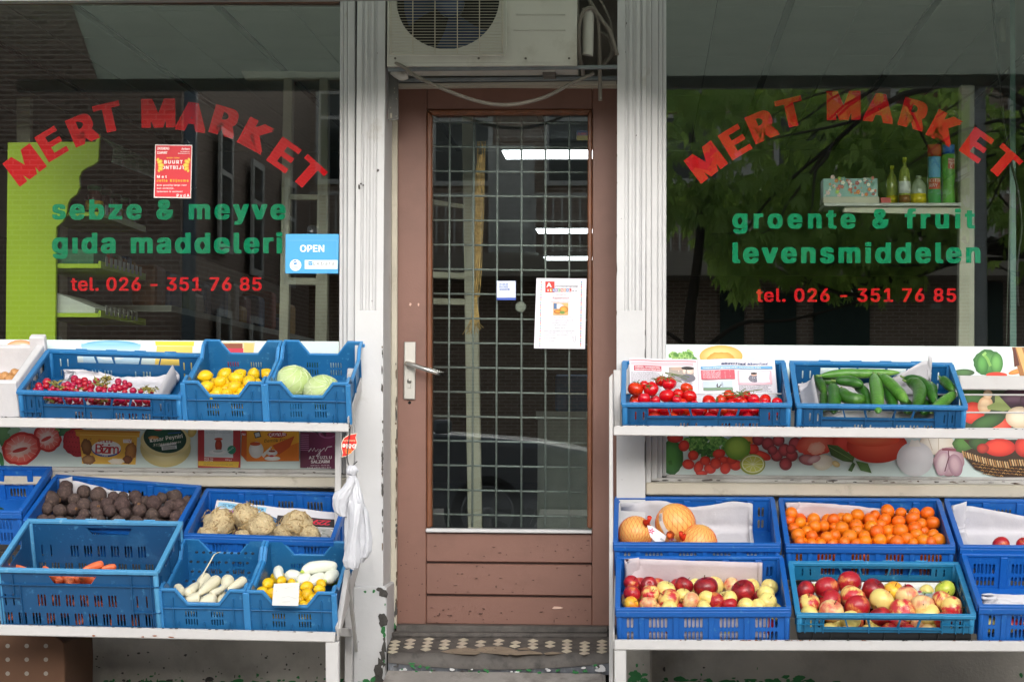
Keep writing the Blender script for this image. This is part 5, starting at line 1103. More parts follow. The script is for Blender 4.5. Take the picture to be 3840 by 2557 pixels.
    if kind == 'B':
        zt_ = H; f_ = lambda y, s_: [(s_*x, y, z) for x, z in ((-w2, zt_), (-w2+.055, zt_), (-w2+.095, zt_-.052), (w2-.095, zt_-.052), (w2-.055, zt_), (w2, zt_))]
        for y in (.004, Dp-.004): q.tube(f_(y, 1), .0072, 4, sq=(0, 1, 0), sm=False)
        for s_ in (-1, 1): q.tube([(s_*(w2-.003), y, z) for y, z in ((0, zt_), (.055, zt_), (.10, zt_-.035), (.30, zt_-.035), (.345, zt_), (Dp, zt_))], .0072, 4, sq=(1, 0, 0), sm=False)
        for s_ in (-1, 1):
            for y in (.004, Dp-.004): q.box((s_*w2-.009, y-.009, 0), (s_*w2+.009 if s_ < 0 else s_*w2+.009, y+.009, zt_-.004))
    else:
        h0 = H-.012 if kind != 'C' else H-.010
        q.box((-w2, -.004, h0), (w2, .014, H)); q.box((-w2, Dp-.014, h0), (w2, Dp+.004, H)); q.box((-w2-.003, .0141, h0), (-w2+.015, Dp-.0141, H)); q.box((w2-.015, .0141, h0), (w2+.003, Dp-.0141, H))
        if kind == 'C':
            q.box((-w2, -.0045, H-.028), (w2, -.0015, h0)); q.box((w2, .01, H-.028), (w2+.003, Dp-.01, h0)); q.box((-w2-.003, .01, H-.028), (-w2, Dp-.01, h0)); q.box((-w2, Dp+.0015, H-.028), (w2, Dp+.0045, h0))
        else:
            for x in (-.17, -.055, .055, .17): q.box((x-.022, -.0065, h0+.002), (x+.022, -.0041, H+.0025))
            for x in (-.17, -.055, .055, .17): q.box((x-.022, Dp+.0041, h0+.002), (x+.022, Dp+.0065, H+.0025))
        for sx in (-1, 1):      # corner posts
            for y in (.010, Dp-.010): q.tube([(sx*(w2-.012), y, 0), (sx*(w2-.012), y, h0)], .0105, 8)
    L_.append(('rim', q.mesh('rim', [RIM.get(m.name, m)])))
    CR_[key] = (W, Dp, H, L_); return CR_[key]
def crate(kind, m, L, Rr, Y, tilt, label, cat='crate', group='blue plastic crates on the racks', yaw=0, roll=None, name='fruit_crate', lower=None, w_=None, squash=None):
    W, Dp, H, parts = crate_proto(kind, m)
    a = P(*L, Y); b = P(*Rr, Y); mid = (a+b)/2; wd = w_ or (b-a).length
    rl = math.atan2(a.z-b.z, b.x-a.x) if roll is None else math.radians(roll)
    Rm = Matrix.Rotation(math.radians(yaw), 4, 'Z')@Matrix.Rotation(rl, 4, 'Y')@Matrix.Rotation(tilt, 4, 'X')
    k = wd/(W+.006)
    org = mid-(Rm@Vector((0, 0, H)))
    root = empty(name, org, label, cat, group); root.rotation_euler = Rm.to_euler(); root.scale = (k, 1, 1)
    for nm, me in parts:
        o = bpy.data.objects.new(nm, me); col.objects.link(o); o.parent = root; bev(o, .0012)
    M = Matrix.Translation(org)@Rm@Matrix.Diagonal((k, 1, 1, 1))
    return dict(root=root, M=M, I=M.inverted(), W=W, D=Dp, H=H)
def on(c, px, py, h):
    """world point where the sight line through the pixel meets the level h above the crate's base"""
    o_ = c['I']@C; d = (c['I'].to_3x3()@ray(px, py)); t = (h-o_.z)/d.z; return c['M']@(o_+d*t)
def onl(c, px, py, h): return c['I']@on(c, px, py, h)
# ---- upper left
cR = crate('A', BA, c2(97, 447), c2(1147, 480), -.46, TT, 'wide blue lattice crate of radishes on the upper left shelf')
cL = crate('B', BB, c2(1147, 392), c2(1667, 400), -.46, TT, 'narrow blue crate of lemons between radish and cabbage crates', name='notched_crate')
cK = crate('B', BB, c2(1670, 396), c2(2200, 405), -.46, TT, 'narrow blue crate with two cabbages at the right end of the upper left shelf', name='notched_crate')
# ---- upper right
cT = crate('A', BA, c7(72, 397), c7(1046, 400), -.46, TT, 'blue lattice crate of vine tomatoes lined with newspaper on the upper right shelf')
cU = crate('A', BA, c7(1062, 402), c7(2042, 416), -.46, TT, 'blue lattice crate of cucumbers on the upper right shelf')
# ---- lower left back row
cB = crate('C', BC, c3(140, 330), c3(1115, 405), -.46, TB, 'royal blue crate of beetroots behind the carrot crate')
cC = crate('C', BC, c3(1150, 425), c3(2110, 455), -.46, TB, 'royal blue crate of celeriac roots behind the two small front crates')
cX = crate('C', BC, c3(-840, 262), c3(140, 280), -.46, TB, 'royal blue crate cut off by the left edge of the photo beside the beetroots')
# ---- lower left front row
cD = crate('D', BD, c3(-45, 642), c3(1000, 662), -.86, TB, 'tall worn blue crate of carrots with hand hole on the lower left shelf', name='tall_crate')
cP = crate('B', BB, c3(998, 775), c3(1552, 785), -.82, TB, 'narrow blue crate of white winter radishes next to the tall carrot crate', name='notched_crate')
cE = crate('B', BB, c3(1550, 788), c3(2112, 800), -.82, TB, 'narrow blue crate of chicory and yellow lemons with a blank price card', name='notched_crate')
# ---- lower right back row
cG = crate('C', BC, c8(28, 388), c8(982, 392), -.46, TB, 'royal blue crate with netted pomelos on white paper')
cO = crate('C', BC, c8(1003, 396), c8(1970, 402), -.46, TB, 'royal blue crate heaped with oranges')
cY = crate('C', BC, c8(1988, 402), c8(2990, 412), -.46, TB, 'royal blue crate with white paper and few apples at the right edge, back row')
# ---- lower right front row
cA = crate('C', BC, c8(40, 758), c8(1040, 756), -.82, TB, 'royal blue crate of apples on white paper at the left of the front row')
cF = crate('A2', BE, c8(1062, 788), c8(2088, 796), -.82, TB, 'petrol blue lattice crate of apples set on a black crate base')
cZ = crate('C', BC, c8(2095, 740), c8(3120, 750), -.82, TB, 'royal blue crate with plastic bag at the right edge, front row')
# black lower body of cF
q = MB(); hw = .29
q.box((-hw, .012, -.050), (hw, .016, -.001)); q.box((-hw, .384, -.050), (hw, .388, -.001)); q.box((-hw, .0161, -.050), (-hw+.004, .3839, -.001)); q.box((hw-.004, .0161, -.050), (hw, .3839, -.001)); q.box((-hw+.005, .017, -.050), (hw-.005, .383, -.046))
for x in (-.24, -.18, -.12, 0, .12, .18, .24): q.box((x-.002, .004, -.048), (x+.002, .0119, -.001)); q.box((x-.002, .3795, -.045), (x+.002, .3839, -.001))
o = q.build('black_base', BK, None, True); o.parent = cF['root']
# white polystyrene crate at the left edge
stf = mat('polystyrene', '#d2d0d2', .7, .03, 30, .4, 200)
pW = empty('polystyrene_box', (0, 0, 0), 'white polystyrene box of brown onions at the left edge of the upper shelf', 'box')
aW = P(*c2(100, 392), -.46); Rm = Matrix.Rotation(TT, 4, 'X'); org = aW-(Rm@Vector((0, 0, .14))); pW.location = org; pW.rotation_euler = Rm.to_euler()
q = MB(); q.box((-.5, 0, 0), (0, .028, .14)); q.box((-.5, .372, 0), (0, .4, .125)); q.box((-.028, .0281, 0), (0, .3719, .135)); q.box((-.5, .0281, 0), (-.0281, .3719, .012)); q.box((-.055, .371, .1), (.004, .405, .165))
o = q.build('shell', stf, None, True); o.parent = pW; bev(o, .006, 3)
cW = dict(root=pW, M=Matrix.Translation(org)@Rm, I=(Matrix.Translation(org)@Rm).inverted(), W=.5, D=.4, H=.14)

# ================================================================== PAPER LINERS
paper = mat('white_tissue_paper', '#c4c2c7', .75, .03, 6, .3, 90); paperp = mat('pinkish_tissue_paper', '#c6babe', .75, .03, 6, .3, 90)
def liner(c, label, x0, x1, y0, hb, m=paper, seed=0, hl=0, hr=0, wav=.006, front=0, cut=None, z0=.008, nm='paper_liner', cat='paper'):
    """sheet lying on the base, climbing the back wall to hb(u), crumpled"""
    rd = random.Random(seed); nu, nv = 44, 26; vs = []; D_ = cut or c['D']-.016
    off = Vector((rd.uniform(0, 50), rd.uniform(0, 50), 0))
    for j in range(nv+1):
        for i in range(nu+1):
            u = i/nu; v = j/nv; h = hb(u) if callable(hb) else hb
            Ltot = (D_-y0)+h+front; s_ = v*Ltot-front; yb = D_-.006
            if s_ < 0: y, z = y0, z0-s_
            elif s_ < yb-y0-.02: y, z = y0+s_, z0
            elif s_ < yb-y0+.02: t = (s_-(yb-y0-.02))/.04; y, z = yb-.02+.02*math.sin(t*1.57), z0+.02*(1-math.cos(t*1.57))
            else: y, z = yb-.002, z0+(s_-(yb-y0))
            x = x0+(x1-x0)*u
            if hl and u < .12: k = 1-u/.12; z += k*k*hl*(1 if y < yb-.03 else .3); x = x0+(x1-x0)*.12-(x1-x0)*.12*(1-k*.85)
            if hr and u > .88: k = (u-.88)/.12; z += k*k*hr*(1 if y < yb-.03 else .3); x = x0+(x1-x0)*.88+(x1-x0)*.12*(1-k)*k
            n_ = noise.noise(Vector((u*6, v*5, 0))+off)*wav+noise.noise(Vector((u*17, v*14, 3))+off)*wav*.45
            if s_ < 0: y += abs(n_)*.8+.001
            elif z > z0+.03: y -= abs(n_)*1.4+.001; z += n_*.3
            else: z += abs(n_)*1.1
            vs.append(c['M']@Vector((x, y, z)))
    fs = [(j*(nu+1)+i, j*(nu+1)+i+1, (j+1)*(nu+1)+i+1, (j+1)*(nu+1)+i) for j in range(nv) for i in range(nu)]
    o = MB().add(vs, fs, 0, True).build(nm, m); so = o.modifiers.new('s', 'SOLIDIFY'); so.thickness = .0006
    return tag(o, label, cat)
liner(cR, 'crumpled white paper sheet under the radishes', -.24, .25, .02, lambda u: .004+.03*max(0, math.sin(u*7+.4)) if u < .45 else .004+.03*(u-.5), seed=1, hl=.045, hr=.085, wav=.014)
liner(cU, 'white wavy paper under the cucumbers', -.27, .27, .015, lambda u: .02+(.10*max(0, (u-.55)/.3) if u < .85 else .10), seed=2, hl=.08, hr=.09, wav=.012)
liner(cB, 'white plastic sheet behind the beetroots, sagging to the right', -.28, .28, .02, lambda u: .125-.09*u, seed=3, hl=.02, wav=.009)
liner(cG, 'large white paper sheet under the netted pomelos', -.28, .27, .014, lambda u: .075+.04*math.sin(u*3.1)+.02*math.sin(u*9), m=paper, front=.10, seed=4, hl=.015, hr=.02, wav=.012)
liner(cO, 'pinkish paper sheet behind the oranges', -.28, .28, .02, lambda u: .115-.06*u*u, m=paperp, seed=5, hl=.012, hr=.012, wav=.006)
liner(cA, 'pinkish white paper behind the apples in the front left crate of the right rack', -.275, .275, .014, lambda u: .125-.02*u, m=paperp, front=.10, seed=6, hl=.015, hr=.015, wav=.006)
liner(cY, 'white paper sheet folded across the crate at the right edge', -.28, .28, .014, lambda u: .118-.11*u if u < 1 else .01, front=.10, seed=7, hl=.015, wav=.008)
liner(cF, 'white printed card lying under the apples in the petrol blue crate', -.22, .24, .20, .004, m=mat('white_card', '#bdbdba', .6), seed=8, wav=.001, z0=-.012)
liner(cZ, 'crumpled clear white plastic bag in the right edge crate', -.27, .27, .03, .01, seed=9, wav=.014, hl=.02, z0=.082, cut=.15)
# newspapers
def newspaper(c, f, corners, label, draw, hz):
    """corners: 4 crate-local points (bl, br, tr, tl) in metres; draw works in a unit square scaled 100 x 60"""
    bl, br, tr, tl = [Vector(p) for p in corners]
    def pt(x, y):
        u, v = x/100, 1-y/60; p = bl*(1-u)*(1-v)+br*u*(1-v)+tr*u*v+tl*(1-u)*v
        p = p+Vector((0, 1, 0))*(.004*math.sin(u*9+1)*v+.003*math.sin(u*21)); return c['M']@p
    n_ = (c['M'].to_3x3()@((br-bl).cross(tl-bl))).normalized(); n_ = n_ if n_.y < 0 else -n_
    pr = Print(lambda x, y: (x, y), pt, step=1.2e-4, nrm=n_); draw(pr); return tag(pr.build('newspaper'), label, 'newspaper')
def gridrect(pr, x0, y0, x1, y1, c):
    n = max(2, int((x1-x0)/3)); pr.n += 1
    for i in range(n): a = x0+(x1-x0)*i/n; b = x0+(x1-x0)*(i+1)/n; k = pr.n; pr.rect(a, y0, b, y1, c); pr.n = k
def news1(pr):
    gridrect(pr, 0, 0, 100, 60, '#dcdae2'); gridrect(pr, 0, 3, 46, 4.5, '#b8505a'); gridrect(pr, 1, 6, 44, 12, '#e0b8c0'); gridrect(pr, 3, 12.5, 22, 21, '#b83a4c')
    pr.text('Het Web - een totaal andere', 4, 16, 2.2, '#f4eef0', 17, 0, .02); pr.text('bestemming in een voormalige gemeente', 4, 19.4, 2.0, '#f4eef0', 17.5, 0, .02)
    pr.lines(1, 22, 23, 58, 18, '#5a5a66', .3); gridrect(pr, 27, 14, 44, 38, '#a09890'); pr.el(33, 22, 4.4, 6, '#d8b8a8', '#f0dcd0'); pr.el(40, 21, 4, 6, '#d8b8a8', '#f0dcd0'); pr.el(33, 17, 5, 3, '#b8a090'); pr.el(40, 16, 4.4, 3, '#2a2422'); pr.el(33, 33, 5, 6, '#8a8a90'); pr.el(40, 33, 5, 7, '#6f6f7a')
    pr.lines(27, 44, 40, 58, 8, '#5a5a66', .3); gridrect(pr, 46.6, 0, 47.2, 60, '#c2c0c8')
    pr.text('KlareTaal', 63, 10, 4, '#2f3f6a', 17, 0, .02, .15); pr.text('KlareTaal', 81, 9.6, 3.4, '#4a5a88', 14, 0, .01, .15); gridrect(pr, 49, 12, 98, 17, '#5fa0d0'); pr.text('TWEEDE LANDELIJKE WEEK VAN DE JONGE MANTELZORG', 50, 15.8, 2, '#e8f0f6', 40, 0, .02)
    gridrect(pr, 49, 19, 72, 35, '#c0485a'); pr.lines(50, 71, 20, 34, 8, '#ecd4da', .35, .05); gridrect(pr, 50, 38, 70, 54, '#b8c8d8'); pr.el(62, 46, 3, 6, '#3a3438'); gridrect(pr, 50, 49, 70, 54, '#6a8a70')
    gridrect(pr, 74, 20, 97, 44, '#d8b0bc'); gridrect(pr, 75, 21, 96, 40, '#e0dce4'); pr.el(85, 33, 4, 7, '#6a6a78'); pr.el(85, 26, 2, 3, '#c8a090'); pr.el(85, 24.4, 2.3, 2, '#2a2020'); pr.lines(74, 97, 46, 58, 6, '#5a5a66', .3)
newspaper(cT, c7, ((-.272, .33, .012), (.272, .33, .012), (.262, .386, .125), (-.275, .386, .128)), 'spread newspaper with blue and red headings behind the tomatoes', news1, 0)
liner(cT, 'newspaper sheet lying flat below the tomatoes', -.27, .27, .015, .004, seed=12, wav=.006, m=mat('newsprint', '#cfcdd4', .8, .05, 20), cat='newspaper', nm='newspaper')
def news2(pr):
    gridrect(pr, 0, 0, 100, 60, '#d0cfd4'); gridrect(pr, 2, 3, 40, 12, '#8cc0dc'); pr.text('KLEIN BIJ POPPELIERS AL 10.-', 38, 5.4, 4, '#28608a', 34, 180, .02)
    gridrect(pr, 3, 14, 44, 56, '#8a5a88'); pr.poly([(8, 50), (24, 18), (38, 40), (30, 56)], '#b890b4'); pr.line([(12, 30), (26, 24), (24, 44)], 1, '#2f2a3a'); pr.poly([(44, 16), (50, 20), (60, 56), (46, 56)], '#3f6f9a'); gridrect(pr, 50, 14, 99, 30, '#3a3638')
    pr.text('2299,-', 92, 17, 9, '#c83848', 22, 180, .04); gridrect(pr, 60, 32, 99, 58, '#a8a8a4'); rd = random.Random(3)
    for _ in range(40): x, y = rd.uniform(62, 97), rd.uniform(33, 56); pr.poly([(x, y), (x+rd.uniform(2, 5), y+1), (x+3, y+4)], rd.choice(['#d8d8d4', '#6f7070', '#8a8f88'])); pr.n -= .8
newspaper(cC, c3, ((-.25, .20, .03), (.27, .20, .02), (.28, .345, .075), (-.25, .36, .105)), 'upside down advertising newspaper behind the celeriac with red price', news2, 0)
pr = Print(c8, lambda X, Y: on(cF, X, Y, -.008), nrm=Vector((0, -.4, .9)), step=1e-4)
for a in ((1775, 632, 1800, 655, '#a8c058'), (1802, 630, 1830, 655, '#c0a8b0'), (1780, 658, 1835, 672, '#8fb070'), (1755, 655, 1775, 664, '#b04a6a'), (1800, 672, 1825, 682, '#9fb8c8')): pr.rect(*a)
o = pr.build('card_print'); o.parent = None; tag(o, 'small coloured print on the white card among the apples', 'print')
# ================================================================== PRODUCE
def ball_mesh(name, mats, fn=None, n=18, m_=12, r_=1):
    q = MB(); vs = []
    for i in range(1, m_):
        ph = math.pi*i/m_
        for j in range(n):
            th = 2*math.pi*j/n; v = Vector((math.sin(ph)*math.cos(th), math.sin(ph)*math.sin(th), math.cos(ph))); vs.append(fn(v, ph, th) if fn else v)
    tp = fn(Vector((0, 0, 1)), 0, 0) if fn else Vector((0, 0, 1)); bt = fn(Vector((0, 0, -1)), math.pi, 0) if fn else Vector((0, 0, -1))
    vs += [tp, bt]; k = m_-1
    fs = [(i*n+j, (i+1)*n+j, (i+1)*n+(j+1) % n, i*n+(j+1) % n) for i in range(k-1) for j in range(n)]
    fs += [(k*n, j, (j+1) % n) for j in range(n)]+[(k*n+1, (k-1)*n+(j+1) % n, (k-1)*n+j) for j in range(n)]
    q.add(vs, fs, 0, True); return q.mesh(name, mats)
def applefn(v, ph, th):
    r_ = math.sin(ph); z = math.cos(ph); s_ = 1.0+.04*math.cos(5*th)*(1 if z < -.3 else .3)
    dip = .28*math.exp(-(r_/.28)**2)*(1 if z > 0 else .6); return Vector((v.x*s_*(1+.06*z), v.y*s_*(1+.06*z), (z-(dip if z > 0 else -dip))*.90))
def applemat(name, base, blush, t0, t1):
    m = bpy.data.materials.new(name); m.use_nodes = True; t = m.node_tree; N = t.nodes; L = t.links; b = N['Principled BSDF']
    tc = N.new('ShaderNodeTexCoord'); oi = N.new('ShaderNodeObjectInfo'); ad = N.new('ShaderNodeVectorMath'); ad.operation = 'ADD'; L.new(tc.outputs['Object'], ad.inputs[0]); sc_ = N.new('ShaderNodeVectorMath'); sc_.operation = 'SCALE'; sc_.inputs['Scale'].default_value = 37
    cx = N.new('ShaderNodeCombineXYZ'); L.new(oi.outputs['Random'], cx.inputs[0]); L.new(oi.outputs['Random'], cx.inputs[1]); L.new(cx.outputs[0], sc_.inputs[0]); L.new(sc_.outputs[0], ad.inputs[1])
    n1 = N.new('ShaderNodeTexNoise'); n1.inputs['Scale'].default_value = 1.1; n1.inputs['Detail'].default_value = 1; L.new(ad.outputs[0], n1.inputs[0])
    mp = N.new('ShaderNodeMapping'); mp.inputs['Scale'].default_value = (9, 9, .9); L.new(ad.outputs[0], mp.inputs[0]); n2 = N.new('ShaderNodeTexNoise'); n2.inputs['Scale'].default_value = 1; n2.inputs['Detail'].default_value = 4; L.new(mp.outputs[0], n2.inputs[0])
    sm = N.new('ShaderNodeMath'); sm.operation = 'MULTIPLY_ADD'; sm.inputs[1].default_value = .45; L.new(n2.outputs['Fac'], sm.inputs[0]); L.new(n1.outputs['Fac'], sm.inputs[2])
    mr = N.new('ShaderNodeMapRange'); mr.inputs[1].default_value = t0; mr.inputs[2].default_value = t1; L.new(sm.outputs[0], mr.inputs[0])
    x = N.new('ShaderNodeMix'); x.data_type = 'RGBA'; L.new(mr.outputs[0], x.inputs[0]); x.inputs[6].default_value = (*lin(base), 1); x.inputs[7].default_value = (*lin(blush), 1)
    n3 = N.new('ShaderNodeTexNoise'); n3.inputs['Scale'].default_value = 14; L.new(ad.outputs[0], n3.inputs[0]); m3 = N.new('ShaderNodeMapRange'); m3.inputs[1].default_value = .66; m3.inputs[2].default_value = .72; m3.inputs[4].default_value = .35; L.new(n3.outputs['Fac'], m3.inputs[0])
    y = N.new('ShaderNodeMix'); y.data_type = 'RGBA'; L.new(m3.outputs[0], y.inputs[0]); L.new(x.outputs[2], y.inputs[6]); y.inputs[7].default_value = (*lin('#e8c878'), 1)
    L.new(y.outputs[2], b.inputs['Base Color']); b.inputs['Roughness'].default_value = .3; b.inputs['Subsurface Weight'].default_value = .05; b.inputs['Subsurface Scale'].default_value = .01; return m
AM = {'r': applemat('apple_red', '#d88848', '#aa1a28', .45, .68), 'd': applemat('apple_dark_red', '#b8242c', '#7c0f1c', .5, .8), 'm': applemat('apple_mixed', '#e8cc78', '#c02a34', .62, .80), 'y': applemat('apple_yellow', '#e6d27c', '#e0a060', .82, 1.05), 'p': applemat('apple_pinkish', '#e8c88c', '#d45c50', .66, .95), 'g': applemat('apple_green', '#b0c040', '#c8c850', .7, .9), 'o': applemat('apple_orange', '#e08828', '#e8c040', .6, .9)}
APM = {k: ball_mesh('apple', [m], applefn, 24, 16) for k, m in AM.items()}
stm = MB().tube([(0, 0, .60), (.02, 0, .8), (.08, .02, 1.06)], [.035, .03, .045], 6).mesh('stem', [mat('fruit_stem', '#4a3a20', .8)])
AN = {'r': 'red', 'd': 'dark red', 'm': 'red and yellow', 'y': 'yellow', 'p': 'pinkish yellow', 'g': 'green', 'o': 'orange yellow'}
ORD = ['leftmost', 'second', 'third', 'fourth', 'fifth', 'sixth', 'seventh', 'eighth', 'ninth', 'tenth', 'eleventh', 'twelfth', 'thirteenth', 'fourteenth', 'fifteenth', 'sixteenth', 'seventeenth', 'eighteenth', 'nineteenth', 'twentieth', 'twenty first', 'twenty second']
def nth(i, n): return 'leftmost' if i == 0 else ('rightmost' if i == n-1 else ORD[i]+' from left')
def put(me, name, loc, rad, rot, label, cat, group, kids=(), scale=(1, 1, 1)):
    o = bpy.data.objects.new(name, me); col.objects.link(o); o.location = loc; o.rotation_euler = rot; o.scale = [rad*s_ for s_ in scale]; tag(o, label, cat, group)
    for nm, km in kids: k = bpy.data.objects.new(nm, km); col.objects.link(k); k.parent = o
    return o
def rot(rd, a=.6): return (rd.gauss(0, a), rd.gauss(0, a), rd.uniform(0, 6.28))
def pile(c, cm, s, rows, h, mk_, group, cat, seed=0, hrow=None):
    """rows of (x, y, r, ...) picked in crop pixels; mk_(kind) -> mesh list"""
    rd = random.Random(seed)
    for ri, row in enumerate(rows):
        row = sorted(row, key=lambda e: e[0])
        for i, e in enumerate(row):
            px, py = cm(e[0], e[1]); hh = h+(hrow[ri] if hrow else 0); p = on(c, px, py, hh); rad = e[2]/s*(p-C).length/F
            me, desc, name, kids, sc_, rt = mk_(e, rd)
            put(me, name, p, rad, rt, desc % (nth(i, len(row)),), cat, group, kids, sc_)
# apples
def mk_apple(where, rown):
    def f(e, rd):
        k = e[3]; return APM[k], AN[k]+' apple, %s in the '+rown+' row '+where, 'apple', [('stem', stm)], (1, 1, 1), rot(rd, .75)
    return f
def apples(c, rows, h, where, grp, seed, names, hrow):
    for i, row in enumerate(rows): pile(c, c8, 1.5096, [row], h+hrow[i], mk_apple(where, names[i]), grp, 'apple', seed+i)
names4 = ['back', 'second', 'third', 'fourth', 'fifth', 'sixth']
apples(cA, [[(133, 612, 46, 'r'), (232, 622, 48, 'd'), (328, 650, 55, 'y'), (430, 626, 54, 'd'), (555, 638, 69, 'd'), (765, 660, 70, 'd'), (893, 674, 52, 'y')],
            [(135, 676, 50, 'r'), (242, 675, 55, 'm'), (425, 684, 46, 'y'), (345, 706, 64, 'm'), (470, 716, 54, 'p'), (560, 702, 50, 'y'), (685, 702, 50, 'y'), (902, 718, 54, 'y')],
            [(130, 730, 44, 'o'), (228, 732, 50, 'p'), (612, 718, 57, 'r'), (688, 734, 44, 'r'), (348, 756, 46, 'y'), (782, 742, 48, 'y'), (850, 746, 46, 'y'), (545, 752, 44, 'y')]],
       .085, 'of the front left crate', 'apples in the royal blue front crate', 10, names4, [.012, .004, -.004])
apples(cF, [[(1118, 655, 57, 'd'), (1238, 642, 69, 'r'), (1367, 612, 68, 'r'), (1503, 650, 66, 'd'), (1617, 655, 54, 'o'), (1908, 650, 57, 'g')],
            [(1258, 712, 66, 'r'), (1385, 692, 73, 'm'), (1548, 714, 72, 'y'), (1690, 687, 66, 'p'), (1780, 737, 66, 'p'), (1894, 714, 62, 'm')],
            [(1137, 730, 62, 'm'), (1265, 772, 70, 'p'), (1412, 748, 72, 'r'), (1665, 770, 72, 'm'), (1945, 756, 70, 'm')],
            [(1140, 795, 54, 'y'), (1375, 822, 56, 'y'), (1540, 800, 60, 'd'), (1808, 792, 70, 'y'), (1906, 822, 58, 'r')],
            [(1290, 838, 52, 'y'), (1400, 842, 50, 'r'), (1508, 838, 55, 'y'), (1645, 845, 58, 'r'), (1765, 842, 54, 'p'), (1862, 848, 44, 'y')]],
       .030, 'of the petrol blue crate', 'apples in the petrol blue crate', 20, names4, [.016, .008, 0, -.012, -.04])
apples(cY, [[(2225, 395, 48, 'r'), (2352, 392, 40, 'r'), (2480, 396, 48, 'p')]], .07, 'of the right edge back crate', 'apples in the right edge crate', 30, ['only visible'], [0])
def filler(c, me, name, rad, z, nx, ny, label, cat, grp, seed, x0=-.25, x1=.25, y0=.045, y1=.34, kids=()):
    rd = random.Random(seed)
    for j in range(ny):
        for i in range(nx):
            p = Vector((x0+(x1-x0)*(i+.5*(j % 2))/max(1, nx-.5), y0+(y1-y0)*j/max(1, ny-1), z+rd.uniform(-.003, .003))); mm = me[rd.randrange(len(me))] if isinstance(me, list) else me
            put(mm, name, c['M']@p, rad*rd.uniform(.92, 1.05), rot(rd, 1), label, cat, grp, kids)
filler(cF, [APM['y'], APM['r'], APM['p']], 'apple', .028, -.017, 8, 4, 'apple in the lower layer beneath the others in the petrol blue crate', 'apple', 'apples in the petrol blue crate', 1)
filler(cA, [APM['y'], APM['r'], APM['p']], 'apple', .033, .045, 8, 4, 'apple in the lower layer beneath the others in the royal blue front crate', 'apple', 'apples in the royal blue front crate', 2)
filler(cZ, [APM['p'], APM['m'], APM['y']], 'apple', .033, .042, 8, 1, 'apple seen through the slots of the right edge front crate', 'apple', 'apples in the right edge front crate', 3, y0=.05, y1=.05)
# oranges
om = mat('orange_peel', '#e8740c', .38, .05, 3, .25, 9, rnd=.10, c2='#d8600a', c2t=(.5, .75), c2s=2, sss=.05)
OR = ball_mesh('orange', [om], lambda v, ph, th: Vector((v.x, v.y, v.z*.93-.05*math.exp(-(math.sin(ph)/.16)**2)*(1 if v.z > 0 else -.6))), 22, 14)
cal = MB().lathe([(0, .885), (.06, .90), (.09, .885), (.07, .87)], 7).mesh('calyx', [mat('orange_button', '#5a6a28', .7)])
orow = [[(1037, 217, 36), (1277, 254, 37), (1355, 245, 32), (1412, 229, 40), (1510, 230, 32), (1583, 205, 41), (1658, 214, 32), (1735, 217, 32), (1808, 217, 40)],
        [(1028, 260, 32), (1088, 272, 34), (1170, 292, 38), (1222, 290, 34), (1405, 287, 38), (1487, 257, 38), (1567, 254, 38), (1645, 264, 38), (1725, 247, 42), (1840, 272, 40)],
        [(1050, 302, 33), (1125, 320, 32), (1322, 302, 42), (1280, 297, 28), (1490, 295, 40), (1545, 282, 34), (1655, 317, 45), (1735, 302, 40), (1775, 277, 34)],
        [(1075, 342, 42), (1155, 348, 36), (1240, 357, 38), (1283, 344, 36), (1368, 350, 42), (1410, 317, 34), (1450, 346, 34), (1522, 324, 42), (1582, 317, 34), (1745, 338, 36), (1840, 340, 36)],
        [(1085, 380, 34), (1155, 388, 32), (1205, 388, 30), (1338, 380, 33), (1455, 376, 38), (1540, 372, 40), (1600, 364, 30), (1635, 382, 42), (1690, 366, 42), (1785, 372, 40), (1868, 372, 44), (1828, 382, 34), (1405, 386, 30), (1725, 386, 30), (1270, 388, 30)]]
for i, r_ in enumerate(orow):
    pile(cO, c8, 1.5096, [r_], .095+[.012, .006, .0, -.004, -.006][i], lambda e, rd, i=i: (OR, 'orange, %s in the '+['back', 'second', 'middle', 'fourth', 'front'][i]+' row of the heaped orange crate', 'orange', [('calyx', cal)], (1, 1, 1), rot(rd, .9)), 'oranges in the royal blue crate', 'orange', 40+i)
filler(cO, OR, 'orange', .026, .035, 10, 5, 'orange in the lowest layer beneath the heap in the orange crate', 'orange', 'oranges in the royal blue crate', 4)
filler(cO, OR, 'orange', .026, .065, 10, 4, 'orange in the lowest layer beneath the heap in the orange crate', 'orange', 'oranges in the royal blue crate', 5, y0=.06, y1=.36)
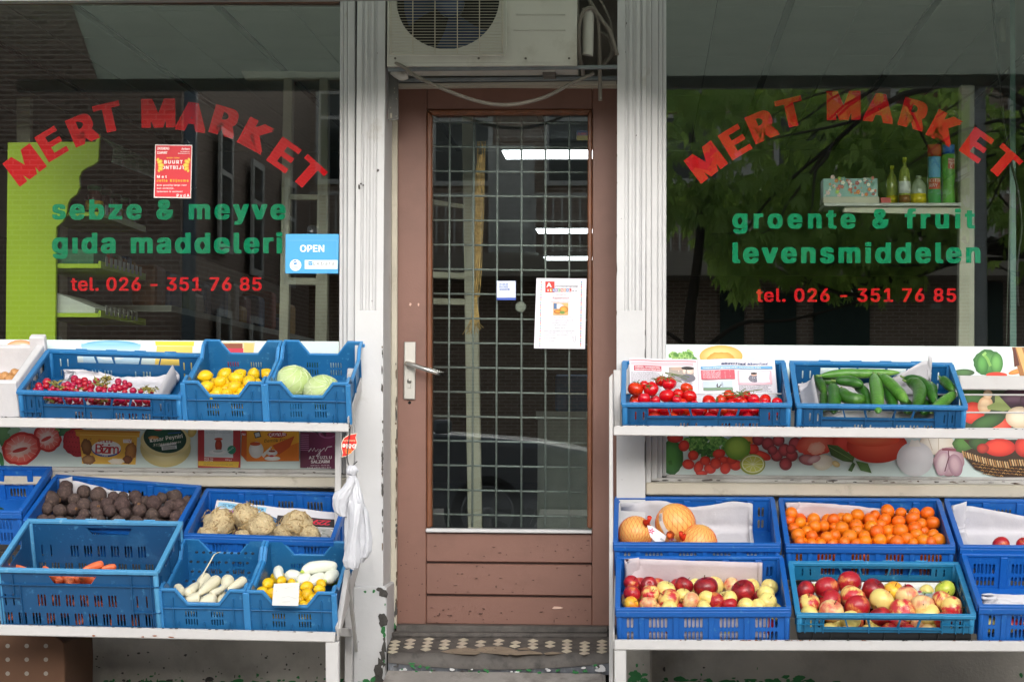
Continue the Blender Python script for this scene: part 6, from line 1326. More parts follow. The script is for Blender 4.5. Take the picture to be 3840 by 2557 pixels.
# tomatoes
tm_ = mat('tomato_skin', '#c81a0c', .16, .05, 2, rnd=.06, c2='#d83a14', c2t=(.5, .75), c2s=1.2, sss=.04)
TO = ball_mesh('tomato', [tm_], lambda v, ph, th: Vector((v.x*(1+.03*math.cos(5*th)), v.y*(1+.03*math.cos(5*th)), v.z*.86-.10*math.exp(-(math.sin(ph)/.3)**2)*(1 if v.z > 0 else -.4))), 24, 14)
q = MB(); gm = mat('tomato_vine', '#5a7030', .6, .2, 20)
for k in range(5): a = k*1.2566; q.tube([(0, 0, .78), (math.cos(a)*.3, math.sin(a)*.3, .84), (math.cos(a)*.62, math.sin(a)*.62, .82+.1*math.sin(k*3))], [.06, .07, .015], 5)
q.tube([(0, 0, .76), (.05, 0, 1.0), (.25, .1, 1.25)], [.05, .045, .05], 6); TC = q.mesh('calyx', [gm])
trow = [('back', [(205, 293, 28), (303, 272, 36), (345, 284, 43), (445, 310, 36), (685, 350, 34), (780, 352, 30)]), ('second', [(155, 315, 45), (243, 315, 44), (398, 344, 34), (640, 378, 33), (735, 372, 35), (822, 374, 37)]),
        ('third', [(333, 352, 44), (462, 357, 42), (205, 372, 37), (270, 380, 26), (390, 374, 28), (700, 395, 28), (765, 392, 28), (888, 392, 26), (957, 388, 30)]), ('fourth', [(150, 394, 26), (428, 396, 30), (490, 400, 24), (560, 408, 24), (640, 404, 26), (845, 400, 26)]),
        ('front', [(262, 436, 32), (325, 436, 36), (400, 436, 38), (445, 434, 34), (508, 436, 38), (600, 440, 34), (655, 436, 34), (705, 440, 36), (768, 436, 36), (820, 438, 30), (875, 434, 30), (200, 440, 28)])]
for i, (rn, r_) in enumerate(trow):
    pile(cT, c7, 1.5096, [r_], .085+[.010, .006, 0, -.005, -.025][i], lambda e, rd, rn=rn: (TO, 'red tomato, %s in the '+rn+' row of the tomato crate', 'tomato', [('calyx', TC)] if rd.random() < .75 else [], (1, 1, 1), rot(rd, .5)), 'tomatoes in the newspaper lined crate', 'tomato', 50+i)
filler(cT, TO, 'tomato', .026, .036, 8, 3, 'tomato in the lower layer beneath the others in the tomato crate', 'tomato', 'tomatoes in the newspaper lined crate', 6, y0=.05, y1=.2)
rd = random.Random(66)
for (cx_, cy_, lb_) in ((320, 268, 'upper'), (745, 345, 'right')):
    q = MB(); 
    for _ in range(6):
        a = on(cT, *c7(cx_+rd.gauss(0, 30), cy_+rd.gauss(0, 12)), .115); q.tube(smooth([a, a+Vector((rd.gauss(0, .02), -.004, .012)), a+Vector((rd.gauss(0, .04), -.008, rd.gauss(0, .012)))], 3), .0016, 5)
    tag(q.build('tomato_vine', gm), 'tangled green vine stems on the %s bunch of tomatoes' % lb_, 'vine')
# cucumbers
cm_ = mat('cucumber_skin', '#2f5f1c', .35, .22, 30, .5, 90, stretch=(1, 1, 1), c2='#5a8a34', c2t=(.55, .75), c2s=12, rnd=.08)
cml = mat('cucumber_skin_light', '#4a7f2c', .35, .2, 30, .5, 90, c2='#7aa04a', c2t=(.5, .75), c2s=14)
def sausage(c, cm, pts, hs, r_, s, m, name, label, cat, group, taper=(.35, .8, 1, 1, 1, .8, .35), n=12, ridges=0, end=None):
    P3 = [on(c, *cm(*p), hs if not hasattr(hs, '__len__') else hs[i]) for i, p in enumerate(pts)]
    if len(P3) == 2: P3.insert(1, (P3[0]+P3[1])/2)
    cl = smooth(P3, 8); R0_ = r_/s*(P3[0]-C).length/F; k = len(cl)-1; rr = []
    for i in range(len(cl)):
        t = i/k*(len(taper)-1); a = int(min(t, len(taper)-2)); f = t-a; rr.append(R0_*(taper[a]*(1-f)+taper[a+1]*f)*math.sqrt(max(.02, 1-(abs(2*i/k-1))**8)))
    q = MB(); q.tube(cl, rr, n)
    if ridges:
        for i in range(len(cl)):
            for j in range(n): v = q.v[i*n+j]; q.v[i*n+j] = cl[i]+(v-cl[i])*(1+ridges*(.5-(j % 2)))
    return tag(q.build(name, m), label, cat, group)
GC = 'cucumbers in the blue lattice crate'
cucs = [([(1170, 248), (1195, 270), (1232, 350)], 26, 'curved thin cucumber at the far left of the crate', 0, .07), ([(1190, 262), (1240, 270), (1300, 268)], 22, 'short cucumber lying behind the others, left', 0, .07),
        ([(1200, 240), (1330, 228), (1450, 228), (1655, 222)], 27, 'longest pale cucumber lying across the back of the crate', 1, .10), ([(1265, 295), (1285, 350), (1275, 450)], 37, 'dark cucumber standing upright left of the middle', 0, .09),
        ([(1285, 268), (1370, 272), (1445, 292)], 30, 'dark cucumber lying level above the bent one', 0, .11), ([(1325, 318), (1345, 355), (1400, 375), (1460, 365)], 38, 'bent dark cucumber curling to the right near the front', 0, .10),
        ([(1395, 305), (1450, 330), (1480, 440)], 28, 'cucumber half hidden behind the bent one', 0, .08), ([(1505, 235), (1522, 330), (1530, 450)], 37, 'straight cucumber standing upright in the middle', 1, .11),
        ([(1540, 238), (1590, 280), (1650, 340), (1690, 390)], 34, 'ridged cucumber sloping down right of the middle', 1, .115), ([(1560, 300), (1590, 340), (1625, 440)], 34, 'cucumber beneath the sloping ridged one', 0, .085),
        ([(1688, 272), (1745, 290), (1765, 340), (1740, 440)], 38, 'thick strongly curved dark cucumber right of the middle', 0, .105), ([(1675, 250), (1760, 275), (1820, 320), (1850, 400)], 34, 'long curved cucumber behind the thick one', 0, .095),
        ([(1835, 290), (1842, 320), (1838, 350)], 24, 'short cucumber end showing beside the white paper', 0, .085), ([(1885, 255), (1915, 280), (1955, 325)], 28, 'small dark cucumber with stem at the upper right', 0, .10),
        ([(1835, 445), (1890, 395), (1970, 335)], 32, 'pale cucumber pointing to the upper right corner', 1, .095), ([(1220, 335), (1225, 380), (1215, 440)], 26, 'cucumber low at the left behind the lattice', 0, .06), ([(1660, 380), (1700, 410), (1690, 450)], 30, 'cucumber low in the middle behind the lattice', 0, .06), ([(1790, 380), (1800, 420), (1780, 455)], 30, 'cucumber low at the right behind the lattice', 0, .06)]
for pts, r_, lb_, light, h in cucs:
    o = sausage(cU, c7, pts, h-.01, r_, 1.5096, cml if light else cm_, 'cucumber', lb_, 'cucumber', GC, ridges=.05, n=14)
    k = MB(); a = on(cU, *c7(*pts[0]), h-.01); b = on(cU, *c7(*pts[1]), h-.01); d = (a-b).normalized(); k.tube([a-d*.006, a+d*.008, a+d*.014+Vector((0, 0, .003))], [.006, .004, .0045], 6); k.build('stalk', mat('cucumber_stalk', '#6f8a4a', .7), o)
# radishes
rm_ = mat('radish_skin', '#a81438', .3, .12, 3, rnd=.08, c2='#8a1030', c2t=(.5, .7), c2s=2, sss=.03)
RA = ball_mesh('radish', [rm_], lambda v, ph, th: Vector((v.x, v.y, v.z if v.z > 0 else v.z*(1+.18*(-v.z)**4))), 16, 10)
RT = MB().tube([(0, 0, -1.05), (.1, .05, -1.5), (.35, .1, -1.9), (.75, .1, -2.0)], [.10, .04, .022, .01], 5).mesh('root', [mat('radish_root', '#c89098', .7)])
rl_ = [(545, 565, 48), (450, 610, 42), (540, 613, 36), (465, 645, 40), (620, 640, 38), (785, 595, 40), (850, 600, 36), (740, 600, 30), (865, 525, 42), (855, 545, 34), (915, 565, 42), (985, 545, 38), (735, 645, 34), (835, 650, 40), (925, 620, 34), (985, 590, 36), (985, 640, 36), (1060, 620, 42), (1040, 570, 28), (1120, 553, 40), (1150, 650, 40), (1215, 630, 36), (1325, 620, 36), (1375, 560, 40), (1375, 582, 30), (1450, 570, 32), (1390, 635, 40), (1450, 625, 42), (1505, 600, 34), (1335, 655, 32), (1210, 668, 32), (1545, 665, 40), (1640, 670, 32), (1755, 682, 34), (1280, 655, 30), (680, 655, 30), (790, 640, 30), (1050, 668, 34), (890, 672, 32), (580, 660, 28), (1450, 680, 32), (405, 655, 24)]
rf_ = [(575, 745, 38), (650, 758, 42), (735, 740, 32), (800, 768, 42), (885, 762, 40), (980, 768, 36), (1095, 748, 40), (1060, 782, 34), (1180, 748, 34), (1245, 768, 38), (1290, 753, 34), (1355, 758, 36), (1415, 773, 44), (1500, 768, 38), (1610, 778, 44), (1690, 784, 36), (1735, 784, 34), (510, 745, 30), (545, 720, 28), (1140, 770, 34), (1640, 745, 30), (1575, 748, 28), (1320, 785, 28)]
rd = random.Random(70)
for (x, y, r_) in rl_:
    p = on(cR, *cr(x, y), .095-.0001*max(0, y-560)); put(RA, 'radish', p, r_/3.0987*(p-C).length/F, rot(rd, 1.2), 'red radish in the heap above the rim of the radish crate', 'radish', 'radishes heaped above the rim', [('root', RT)])
for (x, y, r_) in rf_:
    p = on(cR, *cr(x, y), .062); put(RA, 'radish', p, r_/3.0987*(p-C).length/F, rot(rd, 1.2), 'red radish showing through the openings in the front wall of the radish crate', 'radish', 'radishes behind the lattice', [('root', RT)])
for j in range(3):
    for i in range(13):
        p = cR['M']@Vector((-.2+i*.029+rd.gauss(0, .004), .04+j*.035+rd.gauss(0, .004), .03)); put(RA, 'radish', p, .012, rot(rd, 1.2), 'red radish at the bottom of the heap in the radish crate', 'radish', 'radishes at the bottom')
lfm = mat('wilted_radish_leaf', '#7a7a38', .6, .3, 30, c2='#b09a50', c2t=(.45, .6), c2s=30)
for bi, (x, y, n, sx, sy) in enumerate(((1235, 540, 46, 80, 36), (1190, 590, 26, 60, 22), (645, 585, 22, 34, 40), (690, 625, 14, 36, 20), (1725, 650, 40, 90, 24), (1125, 590, 14, 22, 26), (1000, 750, 16, 60, 12), (1190, 785, 14, 50, 12), (560, 775, 12, 50, 8), (905, 640, 8, 20, 20), (1690, 760, 10, 40, 8))):
    q = MB()
    for _ in range(n):
        p = on(cR, *cr(x+rd.gauss(0, sx*.55), y+rd.gauss(0, sy*.5)), .098 if y < 700 else .066); d = Vector((rd.gauss(0, 1), rd.gauss(0, .7), rd.gauss(0, .28))).normalized(); L = rd.uniform(.010, .024); w_ = d.orthogonal().normalized()*L*rd.uniform(.1, .32); w_.rotate(Matrix.Rotation(rd.uniform(0, 6), 3, d))
        q.add([p, p+d*L*.5+w_, p+d*L, p+d*L*.5-w_], [(0, 1, 2), (0, 2, 3)], 0, False)
        if rd.random() < .6: q.tube([p, p+d*L*.6+Vector((0, 0, .004)), p+d*L*1.4], .0009, 4)
    tag(q.build('radish_leaves', lfm), ['largest wilted tuft of radish leaves atop the heap', 'twiggy radish stalks just below the largest tuft', 'yellow green radish tuft at the left of the heap', 'small green radish tuft right of the leftmost one', 'dark green radish tuft at the right end of the heap', 'tiny leaf tuft left of the largest radish tuft', 'pale radish leaves behind the second lattice opening', 'yellow radish leaf behind the middle lattice opening', 'brown radish leaf scraps behind the first lattice opening', 'single pale leaf between radishes left of centre', 'radish leaf scraps behind the last lattice opening'][bi], 'radish leaves', 'wilted radish leaf tufts')
# lemons
lm_ = mat('lemon_peel', '#e8bc14', .35, .05, 3, .2, 10, rnd=.05, sss=.05)
def lemfn(v, ph, th): e = abs(v.z); return Vector((v.x*.84, v.y*.84, v.z*(1.0+.14*max(0, e-.9)/.1)))
LE = ball_mesh('lemon', [lm_], lemfn, 18, 14)
pl_ = [('back', [(1295, 355, 48), (1490, 368, 50), (1572, 388, 48)]), ('middle', [(1385, 398, 50), (1298, 424, 48), (1476, 424, 48)]), ('front', [(1375, 460, 46), (1428, 474, 50), (1525, 458, 38), (1285, 476, 36), (1342, 488, 34), (1490, 484, 34)])]
for i, (rn, r_) in enumerate(pl_): pile(cL, c2, 1.6821, [r_], .10+[.006, 0, -.012][i], lambda e, rd, rn=rn: (LE, 'yellow lemon, %s in the '+rn+' row of the upper lemon crate', 'lemon', [], (1, 1, 1), (1.4+rd.gauss(0, .3), rd.gauss(0, .3), rd.uniform(0, 3))), 'lemons in the upper crate', 'lemon', 80+i)
filler(cL, LE, 'lemon', .03, .04, 4, 4, 'lemon in the lower layers beneath the others in the upper lemon crate', 'lemon', 'lemons in the upper crate', 8, x0=-.1, x1=.1)
filler(cL, LE, 'lemon', .03, .075, 4, 2, 'lemon in the lower layers beneath the others in the upper lemon crate', 'lemon', 'lemons in the upper crate', 9, x0=-.1, x1=.1, y0=.05, y1=.12)
# cabbages
cbm = mat('cabbage_leaf', '#b4c884', .5, .1, 3, .35, 8, c2='#d4dfb4', c2t=(.45, .7), c2s=2.2)
vm = mat('cabbage_vein', '#dde6c4', .5)
def cabbage(c, px, py, r_, h, label, seed):
    rd = random.Random(seed); p = on(c, *c2(px, py), h); R_ = r_/1.6821*(p-C).length/F; root = empty('cabbage', p, label, 'cabbage', 'cabbages in the narrow crate')
    root.rotation_euler = (rd.uniform(-.3, .3), rd.uniform(-.4, .4), rd.uniform(0, 6))
    for k in range(5):
        ax = Vector((rd.gauss(0, 1), rd.gauss(0, 1), .7+rd.gauss(0, .3))).normalized() if k else Vector((0, 0, 1)); q = MB(); n, m_ = 28, 14; cov = math.pi if k == 0 else rd.uniform(1.1, 1.7); Q = ax.to_track_quat('Z', 'Y'); vs = []
        for i in range(m_+1):
            for j in range(n):
                ph = .001+cov*i/m_; th = 2*math.pi*j/n; ex = 1+.012*k*(1-(i/m_)**3)+.012*noise.noise(Vector((math.cos(th)*2, math.sin(th)*2, ph*3+k*5)))+(.006*math.sin(th*7)*(i/m_)**4 if k else 0); v = Vector((math.sin(ph)*math.cos(th), math.sin(ph)*math.sin(th), math.cos(ph)))*R_*ex
                v = Q@v; vs.append(Vector((v.x, v.y, v.z*.9)))
        q.add(vs, [(i*n+j, (i+1)*n+j, (i+1)*n+(j+1) % n, i*n+(j+1) % n) for i in range(m_) for j in range(n)], 0, True)
        if k:
            for vn in range(9):
                t0 = vn*.7; pts = [Q@(Vector((math.sin(a)*math.cos(t0+.25*math.sin(a*3)), math.sin(a)*math.sin(t0+.25*math.sin(a*3)), math.cos(a)))*R_*(1.006+.012*k*(1-(a/cov)**3))) for a in [cov*x/8 for x in range(1, 8)]]
                q.tube([Vector((a.x, a.y, a.z*.9)) for a in pts], [.0014*(1-i*.1) for i in range(7)], 4, 1)
        o = bpy.data.objects.new('leaf', q.mesh('leaf', [cbm, vm])); col.objects.link(o); o.parent = root
cabbage(cK, 1850, 398, 118, .075, 'pale green cabbage at the back left of the narrow crate', 1); cabbage(cK, 2030, 452, 116, .070, 'pale green cabbage at the front right of the narrow crate', 5)
# beetroots
bm2 = mat('beet_skin', '#4c3c38', .8, .25, 4, .7, 14, rnd=.12, c2='#6f5a50', c2t=(.5, .7), c2s=3, c3='#8a6a4a', c3t=(.68, .74), c3s=5)
def beetfn(v, ph, th):
    s_ = 1+.05*noise.noise(v*2.3)+.02*noise.noise(v*7); z = v.z if v.z < .8 else v.z+.1*(v.z-.8)/.2; return Vector((v.x*s_, v.y*s_, z*s_*.95))
BE_ = ball_mesh('beetroot', [bm2], beetfn, 20, 14)
q = MB().lathe([(.30, .86), (.26, 1.0), (.2, 1.12), (.12, 1.08), (0, 1.04)], 10); BT = q.mesh('crown', [mat('beet_crown', '#8a6440', .9, .4, 12, .8, 20, c2='#4a3020', c2t=(.45, .6), c2s=8)])
brow = [('back', [(415, 125, 42), (528, 158, 44), (620, 178, 53), (410, 168, 50), (715, 190, 36), (775, 188, 34), (853, 188, 42), (1075, 180, 30), (1020, 198, 36), (1105, 188, 46)]), ('second', [(315, 208, 58), (468, 206, 40), (530, 240, 44), (675, 235, 42), (865, 218, 32), (970, 228, 50), (920, 215, 34), (1075, 243, 38), (1180, 215, 34)]),
        ('third', [(605, 253, 40), (770, 238, 54), (1130, 248, 48), (1160, 285, 36), (1040, 283, 40), (1185, 250, 28)]), ('fourth', [(295, 262, 42), (375, 275, 42), (460, 266, 40), (690, 275, 42), (610, 292, 40), (790, 290, 36), (880, 272, 44), (960, 300, 40), (1110, 315, 40), (530, 300, 36)]), ('front', [(508, 352, 46), (620, 350, 50), (1100, 358, 38), (380, 350, 44), (740, 350, 44), (860, 350, 44), (980, 360, 42), (270, 340, 42)])]
for i, (rn, r_) in enumerate(brow): pile(cB, c3, 1.6821, [r_], .085+[.02, .012, .006, 0, -.008][i], lambda e, rd, rn=rn: (BE_, 'brown beetroot, %s in the '+rn+' row of the beetroot crate', 'beetroot', [('crown', BT)] if rd.random() < .5 else [], (1, 1, 1), rot(rd, 1.2)), 'beetroots behind the carrots', 'beetroot', 90+i)
filler(cB, BE_, 'beetroot', .028, .036, 8, 5, 'beetroot in the bottom layer beneath the others', 'beetroot', 'beetroots behind the carrots', 11)
# celeriac
def celfn(seed):
    def f(v, ph, th):
        s_ = 1+.16*noise.noise(v*2+Vector((seed, 0, 0)))+.10*noise.noise(v*6+Vector((seed, 0, 0)))+.05*noise.noise(v*14); return Vector((v.x*s_, v.y*s_, v.z*s_*.88))
    return f
cem = mat('celeriac_skin', '#c2ae86', .85, .2, 6, .8, 14, c2='#8a6a44', c2t=(.54, .66), c2s=5, c3='#d8caa8', c3t=(.6, .68), c3s=6)
rtm = mat('celeriac_root', '#b09668', .9, .3, 20)
for i, (x, y, r_, h, lb_) in enumerate(((1550, 320, 92, .10, 'celeriac root with many rootlets, furthest back'), (1380, 358, 100, .085, 'large knobbly celeriac root at the left'), (1648, 378, 92, .085, 'smooth pale celeriac root in the middle'), (1868, 370, 100, .09, 'knobbly celeriac root at the right'), (1305, 428, 60, .07, 'small celeriac top at the front left'), (1785, 425, 62, .07, 'flat celeriac top at the front middle'), (1955, 432, 72, .07, 'flat celeriac top at the front right'), (1530, 440, 50, .06, 'barely visible celeriac behind the small crates'))):
    me = ball_mesh('celeriac', [cem], celfn(i*3.1), 36, 24); p = on(cC, *c3(x, y), h); R_ = r_/1.6821*(p-C).length/F; rd = random.Random(i)
    o = put(me, 'celeriac', p, R_, rot(rd, .4), lb_, 'celeriac', 'celeriac roots in the royal blue crate'); q = MB()
    for _ in range(60 if i in (0, 1, 3) else 24):
        v = Vector((rd.gauss(0, .7), rd.gauss(0, .7), -.2+rd.gauss(0, .5))).normalized(); w_ = v.orthogonal().normalized(); w_.rotate(Matrix.Rotation(rd.uniform(0, 6), 3, v)); q.tube([v*.92, v*1.06+w_*.15, v*1.03+w_*.4, v*.95+w_*.6], [.035, .03, .02, .008], 5)
    k = bpy.data.objects.new('rootlets', q.mesh('rootlets', [rtm])); col.objects.link(k); k.parent = o; k['kind'] = 'stuff'
# carrots
cam_ = mat('carrot_skin', '#d8683c', .5, .12, 8, .3, 30, c2='#e08c60', c2t=(.5, .7), c2s=9)
GK = 'carrots in the tall crate'; ctap = (.55, .95, 1, .95, .8, .6, .3)
for pts, r_, lb_, h in (([(655, 612), (600, 625), (520, 650)], 27, 'thick carrot showing above the front rim', .155), ([(735, 630), (690, 632), (640, 642)], 20, 'brown tipped carrot beside the thick one', .15), ([(45, 622), (100, 628), (170, 640)], 15, 'carrot lying at the far left just above the rim', .15), ([(272, 632), (290, 636), (310, 642)], 10, 'carrot tip barely above the rim', .15),
                        ([(325, 700), (360, 705), (400, 712)], 20, 'leftmost carrot in the hand hole', .165), ([(395, 690), (430, 695), (480, 700)], 20, 'upper carrot in the hand hole', .17), ([(400, 718), (440, 708), (480, 702)], 22, 'lower middle carrot in the hand hole', .165), ([(470, 712), (500, 710), (545, 716)], 22, 'rightmost carrot in the hand hole', .165), ([(345, 722), (370, 718), (395, 722)], 16, 'small carrot low in the hand hole', .16)):
    sausage(cD, c3, pts, h, r_, 1.6821, cam_, 'carrot', lb_, 'carrot', GK, taper=ctap)
rd = random.Random(5); cme = MB().tube([(0, -.075+i*.015, 0) for i in range(11)], [.009, .0145, .016, .0165, .016, .015, .014, .012, .010, .007, .003], 10).mesh('carrot', [cam_])
for j in range(6):
    for i in range(16):
        p = Vector((-.255+i*.033+rd.gauss(0, .003), .105+rd.gauss(0, .01)+(j % 2)*.01, .022+j*.024)); o = put(cme, 'carrot', cD['M']@p, 1, (TB+rd.gauss(0, .06), rd.uniform(0, 6), rd.gauss(0, .15)), 'carrot seen end on through the slots of the tall crate', 'carrot', 'carrots behind the slots')
for j in range(4):
    for i in range(7): p = Vector((-.22+i*.072, .20+j*.045, .045)); put(cme, 'carrot', cD['M']@p, .9, (TB, 0, 1.4+rd.gauss(0, .3)), 'carrot lying behind the front heap in the tall crate', 'carrot', 'carrots further back')
# white winter radishes
wm_ = mat('white_radish_skin', '#d8d2b8', .5, .1, 6, .35, 20, c2='#b8a878', c2t=(.58, .72), c2s=14)
GR = 'white radishes in the narrow crate'; wt = (.7, 1, 1, .95, .8, .55, .25)
for pts, r_, lb_, h, tp in (([(1115, 755), (1140, 780), (1175, 810)], 30, 'short white radish at the left side', .10, wt), ([(1170, 805), (1205, 780), (1240, 745), (1262, 718)], 33, 'white radish with green base and thin tail start', .11, (.6, 1, 1, .9, .6, .3, .2)), ([(1310, 690), (1275, 725), (1240, 775)], 36, 'white radish lying behind the tail', .10, wt), ([(1380, 705), (1320, 750), (1250, 805)], 38, 'thickest white radish in the middle', .115, wt), ([(1440, 700), (1430, 735), (1390, 775), (1330, 800)], 38, 'round headed white radish bending down left', .12, (.8, 1.1, 1, .5, .5, .6, .5)), ([(1545, 710), (1500, 740), (1435, 775)], 32, 'white radish at the right side', .11, wt), ([(1330, 815), (1370, 790), (1420, 760)], 30, 'white radish under the bent one', .10, wt),
                            ([(1265, 830), (1220, 835), (1165, 850)], 42, 'white radish at the lower left behind the notch', .095, wt), ([(1370, 840), (1320, 842), (1260, 860)], 46, 'white radish at the lower middle behind the notch', .095, wt), ([(1110, 830), (1130, 840), (1155, 860)], 28, 'small white radish at the lower left corner', .09, wt), ([(1400, 800), (1395, 830), (1385, 860)], 26, 'small white radish at the lower right corner', .09, wt)):
    sausage(cP, c3, pts, h, r_, 1.6821, wm_, 'white_radish', lb_, 'white radish', GR, taper=tp, n=14)
q = MB(); a = [on(cP, *c3(*p), h) for p, h in (((1262, 718), .11), ((1290, 660), .13), ((1330, 590), .16), ((1355, 550), .17), ((1390, 536), .17))]; q.tube(smooth(a), [.004]*8+[.0025]*16+[.001]*9, 6); tag(q.build('radish_tail', wm_), 'long thin curved tail rising from the white radishes', 'root')
for j in range(2):
    for i in range(6): p = Vector((-.09+i*.036, .12+j*.06, .04)); put(cme, 'white_radish', cP['M']@p, .9, (TB, 0, rd.gauss(0, .5)), 'white radish in the bottom layer of the narrow crate', 'white radish', GR).data = cme
wme = cme.copy(); wme.materials.clear(); wme.materials.append(wm_)
for o in col.objects:
    if o.name.startswith('white_radish') and o.data == cme: o.data = wme
q = MB()
for j in range(4):
    for i in range(9): p = cP['M']@Vector((-.105+i*.026+(j % 2)*.013, .22+j*.045, .0056)); q.lathe([(.006, .0006), (.006, 0)], 10, 0, Matrix.Translation(p)@Matrix.Rotation(TB, 4, 'X'))
q.build('drain_hole', mat('hole_dark', '#0a2238', .9), cP['root']).matrix_parent_inverse = Matrix() ; 
dh = cP['root'].children[-1]
# chicory and lower lemons
chm = mat('chicory_leaf', '#e4e6d8', .4, .05, 8, .2, 20, stretch=(1, 1, 1), c2='#d0dc9c', c2t=(.6, .75), c2s=8); chg = mat('chicory_tip', '#b8cc50', .5, .15, 10)
GE = 'chicory heads in the narrow crate'; et = (.25, .7, 1, 1, .95, .8, .6)
for pts, r_, lb_, h in (([(1762, 632), (1755, 665), (1765, 705)], 32, 'small upright chicory head with green tip at the left', .11), ([(1790, 690), (1850, 690), (1900, 700)], 42, 'chicory head lying left of the middle', .09), ([(1902, 662), (1960, 640), (2050, 628), (2128, 625)], 42, 'largest chicory head with green tip lying on top', .125), ([(1875, 730), (1915, 710), (1965, 700)], 40, 'chicory head in the middle between lemons', .10), ([(1955, 740), (2000, 710), (2050, 690)], 40, 'chicory head right of the middle', .10), ([(2050, 720), (2090, 690), (2120, 665)], 42, 'chicory head at the right side of the crate', .10)):
    o = sausage(cE, c3, pts, h, r_, 1.6821, chm, 'chicory', lb_, 'chicory', GE, taper=et, n=16, ridges=.03)
    a = on(cE, *c3(*pts[0]), h); b = on(cE, *c3(*pts[1]), h); d = (b-a).normalized(); MB().tube([a-d*.006, a+d*.008, a+d*.02], [.002, .009, .014], 10).build('tip', chg, o)
pl2 = [('back', [(1690, 735, 42), (1775, 718, 36), (1840, 728, 30), (2025, 735, 34), (1935, 755, 42)]), ('middle', [(1655, 787, 40), (1725, 800, 46), (2015, 772, 40), (1937, 800, 44), (1870, 800, 40)]), ('front', [(1960, 830, 42), (1892, 838, 34), (1912, 872, 36), (1735, 862, 34), (1820, 850, 40)])]
for i, (rn, r_) in enumerate(pl2): pile(cE, c3, 1.6821, [r_], .11+[.004, 0, -.014][i], lambda e, rd, rn=rn: (LE, 'yellow lemon, %s in the '+rn+' row beside the price card', 'lemon', [], (1, 1, 1), (1.4+rd.gauss(0, .3), rd.gauss(0, .3), rd.uniform(0, 3))), 'lemons beside the chicory', 'lemon', 120+i)
filler(cE, LE, 'lemon', .028, .04, 5, 3, 'lemon in the lower layer of the chicory crate', 'lemon', 'lemons beside the chicory', 13, x0=-.11, x1=.11)
filler(cE, LE, 'lemon', .028, .075, 5, 2, 'lemon in the lower layer of the chicory crate', 'lemon', 'lemons beside the chicory', 14, x0=-.11, x1=.11, y0=.05, y1=.11)
# price card standing on the lemons
def cardp(x, y): return P(*c3(x, y), -.845+(877-y)*.00022)
a = [cardp(1727, 736), cardp(1890, 728), cardp(1882, 876), cardp(1716, 872)]
o = MB().add(a+[v+Vector((0, .0012, 0)) for v in a], [(3, 2, 1, 0), (4, 5, 6, 7), (0, 1, 5, 4), (1, 2, 6, 5), (2, 3, 7, 6), (3, 0, 4, 7)]).build('price_card', mat('white_card', '#cfcfca')); tag(o, 'white price card with faint handwriting leaning on the lower lemons', 'price card')
pr = Print(c3, lambda X, Y: P(X, Y, -.8465), step=5e-5)
pr.line([(1770, 755), (1790, 750), (1800, 765), (1840, 752), (1862, 760)], 2, '#b8b8bc'); pr.line([(1738, 780), (1748, 782)], 3, '#a8a8b0'); pr.line([(1775, 825), (1820, 815), (1866, 828)], 1.6, '#c0c0c4'); pr.line([(1780, 850), (1830, 848)], 1.6, '#c0c0c4')
pr.build('handwriting', o)
# pomelos in nets
pmm = mat('pomelo_peel', '#e8b060', .4, .08, 3, .2, 12, sss=.05); nm_ = mat('orange_net', '#e05818', .6)
nm2 = mat('red_net', '#d83010', .6)
for i, (x, y, r_, h, lb_, dens, mm) in enumerate(((155, 332, 97, .085, 'netted pomelo with white hang tag at the left of the crate', 26, nm2), (382, 278, 113, .10, 'largest netted pomelo with a white label band, topmost', 22, nm_), (512, 388, 104, .06, 'netted pomelo low at the front, right of the tag', 24, nm2))):
    p = on(cG, *c8(x, y), h); R_ = r_/1.5096*(p-C).length/F; rd = random.Random(i+3)
    me = ball_mesh('pomelo', [pmm], lambda v, ph, th: Vector((v.x, v.y, v.z*(1.0 if v.z < 0 else 1.04))), 32, 20); o = put(me, 'pomelo', p, R_, (rd.uniform(-.5, .5), rd.uniform(.4, .9)*(1 if i == 0 else -.4), rd.uniform(0, 3)), lb_, 'pomelo', 'netted pomelos')
    q = MB()
    for s_ in (-1, 1):
        for k in range(dens):
            t0 = 2*math.pi*k/dens; pts = [Vector((math.sin(a)*math.cos(t0+s_*1.3*a/math.pi), math.sin(a)*math.sin(t0+s_*1.3*a/math.pi), math.cos(a)*1.02))*1.012 for a in [math.pi*(j+.5)/18 for j in range(18)]]
            q.tube(pts, .0075, 3, cap=False)
    k = bpy.data.objects.new('net', q.mesh('net', [mm])); col.objects.link(k); k.parent = o; k['kind'] = 'stuff'
    # gathered knot of the net
    e = on(cG, *c8(*((232, 258), (345, 355), (410, 345))[i]), (.15, .13, .10)[i]); q = MB(); q.tube([p.lerp(e, .8), e, e+Vector((.002, -.012, .012))], [.016, .006, .009], 8); 
    k = q.build('knot', mm, None); k.parent = None; tag(k, ['red gathered net end above the hang tag of the left pomelo', 'orange gathered net end between the two right pomelos', 'red gathered net end at the left of the lowest pomelo'][i], 'net knot', 'net knots of the pomelos')
def tagpr(pts, Yd, nmn, lb_, extra):
    pr = Print(c8, lambda X, Y: P(X, Y, Yd), step=1e-4); pr.poly(pts, '#e2dfe4'); extra(pr); return tag(pr.build(nmn), lb_, 'label')
def ex1(pr):
    for k in range(5): a = k*1.2566; pr.el(246+math.cos(a)*10, 318+math.sin(a)*10, 8, 4, '#d04a78', None, math.degrees(a), n=8)
    for k in range(9): pr.line([(300+k*3, 356+k*1.8), (296+k*3, 366+k*1.8)], 1.4, '#333333')
dY = (on(cG, *c8(270, 330), .13)).y-.03
